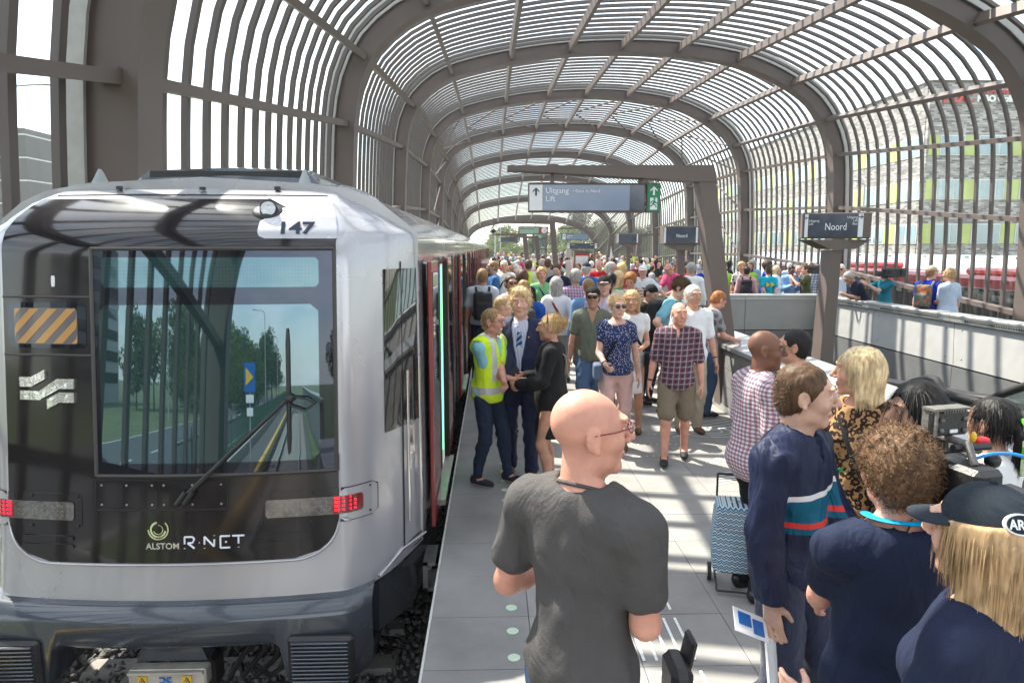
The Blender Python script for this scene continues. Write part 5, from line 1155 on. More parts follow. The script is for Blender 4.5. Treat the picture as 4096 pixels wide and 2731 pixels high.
        def band(z0,z1): return math_('MULTIPLY',bx_,band0(z0,z1))
        def band0(z0,z1): return math_('MULTIPLY',math_('GREATER_THAN',zz,z0),math_('LESS_THAN',zz,z1))
        o=mixc(band(1.16,1.32),cols[0],cols[2]); o=mixc(band(1.305,1.328),o,cols[1]); o=mixc(band(1.185,1.208),o,cols[3])
    K(o,b.inputs['Base Color']); return m
def hsh(*a): return abs(hash(tuple(a)))%9973
LOD={0:(.0155,.0056,.0058,.0105),1:(.019,.0078,.0078,.0135),2:(.027,.0135,.016,.0225),3:(.034,.019,0,.030)}
def strands(V,N_,n,length,rad,flow,seed,mat_,name,parent,segs=4,curl=0,keep=None,jit=.25,col=None):
    r=np.random.default_rng(seed); idx=r.integers(0,len(V),n); P=V[idx].copy(); Nn=N_[idx]
    if keep is not None: m=keep(P); P=P[m];Nn=Nn[m]
    n=len(P); L_=length*r.uniform(.55,1.15,(n,1))/segs; pts=[P-Nn*.004]; d=flow(P,Nn)+r.normal(size=(n,3))*jit; ph=r.uniform(0,6.28,n)
    cx=r.normal(size=(n,3)); cx/=np.linalg.norm(cx,axis=1)[:,None]
    for s_ in range(segs):
        if curl: 
            a=ph+s_*1.7; e1=np.cross(Nn,cx); d=flow(pts[-1],Nn)+curl*(np.cos(a)[:,None]*cx+np.sin(a)[:,None]*e1)
        else: d=.65*d+.35*(flow(pts[-1],Nn)+r.normal(size=(n,3))*jit*.6)
        dd=d/np.linalg.norm(d,axis=1)[:,None]; pts.append(pts[-1]+dd*L_)
    pts=np.stack(pts,1) # n,segs+1,3
    t=pts[:,1:]-pts[:,:-1]; t=np.concatenate([t,t[:,-1:]],1); t/=np.linalg.norm(t,axis=2)[:,:,None]+1e-9
    a=np.cross(t,Nn[:,None,:]+.01); a/=np.linalg.norm(a,axis=2)[:,:,None]+1e-9; b=np.cross(t,a); w=np.linspace(1,.35,segs+1)[None,:,None]*rad
    cs=np.cos(ph)[:,None,None]; sn=np.sin(ph)[:,None,None]; a=a*(.35+.65*np.abs(cs))+b*sn*.6; ring=np.stack([pts+a*w*1.15,pts-a*w*1.15],2); Vv=ring.reshape(-1,3); S1=segs+1
    q=[]
    for s_ in range(segs):
        q.append([s_*2,s_*2+1,s_*2+3,s_*2+2])
    q=np.array(q)[None]+(np.arange(n)*S1*2)[:,None,None]
    return link(name,npmesh(name,Vv,q.reshape(-1,4),mat_,True),parent)
def vnorm(V,F):
    n=np.cross(V[F[:,2]]-V[F[:,0]],V[F[:,3]]-V[F[:,1]]); N_=np.zeros_like(V)
    for i in range(4): np.add.at(N_,F[:,i],n)
    return N_/(np.linalg.norm(N_,axis=1)[:,None]+1e-9)
PRO={}
def person(label,X,Y,face=0,h=1.75,lod=1,group=None,sex='m',fat=1.0,skin_='pale',hair='short',hc='brown',top='tee',tm=None,sleeve=None,hem=.0,bottom='trousers',bm_=None,
           shoe=None,RH=None,LH=None,head=(0,0,0),lean=0,twist=0,stride=0,feet=None,glasses=None,cap=None,pack=None,bag=None,neck='round',expr='',cat='person',z=0,seed=None,poleR=None,poleL=None,beltz=None,curl=0,handpose='relax',extra=None,nostrand=False,RHw=None,LHw=None,vest=None,inner=None,tie=None,stripe=None,lanyard=None,watch=None):
    """local frame: +y is where the person faces, +x the person's right hand side"""
    seed=seed if seed is not None else int(X*131+Y*977)%99991
    rn=random.Random(seed); s=h/1.75; root=thing('person',label,cat,(X,Y,z),-math.radians(face),group)
    hb,hh,hd,hc_=LOD[lod]
    m_=sex=='m'; SW_=(.183 if m_ else .158)*(.94+.06*fat); HW=.090
    lr=rotm(0,-lean,0) # forward lean about the pelvis
    piv=np.array([0,0,.95]); tw=rotm(twist,0,0)
    def up(p): return (lr@tw@(np.array(p,float)-piv)+piv)
    J={}
    J['neck']=up((0,-.012,1.458)); J['chest']=up((0,0,1.28)); J['waist']=up((0,0,1.09)); J['pel']=np.array([0,0,.95])
    for sgn,n_ in((1,'R'),(-1,'L')):
        J['sh'+n_]=up((sgn*SW_,-.012,1.392)); J['hip'+n_]=np.array([sgn*HW,0,.92])
    Rh=lr@tw@rotm(-head[0],-head[1] if 0 else -head[1],head[2]); 
    hcn=J['neck']+ (lr@tw)@np.array([0,.014,.066])+Rh@np.array([0,.018,.095]); J['head']=hcn
    def w2l(p):
        a=math.radians(face); dx,dy=p[0]-X,p[1]-Y; return np.array([dx*math.cos(a)-dy*math.sin(a),dx*math.sin(a)+dy*math.cos(a),p[2]-z])/s
    if RHw is not None: RH=w2l(RHw)
    if LHw is not None: LH=w2l(LHw)
    F_=feet or {'R':(.11,stride,.075),'L':(-.11,-stride,.075 if abs(stride)<.2 else .10)}
    if not feet and abs(stride)>.15: J['pel']=J['pel']-np.array([0,0,.02])
    for n_ in 'RL':
        k_,f_=ik(J['hip'+n_],F_[n_],.435,.425,(0.05 if n_=='R' else -.05,1,0)); J['kn'+n_]=k_; J['an'+n_]=f_
        H_={'R':RH,'L':LH}[n_]; sg=1 if n_=='R' else -1
        if H_ is None: H_=(sg*(SW_+.085*fat),.03+.10*(-sg)*np.sign(stride)*(abs(stride)>.1),.82)
        H_=np.array(H_,float)
        pl={'R':poleR,'L':poleL}[n_] or (sg*.35,-1,-.2)
        e_,w_=ik(J['sh'+n_],H_,.285,.25,pl); J['el'+n_]=e_; J['wr'+n_]=w_
    J={k:v*s for k,v in J.items()}
    fs=fat
    def torso(f,o,k=.05,bulk=1.0):
        bw=(.150 if m_ else .135); 
        Rl=lr@tw
        f.ell(J['chest']+Rl@np.array([0,.0,.045])*s,np.array([bw+.012,.108*fs**.5,.175])*s+o,Rl,k)
        f.ell(J['chest']+Rl@np.array([0,.01,-.09])*s,np.array([bw*.95*fs,.105*fs,.16])*s+o,Rl,k)
        f.ell((J['waist'])+Rl@np.array([0,.015*fs,-.02])*s,np.array([(.132 if m_ else .118)*fs,.103*fs,.13])*s+o,Rl,k)
        f.ell(J['pel']+np.array([0,-.01,.0])*s,np.array([(.158 if m_ else .165)*(.4+.6*fs),.118*fs,.115])*s+o,None,k)
        f.cap(J['shR']*.93+J['chest']*.07+np.array([0,0,.01])*s,J['shL']*.93+J['chest']*.07+np.array([0,0,.01])*s,.052*s+o,.052*s+o,k)
        f.cap(J['neck']+Rl@np.array([0,-.01,-.045])*s,(J['shR']*.72+J['neck']*.28),.050*s+o*.8,.045*s+o,k); f.cap(J['neck']+Rl@np.array([0,-.01,-.045])*s,(J['shL']*.72+J['neck']*.28),.050*s+o*.8,.045*s+o,k)
        if not m_:
            for q in(-1,1): f.ell(J['chest']+Rl@np.array([q*.068,.082,.0])*s,np.array([.062,.055,.062])*s+o*.8,Rl,.04)
        elif fs>1.12: f.ell(J['waist']+Rl@np.array([0,.06,.03])*s,np.array([.13*fs,.10*fs,.15])*s+o,Rl,.06)
    def arm(f,n_,o,k=.02,a=0,b=2.0):
        au=(.048 if m_ else .041)*s;ae=(.041 if m_ else .036)*s;aw=(.029 if m_ else .025)*s
        S0,E0,W0=J['sh'+n_],J['el'+n_],J['wr'+n_]
        if b>=1: f.cap(S0,E0,au+o,ae+o,k)
        else: f.cap(S0,S0+(E0-S0)*b,au+o,au+(ae-au)*b+o*1.25,k)
        if b>1: M_=E0+(W0-E0)*.3; e2=E0+(W0-E0)*min(1,(b-1)); f.cap(E0,M_,ae+o,.041*s*(.97 if m_ else .86)+o,k); f.cap(M_,e2,.041*s*(.97 if m_ else .86)+o,aw+(o*1.15)+(.008*s if b<1.9 else 0),k)
    def leg(f,n_,o,k=.03,b=2.0,flare=0):
        H0,K0,A0=J['hip'+n_],J['kn'+n_],J['an'+n_]; t=(.083 if m_ else .088)*s*(.5+.5*fs); kn=.057*s; an=.036*s; cf=.053*s
        if b<1: f.cap(H0+np.array([0,0,-.03])*s,H0+(K0-H0)*b,t+o,t+(kn-t)*b+o+flare,k)
        else:
            f.cap(H0+np.array([0,0,-.03])*s,K0,t+o,kn+o,k)
            C0=K0+(A0-K0)*.3+np.array([0,-.018,0])*s; e=K0+(A0-K0)*min(1,b-1)
            if b>=1.35: f.cap(K0,C0,kn*.93+o,cf+o,k); f.cap(C0,e,cf+o,cf+(an-cf)*min(1,(b-1.3)/.7)+o+flare,k)
            else: f.cap(K0,e,kn+o,kn+o,k)
    allp=np.array([v for v in J.values()]); lo=allp.min(0)-.22*s; hi=allp.max(0)+.22*s; lo[2]=min(0,lo[2])
    # -------- body
    f=Field(lo,hi,hb); torso(f,-.004)
    for n_ in 'RL': arm(f,n_,0); leg(f,n_,0); f.ell(J['an'+n_]+np.array([0,.06,-.035])*s,np.array([.04,.105,.038])*s,None,.02)
    for n_ in 'RL': f.ell(J['sh'+n_],np.array([.06,.06,.06])*s*(1 if m_ else .86),None,.03)
    Rl=lr@tw
    f.cap(J['neck']+Rl@np.array([0,-.01,-.05])*s,J['neck']+Rl@np.array([0,.0,.015])*s+Rh@np.array([0,.005,.045])*s,(.060 if m_ else .050)*s,(.053 if m_ else .044)*s,.04)
    if lod>=3: f.ell(J['head']+Rh@np.array([0,0,.02])*s,np.array([.075,.095,.115])*s,Rh,.02)
    V,F=f.out(); parts=[(V,F,np.zeros(len(F),int))]
    # -------- head
    hR=np.array([.078,.099,.118])*s; HC=J['head']
    def hp(x,y,z_): return HC+Rh@np.array([x,y,z_])*s
    if lod<3:
        f=Field(HC-.17*s,HC+.17*s,hh); E=lambda c,r,k=.02,op='u': f.ell(hp(*c),np.array(r)*s,Rh,k,op)
        jw=.054 if m_ else .049
        E((0,-.016,.040),(.077,.093,.088)); E((0,.032,.005),(.067,.068,.085),.03); E((0,.034,-.055),(jw,.055,.058),.025); E((0,.074,-.098),(.024,.020,.020),.025)
        for q in(-1,1): E((q*.042,.062,-.018),(.026,.026,.026),.02); E((q*.03,.088,.048),(.030,.014,.011),.012); E((q*.044,.02,-.072),(.017,.034,.025),.02)
        for q in(-1,1): E((q*.031,.107,.022),(.022,.020,.017),.012,'s')
        for q in(-1,1): E((q*.031,.0870,.0315),(.019,.0125,.0075),.004); E((q*.031,.0860,.0125),(.018,.0105,.0065),.004)
        f.cap(hp(0,.095,.028),hp(0,.122,-.014),.009*s,.0135*s,.012); 
        for q in(-1,1): E((q*.013,.107,-.021),(.009,.011,.008),.006)
        E((0,.090,-.054),(.024,.014,.0065),.006); E((0,.089,-.065),(.019,.013,.0065),.006)
        if expr in('smile','laugh'): E((0,.106,-.059),(.026 if expr=='laugh' else .022,.012,.009 if expr=='laugh' else .003),.004,'s')
        else: E((0,.112,-.060),(.024,.010,.0018),.003,'s')
        for q in(-1,1):
            E((q*.081,-.010,.004),(.011,.022,.036),.006); E((q*.092,-.004,.008),(.007,.012,.019),.004,'s'); E((q*.089,-.001,-.028),(.006,.009,.010),.004)
        f.cap(hp(0,-.02,-.05),J['neck']+Rl@np.array([0,-.01,-.05])*s,(.055 if m_ else .045)*s,(.058 if m_ else .048)*s,.025)
        if m_: f.cap(hp(0,.02,-.085),J['neck']+Rl@np.array([0,.03,-.02])*s,.030*s,.040*s,.03)
        V,F=f.out(); c=(V[F].mean(1)-HC)@Rh/s; mi=np.zeros(len(F),int)
        lipm=(c[:,1]>.084)&(np.abs(c[:,2]+.060)<.0095)&(np.abs(c[:,0])<.024-.9*np.abs(c[:,2]+.060)); mi[lipm]=1
        if expr in('smile','laugh'): 
            inn=lipm&(np.abs(c[:,2]+.058)<.007)&(c[:,1]<.104); mi[inn]=2
        parts.append((V,F,mi))
    # -------- hands
    if hd:
        for n_ in 'RL':
            W0=J['wr'+n_]; E0=J['el'+n_]; d=(W0-E0);d/=np.linalg.norm(d); sg=1 if n_=='R' else -1
            side=np.cross(d,np.array([0,1.,0])) if abs(d[1])<.8 else np.cross(d,np.array([0,0,1.])); 
            # palm normal faces the thigh when hanging, inward otherwise
            inw=np.array([-sg,0,0.])-d*(-sg*d[0]); inw/=np.linalg.norm(inw)+1e-9; acr=np.cross(d,inw); 
            if acr@np.array([0,1,.3])<0: acr=-acr
            lo2=W0-.14*s;hi2=W0+.14*s; lo2=np.minimum(lo2,W0+d*.22*s-.05*s);hi2=np.maximum(hi2,W0+d*.22*s+.05*s)
            f=Field(lo2,hi2,hd); f.cap(W0-d*.07*s,W0+d*.01*s,.030*s,.026*s,.01)
            hsz=s*(1 if m_ else .9)
            for a_ in(-.028,-.009,.010,.028): f.cap(W0+d*.015*s+acr*a_*.5*hsz,W0+d*.082*hsz+acr*a_*hsz,.0135*hsz,.0115*hsz,.012)
            curlf={'relax':.5,'fist':1.5,'flat':.12}[handpose if isinstance(handpose,str) else handpose[n_]]
            for a_,fl in((-.030,.062),(-.010,.075),(.010,.078),(.029,.068)):
                p0=W0+d*.085*hsz+acr*a_*hsz; ang=curlf; p=p0; dirv=d
                for seg,ff in((.45,.45),(.32,.9),(.25,1.25)):
                    dv=d*math.cos(ang*ff)+inw*math.sin(ang*ff); q=p+dv*fl*seg*hsz; f.cap(p,q,.0092*hsz,.0083*hsz,.004); p=q
            t0=W0+d*.022*hsz+acr*.024*hsz+inw*.008*hsz; t1=t0+(d*.6+acr*.62+inw*.45)*.036*hsz; t2=t1+(d*.85+acr*.25+inw*.45)*.034*hsz; f.cap(t0,t1,.0145*hsz,.011*hsz,.012); f.cap(t1,t2,.0105*hsz,.0088*hsz,.004)
            V,F=f.out(); parts.append((V,F,np.zeros(len(F),int)))
            J['hand'+n_]=W0+d*.09*hsz
    else:
        for n_ in 'RL': J['hand'+n_]=J['wr'+n_]
    off=0;Vs=[];Fs=[];Ms=[]
    for V,F,mi in parts: Vs.append(V);Fs.append(F+off);Ms.append(mi);off+=len(V)
    link('body',npmesh('body',np.concatenate(Vs),np.concatenate(Fs),[SK[skin_],LIPR if expr=='laugh' and not m_ else LIP,TEETH],True,np.concatenate(Ms)),root)
    # -------- eyes and brows
    if lod<=1:
        for q in(-1,1):
            e=MB().sphere(hp(q*.031,.0845,.022),.0112*s,10,8,0); g=hp(q*.031,.0845,.022)+Rh@np.array([0,.0068,0])*s; e.sphere(g,.0056*s,8,6,1)
            link('eye',e.mesh('eye',[EYW,EYI],True),root)
        if hair!='none':
            hm_=HR[hc]; 
            for q in(-1,1): obj('eyebrow',MB().tube([hp(q*.014,.103,.044),hp(q*.030,.104,.050),hp(q*.048,.090,.045)],[.0022*s,.003*s,.0015*s],6),hm_,root,smooth=True)
    elif lod==2:
        for q in(-1,1): obj('eye',MB().sphere(hp(q*.031,.094,.024),(.010*s,.006*s,.005*s),6,4),EYI,root)
    # -------- hair
    if hair not in('bald','none') or cap:
        f=Field(HC-np.array([.2,.2,.42])*s,HC+np.array([.2,.2,.2])*s,hc_*(.75 if lod<2 else 1)); E=lambda c,r,k=.02,op='u': f.ell(hp(*c),np.array(r)*s,Rh,k,op)
        hm_=HR[hc]; th={'buzz':.004,'short':.012,'crew':.010,'curly':.026,'afro':.050,'bob':.018,'long':.018,'bun':.012,'pony':.010,'tony':.018,'tuft':.014,'ring':.007,'tousle':.022}.get(hair,.012)
        if hair!='bald':
            E((0,-.018,.040),(.077+th,.093+th,.088+th))
            if hair in('short','crew','buzz','tousle','curly','afro','ring'): E((0,-.045,-.01),(.070+th*.6,.062+th*.6,.075+th*.5),.02)
            if hair in('bob','long'):
                ln=.13 if hair=='bob' else .26
                for q in(-1,1): f.cap(hp(q*.066,-.01,.03),hp(q*(.078 if hair=='bob' else .07),-.015,-ln*.85),.030*s,.026*s,.04)
                f.cap(hp(0,-.06,.0),hp(0,-.075,-ln),.062*s,.055*s,.05); 
                for q in(-1,1): f.cap(hp(q*.04,-.06,.0),hp(q*.05,-.065,-ln),.045*s,.035*s,.04)
            # cut the face and the neck
            if hair in('bob','long'): 
                f.ell(hp(0,.092,-.02),np.array([.060,.075,.098])*s,Rh,.01,'s'); f.ell(hp(0,.08,-.16),np.array([.068,.10,.13])*s,Rh,.01,'s')
            else:
                f.ell(hp(0,.105,-.03),np.array([.085,.088,.118])*s,Rh,.008,'s')
                if hair!='afro': f.ell(hp(.0,.03,-.085),np.array([.12,.058,.075])*s,Rh,.008,'s')
                for q in(-1,1): f.ell(hp(q*.092,.004,-.008),np.array([.024,.026,.036])*s,Rh,.005,'s')
                f.ell(hp(0,.05,-.15),np.array([.12,.16,.085])*s,Rh,.01,'s')
            if hair=='ring' : f.ell(hp(0,.02,.12),np.array([.085,.125,.075])*s,Rh,.01,'s')
            if hair=='bun': E((0,-.105,.045),(.042,.040,.045),.015); E((.01,-.125,.06),(.03,.025,.03),.01)
            if hair=='pony': f.cap(hp(0,-.10,.03),hp(.0,-.15,-.03),.022*s,.034*s,.01); f.cap(hp(0,-.15,-.03),hp(0,-.12,-.19),.034*s,.018*s,.02)
            if hair in('tuft','tousle'): E((0,.035,.105),(.062,.055,.034),.03); E((.02,-.03,.12),(.05,.06,.03),.03)
            amp={'curly':.010,'afro':.010,'tousle':.010,'bun':.005}.get(hair,.0035); f.noise(amp*s,{'curly':150,'afro':120,'tousle':70}.get(hair,60),seed,.5)
            if cap: f.clip(Rh@np.array([0,.15,1.]),hp(0,0,.055))
            V,F=f.out()
            if len(V)>20:
                ho=link('hair',npmesh('hair',V,F,hm_,True),root)
                if lod<=2 and not nostrand:
                    Nn=vnorm(V,F); cen=HC; g=np.array([0,0,-1.])
                    def flow(P,N0):
                        rel=(P-cen)@Rh; 
                        if hair in('bob','long','pony'):
                            rr_=rel.copy(); rr_[:,2]=np.maximum(rr_[:,2]-.02*s,0); rr_/=np.linalg.norm(rr_,axis=1)[:,None]+1e-6; N0=rr_@Rh.T; T=g[None]-N0*(N0@g)[:,None]; tn=np.linalg.norm(T,axis=1)[:,None]; T=T/(tn+1e-6); side=np.sign(rel[:,:1])*(Rh@np.array([1.,0,0]))[None]+(Rh@np.array([0,-.6,0]))[None]; side=side-N0*(side*N0).sum(1)[:,None]; w_=np.clip(tn*1.6,0,1); return T*w_+side*(1-w_)*.9+g[None]*.25+.02*N0
                        if hair=='bun': return (Rh@np.array([0,-1,.1]))[None]-N0*.0+.05*N0
                        if hair in('curly','afro'): return N0*.8
                        if hair in('tousle','tuft'): return N0*.6+(Rh@np.array([.4,.3,-.2]))[None]
                        return N0*.35+(Rh@np.array([0,-.45,-.6]))[None]
                    ln_={'bob':.07,'long':.12,'curly':.045,'afro':.03,'short':.026,'crew':.016,'buzz':.007,'bun':.07,'pony':.08,'ring':.02,'tousle':.04,'tuft':.03}.get(hair,.02)
                    nn={0:3800,1:1700,2:240}[lod]; rad={0:.0011,1:.0016,2:.003}[lod]
                    strands(V,Nn,nn,ln_*s,rad,flow,seed,hm_,'hair_strands',root,segs={0:5,1:3,2:2}[lod],curl=1.1 if hair in('curly','afro') else 0,jit=.07 if hair in('bob','long') else .28)
        if cap:
            cm=cap[0]; f=Field(HC-.2*s,HC+.26*s,hc_*.6 if lod<2 else hc_*.8); f.ell(hp(0,-.014,.045),np.array([.088,.104,.094])*s,Rh,0); f.clip(-(Rh@np.array([0,.12,1.])),hp(0,0,.040)); 
            V,F=f.out(); c_=link('cap',npmesh('cap',V,F,cm,True),root)
            dirs=cap[1] if len(cap)>1 else 0; Rv=Rh@rotm(-dirs,0,0)
            rows=[]
            for t in np.linspace(-1,1,17):
                a=t*1.05; r0=np.array([math.sin(a)*.086,math.cos(a)*.100-.012,.045]); out_=.072*math.cos(t*1.35)**.8 if abs(t)<1 else .0; out_=max(.002,.072*(1-abs(t)**2.6)); dd=np.array([math.sin(a)*.55,math.cos(a),-.14-.10*abs(t)]); 
                rows.append([HC+Rv@(r0+dd*out_*u+np.array([0,0,zt2]))*s for u,zt2 in((0,.005),(.5,.004),(1,.0),(1,-.004),(.5,-.001),(0,.0))])
            b=MB().grid(rows); obj('visor',b,cap[2] if len(cap)>2 else cm,c_,smooth=True)
            b=MB().sphere(hp(0,-.014,.140),.009*s,8,5); obj('cap_button',b,cm,c_,smooth=True)
            if lod<=1: obj('cap_band',MB().tube([HC+Rh@np.array([.0885*math.sin(a),.105*math.cos(a)-.014,.046-.1*.12*math.cos(a)])*s for a in np.linspace(0,2*PI,30)],.0022,5),cm,c_)
    # -------- glasses
    if glasses and lod<=2:
        gm={'sun':BLACK,'dark':BLACK,'red':mat('red_frame',(.18,.02,.025),.25,var=0,coat=.5),'gold':mat('tortoise',(.10,.07,.03),.3,var=.3,vs=60),'wire':GALV}.get(glasses,BLACK)
        b=MB(); big=1.25 if glasses in('sun','big') else 1.0
        for q in(-1,1):
            L0=[(q*.033+.021*big*math.cos(a),.113-.004*abs(math.cos(a)),.021+.016*big*math.sin(a)) for a in np.linspace(0,2*PI,14)]
            b.tube([hp(*p) for p in L0],.0016*s if lod<2 else .003*s,5); b.tube([hp(q*.055,.108,.026),hp(q*.080,.05,.022),hp(q*.086,-.01,.018),hp(q*.084,-.03,.004)],.002*s if lod<2 else .003*s,5)
        b.tube([hp(-.012,.117,.026),hp(.012,.117,.026)],.0017*s,5); go=obj('glasses',b,gm,root,smooth=True)
        if glasses in('sun','big'):
            for q in(-1,1): obj('dark_lens',MB().sphere(hp(q*.033,.112,.021),(.0205*big*s,.003*s,.0155*big*s),12,6,M=Matrix([list(r) for r in Rh])),mat('sunglass_lens',(.012,.009,.009),.05,var=0,coat=1),go,smooth=True)
        elif lod<=1:
            for q in(-1,1): obj('lens',MB().sphere(hp(q*.033,.113,.021),(.020*s,.0012*s,.015*s),12,6,M=Matrix([list(r) for r in Rh])),glassmat('spectacle_lens',(.93,.95,.97),.25,.02),go,smooth=True)
    # -------- clothes
    tm=tm or cloth('white',(.72,.72,.72)); bm_=bm_ or cloth('denim',(.045,.075,.14)); 
    if sleeve is None: sleeve={'tee':.62,'polo':.62,'shirt':.66,'tank':0,'long':1.93,'jacket':1.96,'dress':0,'none':0,'cap':.30}.get(top,.62)
    if top!='none':
        loose={'jacket':.022,'long':.014,'shirt':.018,'tee':.014,'polo':.014,'tank':.008,'dress':.012,'cap':.012}[top]*s
        f=Field(lo,hi,hc_); torso(f,loose,.05)
        hz=(.90+hem if top!='dress' else .55+hem)
        if top in('shirt','tee','jacket','polo','cap','long'): f.cap(J['waist'],J['pel']-np.array([0,0,.05])*s,(.108 if m_ else .100)*s*fs+loose,(.112)*s*fs+loose,.06); 
        if top in('shirt','tee','jacket','polo','cap','long') : f.ell(J['pel']+np.array([0,0,-.02])*s,np.array([.168*(.4+.6*fs),.122*fs,.14])*s+loose,None,.05)
        if top=='jacket' and hem<-.2: f.cap(J['pel'],np.array([0,0,(.86+hem)*s]),.125*s,.17*s,.06)
        if top=='dress': 
            zh=.50+hem; f.ell(J['pel']+np.array([0,0,-.05])*s,np.array([.175,.135,.16])*s,None,.06); f.cap(J['pel']-np.array([0,0,.05])*s,np.array([0,(J['knR'][1]+J['knL'][1])/2,zh*s]),.135*s,(.155+.03*min(1,max(0,.6-zh)*2))*s,.06)
        for n_ in 'RL':
            if sleeve>0: arm(f,n_,loose+.004*s,.03,b=sleeve)
            if sleeve>0: f.ell(J['sh'+n_]+np.array([0,0,-.01])*s,np.array([.055,.058,.058])*s*(1 if m_ else .86)+loose*.6,None,.03)
        f.noise(.0075*s if lod<3 else 0,15,seed+5,.35); 
        if lod<2: f.noise(.0040*s,38,seed+9,.45)
        f.clip((0,0,-1),(0,0,(hz if top!='dress' else zh)*s))
        Rl=lr@tw
        # neckline
        if neck=='round': f.ell(J['neck']+Rl@np.array([0,.03,.035])*s,np.array([.078,.085,.055])*s,Rl,.006,'s')
        elif neck=='v': f.ell(J['neck']+Rl@np.array([0,.03,.035])*s,np.array([.075,.085,.06])*s,Rl,.006,'s'); f.cap(J['neck']+Rl@np.array([0,.10,.0])*s,J['neck']+Rl@np.array([0,.125,-.13])*s,.052*s,.010*s,.006,'s')
        elif neck=='wide': f.ell(J['neck']+Rl@np.array([0,.03,.02])*s,np.array([.108,.10,.065])*s,Rl,.006,'s')
        elif neck=='collar': f.ell(J['neck']+Rl@np.array([0,.03,.05])*s,np.array([.066,.075,.06])*s,Rl,.006,'s'); f.cap(J['neck']+Rl@np.array([0,.10,.0])*s,J['neck']+Rl@np.array([0,.12,-.09])*s,.028*s,.006*s,.004,'s')
        elif neck=='suit':
            f.ell(J['neck']+Rl@np.array([0,.03,.05])*s,np.array([.072,.085,.06])*s,Rl,.006,'s'); f.cap(J['neck']+Rl@np.array([0,.12,.0])*s,J['neck']+Rl@np.array([0,.16,-.36])*s,.085*s,.022*s,.006,'s'); f.cap(J['neck']+Rl@np.array([0,.16,-.34])*s,J['neck']+Rl@np.array([0,.19,-.75])*s,.022*s,.055*s,.004,'s')
        elif neck=='halter':
            f.ell(J['neck']+Rl@np.array([0,.03,.035])*s,np.array([.078,.085,.055])*s,Rl,.006,'s')
            for q in 'RL': f.ell(J['sh'+q]+Rl@np.array([(.03 if q=='R' else -.03),0,.0])*s,np.array([.085,.12,.10])*s,Rl,.01,'s')
        if top in('tank','dress') and sleeve==0 and neck!='halter':
            for q in 'RL': f.ell(J['sh'+q]+Rl@np.array([(.035 if q=='R' else -.035),0,-.01])*s,np.array([.066,.12,.10])*s,Rl,.01,'s')
        V,F=f.out(); nm={'shirt':'shirt','tee':'t_shirt','polo':'polo_shirt','jacket':'jacket','long':'long_sleeved_top','tank':'sleeveless_top','dress':'dress','cap':'blouse'}[top]
        to=link(nm,npmesh(nm,V,F,tm,True),root)
        if neck=='round' and lod==0 and top=='tee':
            obj('neck_rib',MB().tube([J['neck']+Rl@np.array([.073*math.sin(a),.022+.078*math.cos(a),.010-.030*math.cos(a)])*s for a in np.linspace(0,2*PI,40)],.0065*s,7),tm,to,smooth=True)
        if neck=='collar' and lod<=2:
            b=MB(); Rm=Rl
            for q in(-1,1):
                rows=[]
                for a in np.linspace(.18,PI-.1,9):
                    a2=a; c0=np.array([q*math.sin(a2)*.062,math.cos(a2)*.066+.005,.018-.012*math.cos(a2)]); c1=c0+np.array([q*math.sin(a2)*.030,math.cos(a2)*.030+.003,-.036-.022*max(0,math.cos(a2))])
                    up0=c0+np.array([0,0,.004]); rows.append([J['neck']+Rm@c0*s,J['neck']+Rm@(up0*1.08)*s,J['neck']+Rm@c1*s])
                b.grid(rows)
            co=obj('collar',b,tm,to,smooth=True); md=co.modifiers.new('t','SOLIDIFY'); md.thickness=.004*s
    if inner:
        f=Field(lo,hi,hc_); torso(f,.006*s,.05); f.clip((0,0,-1),(0,0,.98*s)); Rl=lr@tw; f.ell(J['neck']+Rl@np.array([0,.03,.055])*s,np.array([.064,.072,.06])*s,Rl,.006,'s'); V,F=f.out(); link('shirt',npmesh('shirt',V,F,inner,True),root)
        b=MB()
        for q in(-1,1):
            rows=[]
            for a in np.linspace(.12,PI-.1,9):
                c0=np.array([q*math.sin(a)*.060,math.cos(a)*.062+.008,.020-.012*math.cos(a)]); c1=c0+np.array([q*math.sin(a)*.026,math.cos(a)*.026+.003,-.030-.025*max(0,math.cos(a))]); rows.append([J['neck']+Rl@c0*s,J['neck']+Rl@(c0+np.array([0,0,.004]))*s,J['neck']+Rl@c1*s])
            b.grid(rows)
        co=obj('collar',b,inner,root,smooth=True); md=co.modifiers.new('t','SOLIDIFY'); md.thickness=.004*s
    if tie:
        b=MB(); N0=J['neck']
        rows=[[N0+(lr@tw)@np.array([q*w_,y_+.0,z_])*s for q in(-1,0,1)] for z_,y_,w_ in((-.010,.088,.018),(-.045,.108,.022),(-.05,.110,.014),(-.12,.128,.022),(-.20,.134,.027),(-.28,.136,.031),(-.36,.134,.035),(-.43,.130,.037),(-.47,.129,.018),(-.485,.129,.002))]; b.grid(rows); to_=obj('tie',b,tie,root,smooth=True); md=to_.modifiers.new('t','SOLIDIFY'); md.thickness=.008*s
    if vest:
        f=Field(lo,hi,hc_); torso(f,.030*s,.05); f.cap(J['waist'],J['pel']-np.array([0,0,.05])*s,.118*s*fs+.02,.130*s*fs+.02,.06); Rl=lr@tw
        f.noise(.010*s,16,seed+3,.3); f.clip((0,0,-1),(0,0,.84*s)); f.ell(J['neck']+Rl@np.array([0,.03,.035])*s,np.array([.085,.095,.06])*s,Rl,.006,'s'); f.cap(J['neck']+Rl@np.array([0,.12,.0])*s,J['neck']+Rl@np.array([0,.17,-.22])*s,.055*s,.012*s,.006,'s')
        for q in 'RL': f.cap(J['sh'+q]+Rl@np.array([(.03 if q=='R' else -.03),0,0])*s,J['sh'+q]+Rl@np.array([(.03 if q=='R' else -.03),0,-.12])*s,.068*s,.058*s,.01,'s')
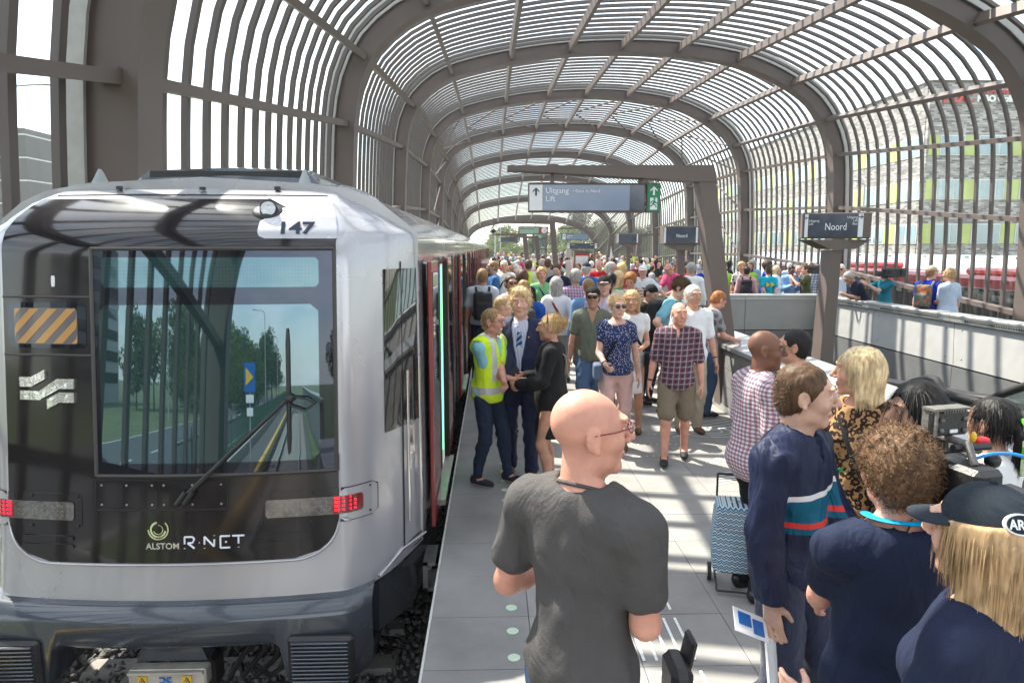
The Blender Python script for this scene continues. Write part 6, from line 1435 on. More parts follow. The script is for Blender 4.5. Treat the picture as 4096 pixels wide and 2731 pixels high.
        V,F=f.out(); c=V[F].mean(1)/s; mi=(((c[:,2]>.935)&(c[:,2]<.995))|((np.abs(np.abs(c[:,0])-.105)<.026)&(c[:,2]>1.05))).astype(int); link('safety_vest',npmesh('safety_vest',V,F,vest,True,mi),root)
    if stripe:
        for n_,q in(('R',1),('L',-1)):
            w_=.088*s; H0,K0,A0=J['hip'+n_],J['kn'+n_],J['an'+n_]; obj('side_stripe',MB().tube([H0+np.array([q*.100*s,0,.02]),H0*.5+K0*.5+np.array([q*.094*s,.0,0]),K0+np.array([q*.080*s,0,0]),K0*.5+A0*.5+np.array([q*.076*s,-.01,0]),A0+np.array([q*.064*s,0,.02])],.022*s,6),stripe,root,smooth=True)
    if lanyard:
        Rl=lr@tw; P_=lambda x,y,z_:J['neck']+Rl@np.array([x,y,z_])*s
        obj('lanyard',MB().tube([P_(.0,.165,-.30),P_(.05,.135,-.12),P_(.075,.07,.02),P_(.06,-.03,.055),P_(0,-.075,.05),P_(-.06,-.03,.055),P_(-.075,.07,.02),P_(-.05,.135,-.12),P_(0,.165,-.30)],.010*s,6,flat=.5),lanyard,root,smooth=True)
        obj('badge',MB().box(P_(0,.170,-.35),(.055,.008,.08),bev=.003),SIGNW,root)
    if watch:
        d_=J['wr'+watch]-J['el'+watch]; d_=d_/np.linalg.norm(d_); c_=J['wr'+watch]-d_*.03*s; obj('wrist_watch',MB().tube([c_-d_*.009,c_+d_*.009],.032*s,12),BLACK,root)
    if bottom!='none':
        f=Field(lo,np.array([hi[0],hi[1],1.2*s]),hc_)
        o_={'trousers':.016,'jeans':.011,'shorts':.026,'skirt':.012,'leggings':.004,'track':.024}[bottom]*s
        if bottom=='skirt':
            f.ell(J['pel'],np.array([.172,.130,.13])*s,None,.04); f.cap(J['pel']-np.array([0,0,.05])*s,np.array([0,0,.58*s]),.13*s,.145*s,.05)
        else:
            f.ell(J['pel']+np.array([0,-.01,-.0])*s,np.array([(.160 if m_ else .168)*(.4+.6*fs),.120*fs,.118])*s+o_*.6,None,.03)
            for n_ in 'RL': leg(f,n_,o_,.03,b={'shorts':.88,'leggings':1.9,'jeans':1.97,'trousers':1.98,'track':1.98}[bottom],flare=(.010*s if bottom in('trousers','track') else .012*s if bottom=='shorts' else 0))
        f.noise(.0065*s if lod<3 else 0,18,seed+15,.9)
        if lod<2: f.noise(.0035*s,42,seed+19,.9)
        f.clip((0,0,1),(0,0,1.035*s)); f.clip((0,0,-1),(0,0,.035*s))
        V,F=f.out(); nm={'jeans':'jeans','trousers':'trousers','shorts':'shorts','skirt':'skirt','leggings':'leggings','track':'tracksuit_trousers'}[bottom]; link(nm,npmesh(nm,V,F,bm_,True),root)
    # -------- shoes
    if Y<14 or lod<3:
        sm_=shoe or SHD
        for n_ in 'RL':
            A=J['an'+n_]; f=Field(A-np.array([.08,.12,.10])*s,A+np.array([.08,.24,.08])*s,max(.006,hd or .02)); f.ell(A+np.array([0,.085,-.042])*s,np.array([.047,.115,.042])*s,None,.02); f.ell(A+np.array([0,-.02,-.02])*s,np.array([.043,.055,.06])*s,None,.02)
            f.clip((0,0,-1),(0,0,A[2]-.073*s)); f.clip((0,-.1,1),A+np.array([0,0,.025])*s); V,F=f.out(); mi=(V[F].mean(1)[:,2]<A[2]-.058*s).astype(int); link('shoe',npmesh('shoe',V,F,[sm_[0],sm_[1]],True,mi),root)
    # -------- bags
    Rl=lr@tw
    def tp(x,y,z_): return up((x,y,z_))*s
    if pack:
        pm_=pack; f=Field(tp(0,-.25,1.2)-.3*s,tp(0,-.25,1.2)+.3*s,max(.010,hc_)); f.box(tp(0,-.215,1.20),np.array([.145,.075,.215])*s,Rl,.06*s); f.box(tp(0,-.29,1.13),np.array([.11,.04,.12])*s,Rl,.03*s,.02)
        V,F=f.out(); bp=link('backpack',npmesh('backpack',V,F,pm_,True),root)
        for q in(-1,1): obj('strap',MB().tube([tp(q*.09,-.15,1.36),tp(q*.10,-.07,1.475),tp(q*.105,.05,1.455),tp(q*.115,.135,1.34),tp(q*.14,.11,1.18),tp(q*.15,-.10,1.05)],.022*s,8,flat=.35),pm_,bp,smooth=True)
        if lod<=1: obj('zip',MB().tube([tp(.10*math.cos(a),-.335+.03*0,1.13+.10*math.sin(a)) for a in np.linspace(0,PI,10)],.004,5),GALV,bp)
    if bag:
        bc,side,bmat=bag; q=side
        obj('bag_strap',MB().tube([tp(-q*.09,-.02,1.475),tp(-q*.05,.10,1.40),tp(q*.06,.155 if m_ else .165,1.20),tp(q*.16,.13,1.02)],.018*s,8,flat=.25),bmat,root,smooth=True)
        obj('bag_strap',MB().tube([tp(-q*.09,-.02,1.475),tp(-q*.04,-.13,1.36),tp(q*.08,-.15,1.15),tp(q*.18,-.02,1.0)],.018*s,8,flat=.25),bmat,root,smooth=True)
        if bc: f=Field(tp(q*.2,.08,.92)-.2,tp(q*.2,.08,.92)+.2,.012); f.box(tp(q*.21,.09,.92),np.array([.05,.11,.09])*s,None,.03); V,F=f.out(); link('shoulder_bag',npmesh('shoulder_bag',V,F,bc,True),root)
    root['_s']=s
    del root['_s']
    return root,J,Rh,s,hp,tp
SHD=(cloth('dark_shoe',(.02,.022,.03),.6),mat('pale_sole',(.6,.58,.52),.7)); SHB=(mat('black_leather',(.012,.012,.012),.3,var=.1),RUBBER); SHW=(cloth('white_shoe',(.6,.6,.6)),mat('white_sole',(.7,.7,.68),.7)); SHN=(mat('sandal_brown',(.12,.06,.03),.6),RUBBER)
# ---------------------------------------------------------------- who stands where
_th=math.radians(7.85);_yw=math.radians(1.65)
_F=np.array([math.sin(_yw)*math.cos(_th),math.cos(_yw)*math.cos(_th),-math.sin(_th)]);_R=np.array([math.cos(_yw),-math.sin(_yw),0]);_U=np.cross(_R,_F)
def spot(px,py,Y):
    d=_F+(px-1176)/1568*_R+(784-py)/1568*_U; return np.array([0,0,CAM_H])+d*Y/d[1]
def P(label,px,py,Y,**k):
    p=spot(px,py,Y); hh=k.pop('h',None) or min(2.0,max(1.2,p[2]-(.02 if k.get('cap') else .0))); 
    return person(label,float(p[0]),Y,h=hh,**k)
C_=cloth
NAVY=C_('navy',(.012,.018,.045)); BLK=C_('black',(.012,.012,.013)); CHAR=C_('charcoal_melange',(.078,.073,.072),bs=260); WHT=C_('white_cotton',(.74,.74,.75)); LBLUE=C_('light_blue',(.36,.50,.66)); KHAKI=C_('khaki',(.20,.155,.11)); DEN=C_('denim_blue',(.07,.13,.24)); DEND=C_('denim_dark',(.018,.028,.055)); PINKT=C_('pale_pink',(.62,.40,.36)); SAGE=C_('sage',(.14,.155,.115)); ROYAL=C_('royal_blue',(.012,.07,.33)); COB=C_('cobalt',(.01,.03,.36)); RED=C_('red_cotton',(.42,.012,.02)); MAR=C_('maroon',(.13,.015,.03)); GREY=C_('mid_grey',(.27,.28,.29)); LG=C_('light_grey',(.45,.46,.47)); GRN_=C_('mint_green',(.16,.42,.20)); TURQ=C_('turquoise',(.0,.38,.52)); TEAL=C_('teal',(.01,.16,.22)); OLIVE=C_('olive',(.07,.075,.03)); PNK=C_('hot_pink',(.68,.08,.22)); BEIGE=C_('beige',(.42,.36,.27)); NEON=C_('neon_yellow',(.62,.85,.03),.7); SILB=mat('reflective_silver',(.55,.56,.57),.35,.3,var=.05); SKY_=C_('suit_sky_blue',(.24,.42,.72)); CREAM=C_('cream',(.62,.58,.50)); BMID=C_('mid_blue',(.04,.14,.36)); LIMEG=C_('lime_green',(.35,.62,.05)); RUSTC=C_('rust',(.38,.13,.05))
# ---- foreground
_r=person('bald man in charcoal t-shirt with red framed glasses, seen from behind in the foreground',.27,1.98,face=38,h=1.885,lod=0,fat=.9,skin_='red',hair='bald',top='tee',tm=CHAR,hem=-.05,bottom='jeans',bm_=DEN,RHw=(.50,2.14,1.19),LHw=(.22,2.34,1.15),head=(.76,-.02,0),glasses='red',poleR=(.25,-.3,-1),poleL=(-.3,-.3,-1),sleeve=.64,seed=3)
obj('necklace',MB().tube([_r[1]['neck']+np.array([.066*math.sin(a),.006+.068*math.cos(a),.028-.012*math.cos(a)]) for a in np.linspace(0,2*PI,40)],.0016,5),mat('gold',(.8,.55,.2),.2,1),_r[0],smooth=True)
bg_=thing('hip_bag','black hip bag with stiff flap on the side of the bald man','bag'); obj('pouch',MB().box((.58,1.98,.93),(.07,.15,.17),bev=.02),BLACK,bg_); obj('flap',MB().box((.625,2.03,1.0),(.02,.09,.13),Matrix.Rotation(.2,3,'Y'),bev=.008),BLACK,bg_)
TRK=pattern('tracksuit_top','track',[(.012,.018,.05),(.75,.75,.76),(.0,.11,.19),(.72,.05,.04)],rough=.5)
r,J,Rh,s_,hp,tp=person('young man in navy tracksuit with white, teal and red chest bands',1.26,2.72,face=138,h=1.83,lod=0,fat=.86,skin_='fair',hair='crew',hc='brown',top='jacket',tm=TRK,neck='collar',hem=-.03,bottom='track',bm_=C_('navy_nylon',(.02,.026,.06),.45,sheen=.2),stripe=C_('white_stripe',(.7,.7,.72)),head=(-.45,.05,0),RH=(.25,.05,.80),LH=(-.2,.22,.92),feet={'R':(.12,-.05,.075),'L':(-.12,.12,.075)},shoe=SHW,seed=21)
obj('crocodile_badge',MB().box(tp(-.075,.148,1.335),(.035,.006,.014)).box(tp(-.058,.148,1.342),(.018,.006,.006)),C_('badge_green',(.02,.25,.08)),r)
obj('goatee',MB().sphere(hp(0,.088,-.108),(.020,.012,.022),10,7),HR['brown'],r,smooth=True)
hR=Vector(J['handR']); fl=thing('folded_flyer','folded blue and white flyer in the hand of the tracksuit man','flyer'); M_=Matrix.Rotation(-math.radians(138),4,'Z'); wp=M_@hR+Vector((1.26,2.72,0)); 
obj('page',MB().box((0,0,0),(.16,.004,.10),bev=.001),SIGNW,fl); obj('print_block',MB().box((-.03,-.004,.01),(.06,.003,.05)).box((.035,-.004,-.005),(.05,.003,.06)),HB,fl); fl.location=wp+Vector((-.10,-.02,.02)); fl.rotation_euler=(-.9,.45,.15)
# curly haired camera man
r,J,Rh,s_,hp,tp=person('curly haired cameraman in navy t-shirt with light blue neck ribbon, seen from behind',1.245,1.98,face=4,h=1.735,lod=0,fat=1.08,skin_='red',hair='curly',hc='cbrown',top='tee',tm=NAVY,neck='wide',hem=-.05,bottom='jeans',bm_=DEND,RH=(.24,.26,1.36),LH=(-.08,.34,1.02),poleR=(.7,.1,-1),poleL=(-.5,-.6,-.8),head=(-.1,.05,0),seed=31)
BLR=C_('ribbon_blue',(.0,.34,.62),.5)
obj('neck_ribbon',MB().tube([J['neck']+np.array([.085*math.sin(a),.01-.088*math.cos(a),.035+.01*math.cos(a)]) for a in np.linspace(-1.9,1.9,18)],.018,8,flat=.3),BLR,r,smooth=True)
# his camera
vc=thing('video_camera','large black shoulder video camera with flip monitor carried by the curly cameraman','video camera',tuple(spot(2187,968,1.98)-np.array([0,.03,.185])),math.radians(12)); vc.scale=(.78,.78,.78)
CB=mat('camera_black',(.02,.02,.021),.38,var=.3,vs=20,bump=.15,bs=120); CG=mat('camera_grey',(.13,.12,.11),.5,var=.3,vs=30,bump=.2,bs=80)
obj('body',MB().box((0,.05,0),(.13,.42,.20),bev=.02),CB,vc); obj('lens_barrel',MB().tube([(0,.24,.0),(0,.30,.0),(0,.31,.0),(0,.36,0)],[.05,.05,.065,.065],18),CB,vc); obj('battery',MB().box((0,-.24,-.02),(.11,.12,.17),bev=.015),CB,vc)
obj('shoulder_pad',MB().box((-.02,-.02,-.13),(.12,.28,.06),bev=.02),RUBBER,vc); obj('top_handle',MB().tube([(0,-.08,.10),(0,-.05,.17),(0,.18,.17),(0,.24,.11)],.016,8),CG,vc,smooth=True)
obj('microphone',MB().tube([(-.09,.02,.10),(-.12,.30,.11)],.026,12),CG,vc,smooth=True)
mn=obj('monitor',MB().box((-.01,.04,.235),(.165,.035,.10),bev=.008),CB,vc); obj('monitor_hood',MB().box((-.01,.05,.29),(.17,.06,.01)).box((-.085,.05,.235),(.008,.07,.10)),CG,mn); 
b=MB(); [b.sphere((x,.018,zz),.010,8,5) for x,zz in((-.06,.25),(.05,.25),(-.06,.21),(.05,.205))]; [b.box((x,.019,.283),(.006,.004,.012)) for x in np.linspace(-.05,.05,9)]; obj('knobs',b,CG,mn); obj('sticker',MB().box((.0,.020,.205),(.035,.004,.013)),SIGNW,mn)
obj('red_clip',MB().box((.11,.0,.165),(.06,.04,.025),bev=.006),mat('clip_red',(.65,.02,.03),.4),vc); obj('yellow_knob',MB().sphere((.075,.0,.18),(.012,.012,.024),8,6),mat('knob_yellow',(.75,.45,.02),.4),vc)
b=MB(); [b.tube([(-.06,.0,.13),(.0,-.05,.15+.01*k),(.06,-.04+.02*k,.13),(.12,.0,.12)],.006,6) for k in range(4)]; b.tube([(-.05,-.03,.155),(.12,-.03,.15)],.014,10); b.sphere((.12,-.05,.10),.03,10,7); obj('cables',b,BLACK,vc,smooth=True)
obj('blue_cable',MB().tube(catmull([(.02,-.03,.115),(.08,-.08,.135),(.18,-.12,.12),(.30,-.16,.04),(.36,-.18,-.08)][0:5] if 0 else [(.02,.115),(.10,.14),(.20,.125),(.30,.05),(.36,-.08)],5).tolist() and [(x,-.05-.35*x,z_) for x,z_ in catmull([(.02,.115),(.10,.14),(.20,.125),(.30,.05),(.36,-.08)],5)],.0065,7),mat('cable_blue',(.01,.22,.55),.4),vc,smooth=True)
obj('coiled_cable',MB().tube([(-.11+.014*math.cos(a),-.16+.014*math.sin(a),-.05-.012*a/1.2) for a in np.linspace(0,28,160)],.004,5),BLACK,vc,smooth=True)
pk2=thing('wireless_clip','small metal microphone transmitter clipped to the collar behind the curly cameraman neck','clip'); obj('body',MB().box((1.19,1.89,1.415),(.04,.012,.018),Matrix.Rotation(.4,3,'Y')),GALV,pk2); obj('cord',MB().tube([(1.25,1.91,1.50),(1.215,1.89,1.43),(1.22,1.87,1.20),(1.23,1.86,.95)],.0025,5),BLACK,pk2)
# cap woman
CAPN=C_('cap_navy',(.018,.025,.035),.8)
r,J,Rh,s_,hp,tp=person('person with long fair hair and dark baseball cap with white oval badge, right foreground',1.175,1.50,face=328,h=1.745,lod=0,sex='f',skin_='pale',hair='long',hc='sand',top='tee',tm=NAVY,cap=(CAPN,-.25),RH=(.2,.2,1.0),LH=(-.2,.3,1.1),seed=41)
q0=Vector(hp(-.052,-.090,.076)); nrm=Vector(Rh@np.array([-.64,-.69,.34])).normalized(); upv=Vector(Rh@np.array([0,0,1.])); xx=upv.cross(nrm).normalized(); M0=frame(q0+nrm*.010,xx,nrm.cross(xx))
b=MB(); b.prism([(.034*math.cos(a),.024*math.sin(a)) for a in np.linspace(0,2*PI,28,endpoint=False)],-.012,.0,M=M0); pt=obj('oval_badge',b,SIGNW,r); b=MB(); b.prism([(.0305*math.cos(a),.0205*math.sin(a)) for a in np.linspace(0,2*PI,28,endpoint=False)],-.012,.0012,M=M0); obj('badge_field',b,CAPN,pt)
text('ARRI',.030,M0@Matrix.Translation((0,-.0105,.0018)),SIGNW,pt,ext=.0006,align='CENTER',bold=.0008,sx=.80)
# women on the right
P('laughing woman with long dark hair beside the camera monitor',2120,880,2.75,face=272,lod=1,sex='f',skin_='olive',hair='long',hc='black',top='tee',tm=BLK,expr='laugh',head=(-.05,.03,0),seed=51)
P('woman in leopard print halter dress with straight pale blonde hair and dark shoulder bag',1985,800,3.45,face=232,lod=0,sex='f',skin_='tan',hair='bob',hc='pblonde',top='dress',neck='halter',hem=.02,tm=pattern('leopard','leopard',[(.34,.19,.08),(.22,.10,.035),(.018,.010,.008)]),bottom='none',bag=(BLK,-1,BLK),head=(1.12,.0,0),RH=(.24,.10,.92),LH=(-.22,.05,.86),seed=52)
r,J,Rh,s_,hp,tp=P('woman with dark ponytail tied with a green scarf, right edge',2292,915,2.95,face=333,lod=1,sex='f',skin_='tan',hair='pony',hc='black',top='tank',tm=WHT,glasses='dark',seed=53)
sc_=obj('green_scarf',MB().tube([hp(.02,-.13,.05),hp(.01,-.16,.02),hp(-.02,-.17,-.06),hp(-.01,-.165,-.16),hp(.01,-.15,-.22)],[.02,.026,.02,.018,.01],8,flat=.5),pattern('scarf','blotch',[(.10,.42,.03),(.55,.62,.40)]),r,smooth=True)
GING=pattern('gingham','gingham',[(.66,.62,.64),(.40,.02,.06),(.02,.02,.09)])
r,J,Rh,s_,hp,tp=P('bald dark skinned man in red and navy gingham shirt with glasses',1752,758,4.25,face=84,lod=1,fat=1.22,skin_='brown',hair='bald',top='shirt',neck='collar',tm=GING,bottom='trousers',bm_=BLK,glasses='gold',head=(.45,.03,0),RH=(.24,.02,.80),LH=(-.22,.2,.95),hem=-.10,sleeve=.86,shoe=SHB,seed=54)
P('black haired man with glasses in white polo with navy collar, facing left at the parapet',1832,757,4.75,face=294,lod=1,skin_='tan',hair='crew',hc='black',top='polo',neck='collar',tm=WHT,glasses='dark',bottom='jeans',seed=55)
# shopping trolley
ct=thing('shopping_trolley','wheeled shopping trolley with blue and white zigzag bag beside the gingham shirted man','shopping trolley',(1.63,4.36,0),math.radians(-14)); ct.scale=(.85,.85,.74)
ZIG=pattern('zigzag','zigzag',[(.55,.62,.64),(.01,.17,.32),(.02,.07,.14)])
b=MB(); sec=lambda z_,w,d,oy:[(sx*w*(1 if abs(sx)<1.1 else 1),oy+sy*d,z_) for sx,sy in((-1,-.8),(-.8,-1),(.8,-1),(1,-.8),(1,.8),(.8,1),(-.8,1),(-1,.8),(-1,-.8))]
b.grid([sec(.17,.10,.08,0),sec(.20,.16,.12,0),sec(.45,.175,.135,0),sec(.74,.155,.12,.0),sec(.80,.13,.09,0),sec(.82,.02,.02,0)]); obj('fabric_bag',b,ZIG,ct,smooth=True)
obj('flap',MB().box((0,-.0,.80),(.30,.26,.035),bev=.015).box((0,-.135,.70),(.30,.02,.20),bev=.008),ZIG,ct); 
b=MB().tube([(-.13,.14,1.02),(-.13,.14,.10),(-.13,-.14,.07),(-.13,-.16,.04)],.009,7).tube([(.13,.14,1.02),(.13,.14,.10),(.13,-.14,.07),(.13,-.16,.04)],.009,7).tube([(-.13,-.16,.04),(.13,-.16,.04)],.009,7).tube([(-.13,.14,1.02),(.13,.14,1.02)],.012,7); obj('tube_frame',b,BLACK,ct,smooth=True)
for sx in(-.17,.17):
    w_=obj('wheel',MB().tube([(sx-.014,.10,.08),(sx+.014,.10,.08)],.08,20),RUBBER,ct); obj('rim',MB().tube([(sx-.016,.10,.08),(sx+.016,.10,.08)],.052,16),CREAM if 0 else GALV,w_)
# ---- handshake group
YV=[NEON,SILB]
P('laughing man in neon yellow safety vest and light blue polo shaking hands',1120,708,6.5,face=122,lod=1,skin_='red',hair='crew',hc='dblonde',top='polo',neck='collar',tm=C_('aqua',(.25,.55,.62)),vest=YV,bottom='jeans',bm_=DEND,expr='smile',glasses='dark',head=(-.10,.0,0),RHw=(.20,6.36,1.06),LHw=(.11,6.2,1.03),lean=.06,feet={'R':(.12,-.06,.075),'L':(-.12,.16,.075)},lanyard=C_('lanyard_blue',(.01,.05,.25)),handpose='fist',seed=61)
r,J,Rh,s_,hp,tp=P('tall man with wavy blond hair in navy suit and blue striped tie shaking hands',1197,664,6.72,face=190,lod=1,fat=1.12,skin_='pale',hair='tousle',hc='pblonde',top='jacket',neck='suit',tm=C_('suit_navy',(.014,.02,.055),.6),inner=pattern('fine_stripe','stripe',[(.62,.64,.72),(.30,.34,.55)],.7),tie=pattern('tie','tie',[(.02,.05,.16),(.16,.32,.60),(.5,.55,.62)]),bottom='trousers',bm_=C_('suit_navy_trousers',(.013,.018,.05),.6),RHw=(.17,6.42,1.05),LH=(-.28,.08,.84),hem=-.07,stride=-.08,shoe=SHB,handpose={'R':'fist','L':'relax'},seed=62)
obj('lapel_pin',MB().sphere(tp(-.09,.155,1.33),.007,6,5),mat('pin_gold',(.8,.6,.2),.2,1),r)
r,J,Rh,s_,hp,tp=P('woman with blonde bun and long black cardigan holding a phone, seen from the side',1268,722,6.25,face=282,lod=1,sex='f',skin_='tan',hair='bun',hc='blonde',top='jacket',tm=BLK,hem=-.34,bottom='none',neck='round',RH=(.12,.28,1.12),LH=(-.12,.30,1.08),poleR=(.6,-1,-.5),poleL=(-.6,-1,-.5),head=(-.05,.05,0),bag=(None,1,mat('pale_strap',(.62,.58,.55),.5)),shoe=SHB,handpose='fist',seed=63)
obj('hair_band',MB().tube([hp(.092*math.cos(a),.01,.045+.092*math.sin(a)) for a in np.linspace(.1,PI-.1,14)],.005,6),BLACK,r,smooth=True)
obj('phone',MB().box(J['handR']+np.array([0,.04,.03]),(.02,.08,.14),Matrix.Rotation(.9,3,'X'),bev=.004),BLACK,r)
# ---- walkers
PLAID=pattern('plaid_red','check',[(.13,.055,.07),(.02,.025,.055),(.34,.32,.33),(.20,.05,.06)])
P('bald man in red and navy plaid shirt and brown shorts walking forward',1560,694,7.15,face=194,lod=1,fat=1.06,skin_='red',hair='bald',top='shirt',neck='collar',tm=PLAID,hem=-.09,sleeve=.85,bottom='shorts',bm_=KHAKI,head=(-.30,.02,0),stride=.17,RH=(.30,.05,.80),LH=(-.27,.0,.80),watch='R',shoe=SHD,seed=71)
r,J,Rh,s_,hp,tp=P('blonde woman in sunglasses, navy flower print blouse and pale pink trousers',1418,678,7.55,face=184,lod=1,sex='f',fat=1.12,skin_='pale',hair='bun',hc='blonde',top='cap',neck='wide',tm=pattern('flower_print','floral',[(.018,.035,.11),(.68,.60,.62)],.85),sleeve=.40,hem=-.02,bottom='trousers',bm_=PINKT,glasses='sun',head=(-.22,.03,0),RH=(.14,.26,1.02),LH=(-.25,.03,.84),stride=.10,bag=(C_('slate_bag',(.10,.13,.20)),1,BLK),watch='R',handpose={'R':'fist','L':'relax'},shoe=SHN,seed=72)
P('white haired man in plain white t-shirt behind the plaid shirted man',1592,655,8.3,face=172,lod=1,fat=1.12,skin_='tan',hair='short',hc='white',top='tee',tm=WHT,bottom='trousers',bm_=BEIGE,head=(-.1,.0,0),LH=(-.30,.06,.82),watch='L',sleeve=.80,hem=-.06,shoe=SHN,seed=73)
P('man in sage green v-neck t-shirt with black cap and sunglasses',1363,655,8.5,face=190,lod=1,skin_='olive',fat=1.05,hair='short',hc='brown',top='tee',neck='v',tm=SAGE,bottom='shorts',bm_=DEN,cap=(BLK,0),glasses='sun',head=(.05,.02,0),RH=(.29,.0,.80),hem=-.04,seed=74)
P('woman in white lace dress with blonde hair and small dark handbag',1452,667,8.35,face=190,lod=1,sex='f',skin_='tan',hair='bob',hc='blonde',top='dress',sleeve=.35,hem=.02,tm=C_('white_lace',(.72,.71,.69),bump=.8,bs=90),bottom='none',head=(.1,.0,0),LH=(-.12,.26,1.08),bag=(BLK,-1,BLK),shoe=SHN,seed=75)
P('grey man in black cap and pale checked shirt behind the sage green t-shirt',1388,630,9.5,face=205,lod=1,skin_='pale',hair='short',hc='grey',top='shirt',neck='collar',tm=pattern('tiny_check','gingham',[(.66,.66,.72),(.45,.20,.28),(.22,.28,.5)],.6),cap=(BLK,.2),bottom='trousers',bm_=KHAKI,head=(-.3,.0,0),bag=(None,-1,BLK),seed=76)
P('teenager in faded light blue t-shirt with grey strapped backpack, hand on hip',1535,633,9.3,face=118,lod=1,skin_='fair',hair='tuft',hc='brown',top='tee',tm=pattern('dip_dye','fade',[(.16,.38,.48),(.66,.70,.72)]),bottom='jeans',bm_=BLK,pack=C_('pack_black',(.02,.02,.024)),RH=(.24,.06,1.02),poleR=(1,-.6,0),lean=.16,head=(-.1,.25,0),seed=77)
P('dark haired man in backwards black cap and black t-shirt looking down',1488,648,9.9,face=135,lod=2,skin_='olive',hair='crew',hc='black',top='tee',tm=BLK,bottom='jeans',bm_=DEND,cap=(BLK,2.9),RH=(.1,.3,1.1),LH=(-.1,.3,1.1),head=(0,.4,0),pack=BLK,seed=78)
P('woman with auburn hair and grey patterned top looking over the parapet',1622,662,9.1,face=75,lod=2,sex='f',skin_='red',hair='short',hc='ginger',top='tee',tm=pattern('grey_print','blotch',[(.28,.27,.28),(.12,.12,.14)]),head=(0,.45,0),lean=.2,RH=(.1,.42,1.05),LH=(-.1,.42,1.05),seed=79)
P('man in loose denim shirt walking away behind the capped men',1352,640,10.3,face=352,lod=2,skin_='pale',hair='short',hc='dblonde',top='long',neck='collar',tm=C_('chambray',(.14,.27,.46)),bottom='shorts',bm_=KHAKI,seed=80)
P('woman with curly red hair in wavy striped top looking down',1450,624,12,face=190,lod=2,sex='f',fat=1.2,skin_='tan',hair='curly',hc='ginger',top='tee',tm=pattern('wavy_stripe','hstripe',[(.60,.52,.46),(.25,.09,.06),(.05,.04,.05)]),head=(.2,.45,0),RH=(.1,.3,1.15),LH=(-.1,.3,1.15),bag=(None,1,BLK),seed=81)
P('woman with dark ponytail, pale shirt and black backpack straps seen from behind',1404,626,11.4,face=15,lod=2,sex='f',skin_='tan',hair='pony',hc='black',top='shirt',tm=CREAM,pack=None,bag=(None,1,BLK),seed=82)
P('blonde woman in bright green top half hidden beside the dark ponytail',1420,622,12.2,face=60,lod=2,sex='f',skin_='pale',hair='bob',hc='pblonde',top='tee',tm=C_('grass_green',(.02,.38,.10)),seed=83)
P('man in red, white and blue checked shirt seen from behind',1322,617,11.5,face=355,lod=2,skin_='tan',hair='short',hc='grey',top='shirt',sleeve=.7,tm=pattern('bright_check','check',[(.58,.14,.16),(.06,.10,.30),(.70,.68,.70),(.35,.45,.70)],.8),hem=-.10,bottom='shorts',bm_=GREY,seed=84)
P('woman with grey bob in white t-shirt with dark red bag strap',1278,636,10.6,face=5,lod=2,sex='f',fat=1.12,skin_='tan',hair='bob',hc='grey',top='tee',tm=WHT,bottom='trousers',bm_=GREY,bag=(None,1,C_('wine_strap',(.20,.01,.02))),RH=(.25,.12,1.0),LH=(-.25,.12,1.0),seed=85)
P('man in bright blue polo with grey backpack behind the suited man',1203,642,9.0,face=3,lod=1,fat=1.25,skin_='pale',hair='buzz',hc='dblonde',top='polo',tm=ROYAL,pack=C_('pack_grey',(.06,.06,.062)),bottom='shorts',bm_=KHAKI,seed=86)
P('man with cropped hair in white shirt and black backpack beside the train',1108,617,11.6,face=358,lod=2,fat=1.05,skin_='tan',hair='short',hc='dblonde',top='shirt',neck='collar',tm=C_('pale_blue_shirt',(.50,.54,.60)),pack=C_('pack_dark',(.03,.032,.036)),bottom='trousers',bm_=NAVY,shoe=SHB,seed=87)
P('woman with short dark hair, sunglasses and grey vest top beside the train',1172,632,10.9,face=160,lod=2,sex='f',skin_='tan',hair='short',hc='brown',top='tank',tm=LG,glasses='sun',bottom='shorts',bm_=GREY,bag=(BLK,1,BLK),seed=88)
P('woman with very long wavy brown hair and cream shoulder bag seen from behind',1200,619,12.4,face=10,lod=2,sex='f',skin_='tan',hair='long',hc='brown',top='tee',tm=BLK,bag=(CREAM,1,CREAM),seed=89)
P('small blond child held up behind the suited man',1153,672,8.2,face=100,lod=2,h=1.72,skin_='pale',hair='short',hc='sand',top='tee',tm=C_('child_top',(.55,.45,.42)),seed=90)
P('teenage boy in blue t-shirt in profile beside the train doors',1134,599,15.2,face=262,lod=2,skin_='fair',hair='crew',hc='dblonde',top='tee',tm=BMID,bottom='trousers',bm_=BEIGE,RH=(.05,.35,1.12),LH=(-.12,.35,1.1),seed=91)
P('white haired man in printed white t-shirt with rucksack strap',1158,598,17.5,face=185,lod=2,fat=1.1,skin_='red',hair='short',hc='white',top='tee',tm=WHT,bag=(BLK,1,BLK),seed=92)
P('curly haired woman in mint green polo with purple belt bag and jeans',1244,615,13.4,face=175,lod=2,sex='f',skin_='red',hair='curly',hc='sand',top='polo',neck='collar',tm=GRN_,bottom='jeans',bm_=DEN,RH=(.0,.28,1.1),bag=(C_('purple_bag',(.10,.03,.25)),-1,NAVY),seed=93)
P('bearded man in plain navy t-shirt looking down',1282,604,16.0,face=190,lod=2,fat=1.2,skin_='pale',hair='short',hc='brown',top='tee',tm=C_('ink',(.014,.02,.05)),head=(.3,.4,0),seed=94)
P('man in grey t-shirt and dark shorts seen from behind in the crowd',1258,594,18.5,face=0,lod=2,skin_='tan',hair='crew',hc='brown',top='tee',tm=GREY,bottom='shorts',bm_=BLK,seed=95)
P('man in maroon top with black bag seen from behind',1246,593,19.2,face=350,lod=2,fat=1.15,skin_='pale',hair='ring',hc='grey',top='tee',tm=MAR,bag=(BLK,-1,BLK),seed=96)
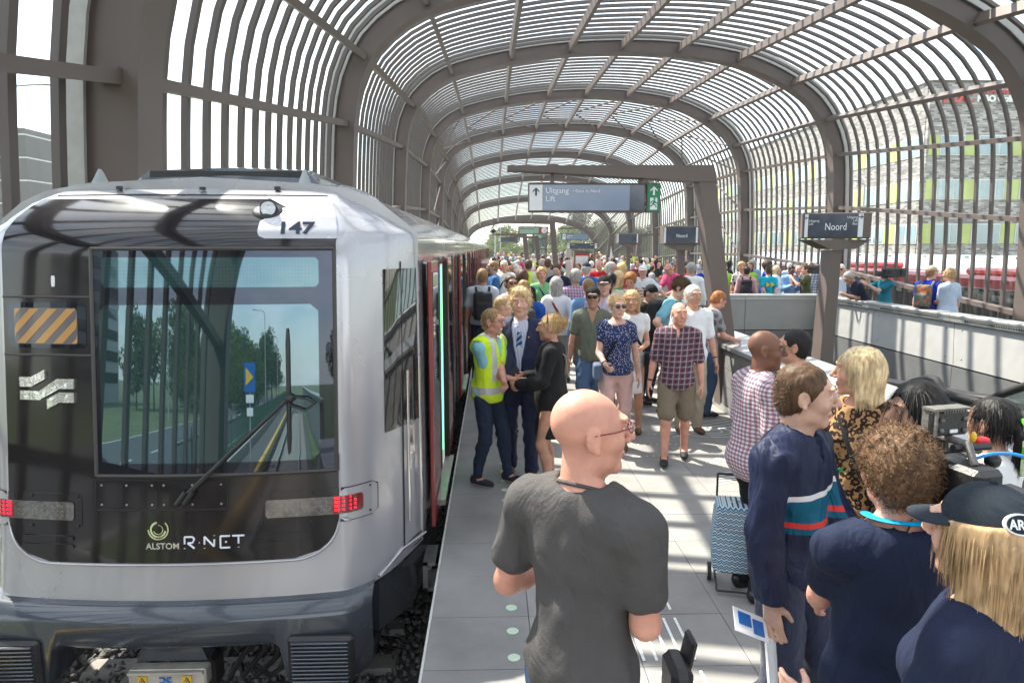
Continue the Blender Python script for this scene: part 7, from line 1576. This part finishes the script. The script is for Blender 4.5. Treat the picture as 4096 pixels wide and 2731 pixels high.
P('steward in neon yellow vest seen from behind in the crowd',1214,596,17.0,face=2,lod=2,skin_='tan',hair='short',hc='brown',top='shirt',tm=WHT,vest=YV,seed=97)
P('man in blue t-shirt and navy cap with his back turned beside the ticket pillar',1347,601,14.6,face=25,lod=2,fat=1.15,skin_='pale',hair='short',hc='grey',top='tee',tm=C_('strong_blue',(.015,.10,.34)),cap=(NAVY,0),seed=98)
r,J,Rh,s_,hp,tp=P('man in red t-shirt printed ICON holding a paper',1377,597,19.0,face=188,lod=2,skin_='red',hair='ring',hc='brown',top='tee',tm=RED,head=(.1,.4,0),RH=(.1,.28,1.05),LH=(-.1,.28,1.05),seed=99)
text('ICON',.10,frame(Vector(tp(.13,.150,1.27)),(-1,0,0),(0,0,1)),TW,r,ext=.004,bold=.003)
P('grey haired man with glasses in white t-shirt looking right',1403,600,14.0,face=95,lod=2,skin_='tan',hair='short',hc='grey',top='tee',tm=WHT,glasses='dark',seed=100)
P('elderly man in white cap and pale shirt leaning with one arm',1477,607,15.3,face=195,lod=2,fat=1.1,skin_='red',hair='short',hc='white',top='shirt',neck='collar',tm=C_('white_shirt_pale',(.60,.62,.66)),cap=(WHT,0),LH=(-.55,.15,1.05),bottom='trousers',bm_=NAVY,seed=101)
P('woman with long golden hair in red spotted blouse seen from behind',1428,605,14.0,face=40,lod=2,sex='f',skin_='tan',hair='long',hc='blonde',top='tee',tm=pattern('red_dots','floral',[(.35,.02,.03),(.6,.35,.35)]),seed=102)
P('bald man in bright pink polo bending over the pale ramp wall',1557,597,17.6,face=235,lod=2,skin_='red',hair='bald',top='polo',neck='collar',tm=PNK,lean=.45,RH=(.15,.55,1.05),LH=(-.15,.50,1.0),glasses='dark',seed=103)
P('grey haired person in white long sleeved top with black strap seen from behind',1588,602,15.0,face=5,lod=2,fat=1.15,skin_='tan',hair='short',hc='grey',top='long',tm=WHT,bag=(None,1,BLK),seed=104)
P('photographer in royal blue polo and cap holding a camera at his chest',1622,595,15.6,face=190,lod=2,fat=1.1,skin_='pale',hair='short',hc='brown',top='polo',neck='collar',tm=COB,cap=(OLIVE,0),glasses='sun',RH=(.08,.30,1.15),LH=(-.08,.30,1.15),bottom='trousers',bm_=BEIGE,seed=105)
# ---- behind the far parapet
r,J,Rh,s_,hp,tp=P('man in turquoise t-shirt with yellow double arrow print and dark cap, hands behind back',1766,610,18.55,face=2,lod=2,fat=1.05,skin_='pale',hair='short',hc='brown',top='tee',tm=TURQ,cap=(C_('cap_slate',(.03,.035,.05)),0),RH=(.12,-.22,.90),LH=(-.10,-.22,.90),poleR=(1,-.4,-.2),poleL=(-1,-.4,-.2),seed=111)
b=MB(); 
for q in(-.10,.02): b.add([tp(q,-.152,1.34),tp(q,-.150,1.20),tp(q+.10,-.150,1.27),tp(q,-.162,1.34),tp(q,-.160,1.20),tp(q+.10,-.160,1.27)],[(0,1,2),(5,4,3),(0,3,4,1),(1,4,5,2),(2,5,3,0)])
obj('double_arrow_print',b,mat('print_yellow',(.75,.50,.02),.6),r); text('FFC',.055,frame(Vector(tp(-.09,-.155,1.10)),(1,0,0),(0,0,1)),TD,r,ext=.003)
P('blonde woman in white blazer holding yellow paper beside the reporter',1783,610,19.6,face=120,lod=2,sex='f',skin_='pale',hair='long',hc='pblonde',top='jacket',tm=WHT,RH=(.1,.3,1.15),LH=(-.1,.3,1.15),seed=112)
r,J,Rh,s_,hp,tp=P('reporter in light blue suit holding a red card and red microphone',1817,609,18.9,face=182,lod=2,skin_='brown',hair='crew',hc='black',top='jacket',neck='suit',tm=SKY_,inner=WHT,bottom='trousers',bm_=SKY_,head=(0,.35,0),RH=(.10,.30,1.20),LH=(-.10,.30,1.20),hem=-.06,seed=113)
obj('red_card',MB().box(tp(-.02,.33,1.28),(.20,.012,.09)),mat('card_red',(.6,.02,.03),.5),r); obj('microphone',MB().sphere(tp(.0,.24,1.40),.035,8,6).box(tp(0,.26,1.34),(.045,.045,.05)),mat('card_red',(.6,.02,.03),.5),r)
P('bald man with grey beard and white t-shirt behind the reporter',1834,609,20.2,face=195,lod=2,fat=1.15,skin_='red',hair='bald',top='tee',tm=WHT,bottom='trousers',bm_=DEND,seed=114)
P('cameraman in olive t-shirt with video camera on his shoulder, filming the reporter',1854,609,18.5,face=290,lod=2,skin_='pale',hair='short',hc='brown',top='tee',tm=OLIVE,RH=(.22,.22,1.50),LH=(-.1,.35,1.4),poleR=(1,0,-1),seed=115)
def smallcam(label,px,py,Y,rz):
    p=spot(px,py,Y); v=thing('video_camera',label,'video camera',tuple(p),rz); obj('body',MB().box((0,0,0),(.16,.38,.22),bev=.03),BLACK,v); obj('lens_barrel',MB().tube([(0,.18,-.02),(0,.34,-.02)],[.05,.065],12),BLACK,v); obj('viewfinder',MB().box((-.12,.10,.06),(.10,.16,.07),bev=.015),BLACK,v); obj('battery',MB().box((0,-.27,0),(.13,.16,.20),bev=.03),BLACK,v); obj('handle',MB().tube([(0,-.1,.11),(0,-.08,.17),(0,.12,.17),(0,.15,.11)],.015,6),BLACK,v); return v
smallcam('video camera on the shoulder of the cameraman in olive',1872,619,18.5,math.radians(80))
P('afro haired person in deep blue jacket behind the turquoise t-shirt',1763,600,19.8,face=120,lod=2,skin_='brown',hair='afro',hc='brown',top='jacket',tm=COB,seed=116)
P('woman with blond curls and black and white top holding a tan bag',1703,602,18.8,face=185,lod=2,sex='f',fat=1.1,skin_='tan',hair='curly',hc='sand',top='tee',tm=pattern('mono_print','blotch',[(.5,.5,.5),(.03,.03,.03)]),bag=(C_('tan_bag',(.28,.12,.04)),1,C_('tan_bag',(.28,.12,.04))),seed=117)
P('dark haired woman in lime and black sports top',1722,602,19.8,face=190,lod=2,sex='f',skin_='tan',hair='long',hc='brown',top='tee',tm=LIMEG,seed=118)
P('black haired person in pink checked shirt with large dark backpack',1716,612,18.4,face=20,lod=2,skin_='tan',hair='short',hc='black',top='long',tm=pattern('pink_check','gingham',[(.62,.45,.44),(.5,.12,.14),(.55,.3,.3)]),pack=C_('pack_ink',(.018,.016,.024)),seed=119)
P('grey haired man in light blue polo and jeans at the glass wall',1729,595,20.6,face=40,lod=2,skin_='tan',hair='short',hc='grey',top='polo',tm=C_('sky_polo',(.22,.36,.50)),bottom='jeans',seed=120)
P('person in neon green shirt half hidden behind the leaning post',1664,604,19.5,face=200,lod=2,skin_='pale',hair='short',hc='brown',top='tee',tm=LIMEG,seed=121)
# ---- along the right parapet
P('man in blue and white striped shirt with sunglasses behind the right parapet',1932,607,17.3,face=215,lod=2,skin_='red',hair='short',hc='white',top='shirt',neck='collar',tm=pattern('blue_stripe','stripe',[(.42,.54,.68),(.68,.72,.76)],1.6),bottom='jeans',glasses='sun',hem=-.08,seed=131)
P('heavy man in navy polo leaning on the right parapet with folded hands',1986,636,15.9,h=1.86,face=265,lod=2,fat=1.2,skin_='tan',hair='short',hc='grey',top='polo',neck='collar',tm=NAVY,lean=.55,RH=(.08,.42,1.12),LH=(-.08,.45,1.12),bottom='trousers',bm_=BEIGE,head=(0,.2,0),seed=132)
P('cameraman in teal t-shirt with headphones filming over the parapet',2036,613,15.4,face=270,lod=2,skin_='pale',hair='short',hc='brown',top='tee',tm=TEAL,RH=(.18,.30,1.45),LH=(-.05,.42,1.38),poleR=(1,0,-1),bottom='trousers',bm_=C_('tan_chino',(.38,.24,.10)),seed=133)
smallcam('large black video camera of the cameraman in teal',2046,626,15.25,math.radians(92))
P('man in royal blue polo and beige cap with orange and grey backpack',2140,608,13.6,face=60,lod=2,skin_='pale',hair='short',hc='dblonde',top='polo',neck='collar',tm=COB,cap=(BEIGE,0),pack=pattern('orange_pack','blotch',[(.10,.12,.11),(.45,.12,.04)]),bottom='trousers',bm_=NAVY,head=(.3,.05,0),seed=134)
P('man in pale blue shirt and beige trousers seen from behind at the right parapet',2184,615,13.3,face=338,lod=2,fat=1.1,skin_='tan',hair='short',hc='sand',top='shirt',tm=C_('ice_blue',(.42,.50,.62)),bottom='trousers',bm_=BEIGE,LH=(-.05,.3,1.1),head=(-.1,0,0),seed=135)
nb=thing('travel_bag','navy travel bag on the floor behind the right parapet beside the orange backpack man','bag',(9.0,13.4,.0)); obj('body',MB().box((0,0,.62),(.34,.25,.5),bev=.08),NAVY,nb); obj('stand',MB().box((0,0,.2),(.3,.22,.4),bev=.03),BLACK,nb)
# ---------------------------------------------------------------- the crowd farther away : templates, then copies
random.seed(5)
TPL=[]
specs=[('white t-shirt',WHT,'m','short','grey','pale'),('white blouse',WHT,'f','bob','blonde','tan'),('pale blue shirt',LBLUE,'m','short','white','red'),('navy t-shirt',NAVY,'m','short','brown','tan'),('red top',RED,'f','long','brown','tan'),('beige top',CREAM,'f','curly','white','red'),('grey t-shirt',GREY,'m','crew','black','olive'),('black t-shirt',BLK,'m','bald','brown','red'),('checked shirt',pattern('crowd_check','check',[(.3,.34,.42),(.08,.1,.2),(.6,.6,.62)],1.2),'m','short','dblonde','tan'),('sky blue polo',BMID,'m','short','grey','red'),('pink blouse',PNK,'f','bob','pblonde','pale'),('maroon shirt',MAR,'m','crew','brown','tan'),('dark top and loose dark hair',BLK,'f','long','black','brown'),('green top',GRN_,'f','short','ginger','pale'),('white shirt and cap',C_('off_white',(.62,.60,.56)),'m','short','white','red'),('orange t-shirt',RUSTC,'m','ring','grey','red'),('neon vest',NEON,'m','short','brown','tan'),('grey hair and striped top',pattern('crowd_stripe','hstripe',[(.6,.6,.6),(.1,.14,.3),(.3,.3,.4)]),'f','bob','white','tan')]
GRP='dense crowd filling the far part of the platform'
for i,(nm,m_,sx,ha,hc2,sk2) in enumerate(specs):
    lab='distant passenger in %s, one head of the dense far crowd'%nm
    r=person(lab,0,0,face=0,h=1.75,lod=3,sex=sx,hair=ha,hc=hc2,skin_=sk2,top=('tee' if i%3 else 'shirt'),tm=m_,bottom=random.choice(['trousers','jeans','shorts']),bm_=random.choice([DEN,DEND,KHAKI,BEIGE,GREY,BLK]),cap=((WHT,0) if i==14 else None),group=GRP,fat=random.choice([.95,1.05,1.2]),RH=random.choice([None,(.1,.3,1.1),(.2,.3,1.35)]),LH=random.choice([None,(-.1,.3,1.1)]),seed=300+i)[0]
    TPL.append(r)
def copy_person(src,x,y,face,h,label,first=False):
    kids=list(src.children)
    r=src if first else src.copy()
    if not first:
        COL.objects.link(r)
        for ch in kids:
            c=ch.copy(); COL.objects.link(c); c.parent=r
    r.location=(x,y,0); r.rotation_euler=(0,0,-math.radians(face)); r.scale=(h/1.75,)*3; r['label']=label; return r
pos=[]
def okp(x,y,d=.46):
    if y<21.9 and 3.0<x<6.8 and y>18.8: return False
    if abs(x-2.98)<.4 and abs(y-24)<.5: return False
    return all((x-a)**2+(y-b_)**2>d*d for a,b_ in pos)
people_xy=[(o.location.x,o.location.y) for o in COL.objects if o.name.startswith('person') and o.location.y>8]
pos+=people_xy
n=0; tries=0
while n<262 and tries<20000:
    tries+=1
    u=random.random()
    y=19.5+ (random.random()**1.25)*62; x=random.uniform(-.05,3.6 if y<22 else 7.2 if y<34 else 10.8)
    if 19<y<24 and random.random()<.25: x=random.uniform(6.9,10.4)
    if not okp(x,y): continue
    pos.append((x,y)); i=n%len(TPL); hh=random.uniform(1.62,1.90)*(1 if i%2==0 else .96)
    copy_person(TPL[i],x,y,random.choice([random.gauss(180,40),random.gauss(0,40),random.uniform(0,360)]),hh,'passenger in %s, %s %s part of the far crowd'%(specs[i][0],'nearer' if y<30 else 'middle' if y<50 else 'farthest','left' if x/y<.06 else 'central' if x/y<.13 else 'right'),first=n<len(TPL)); n+=1
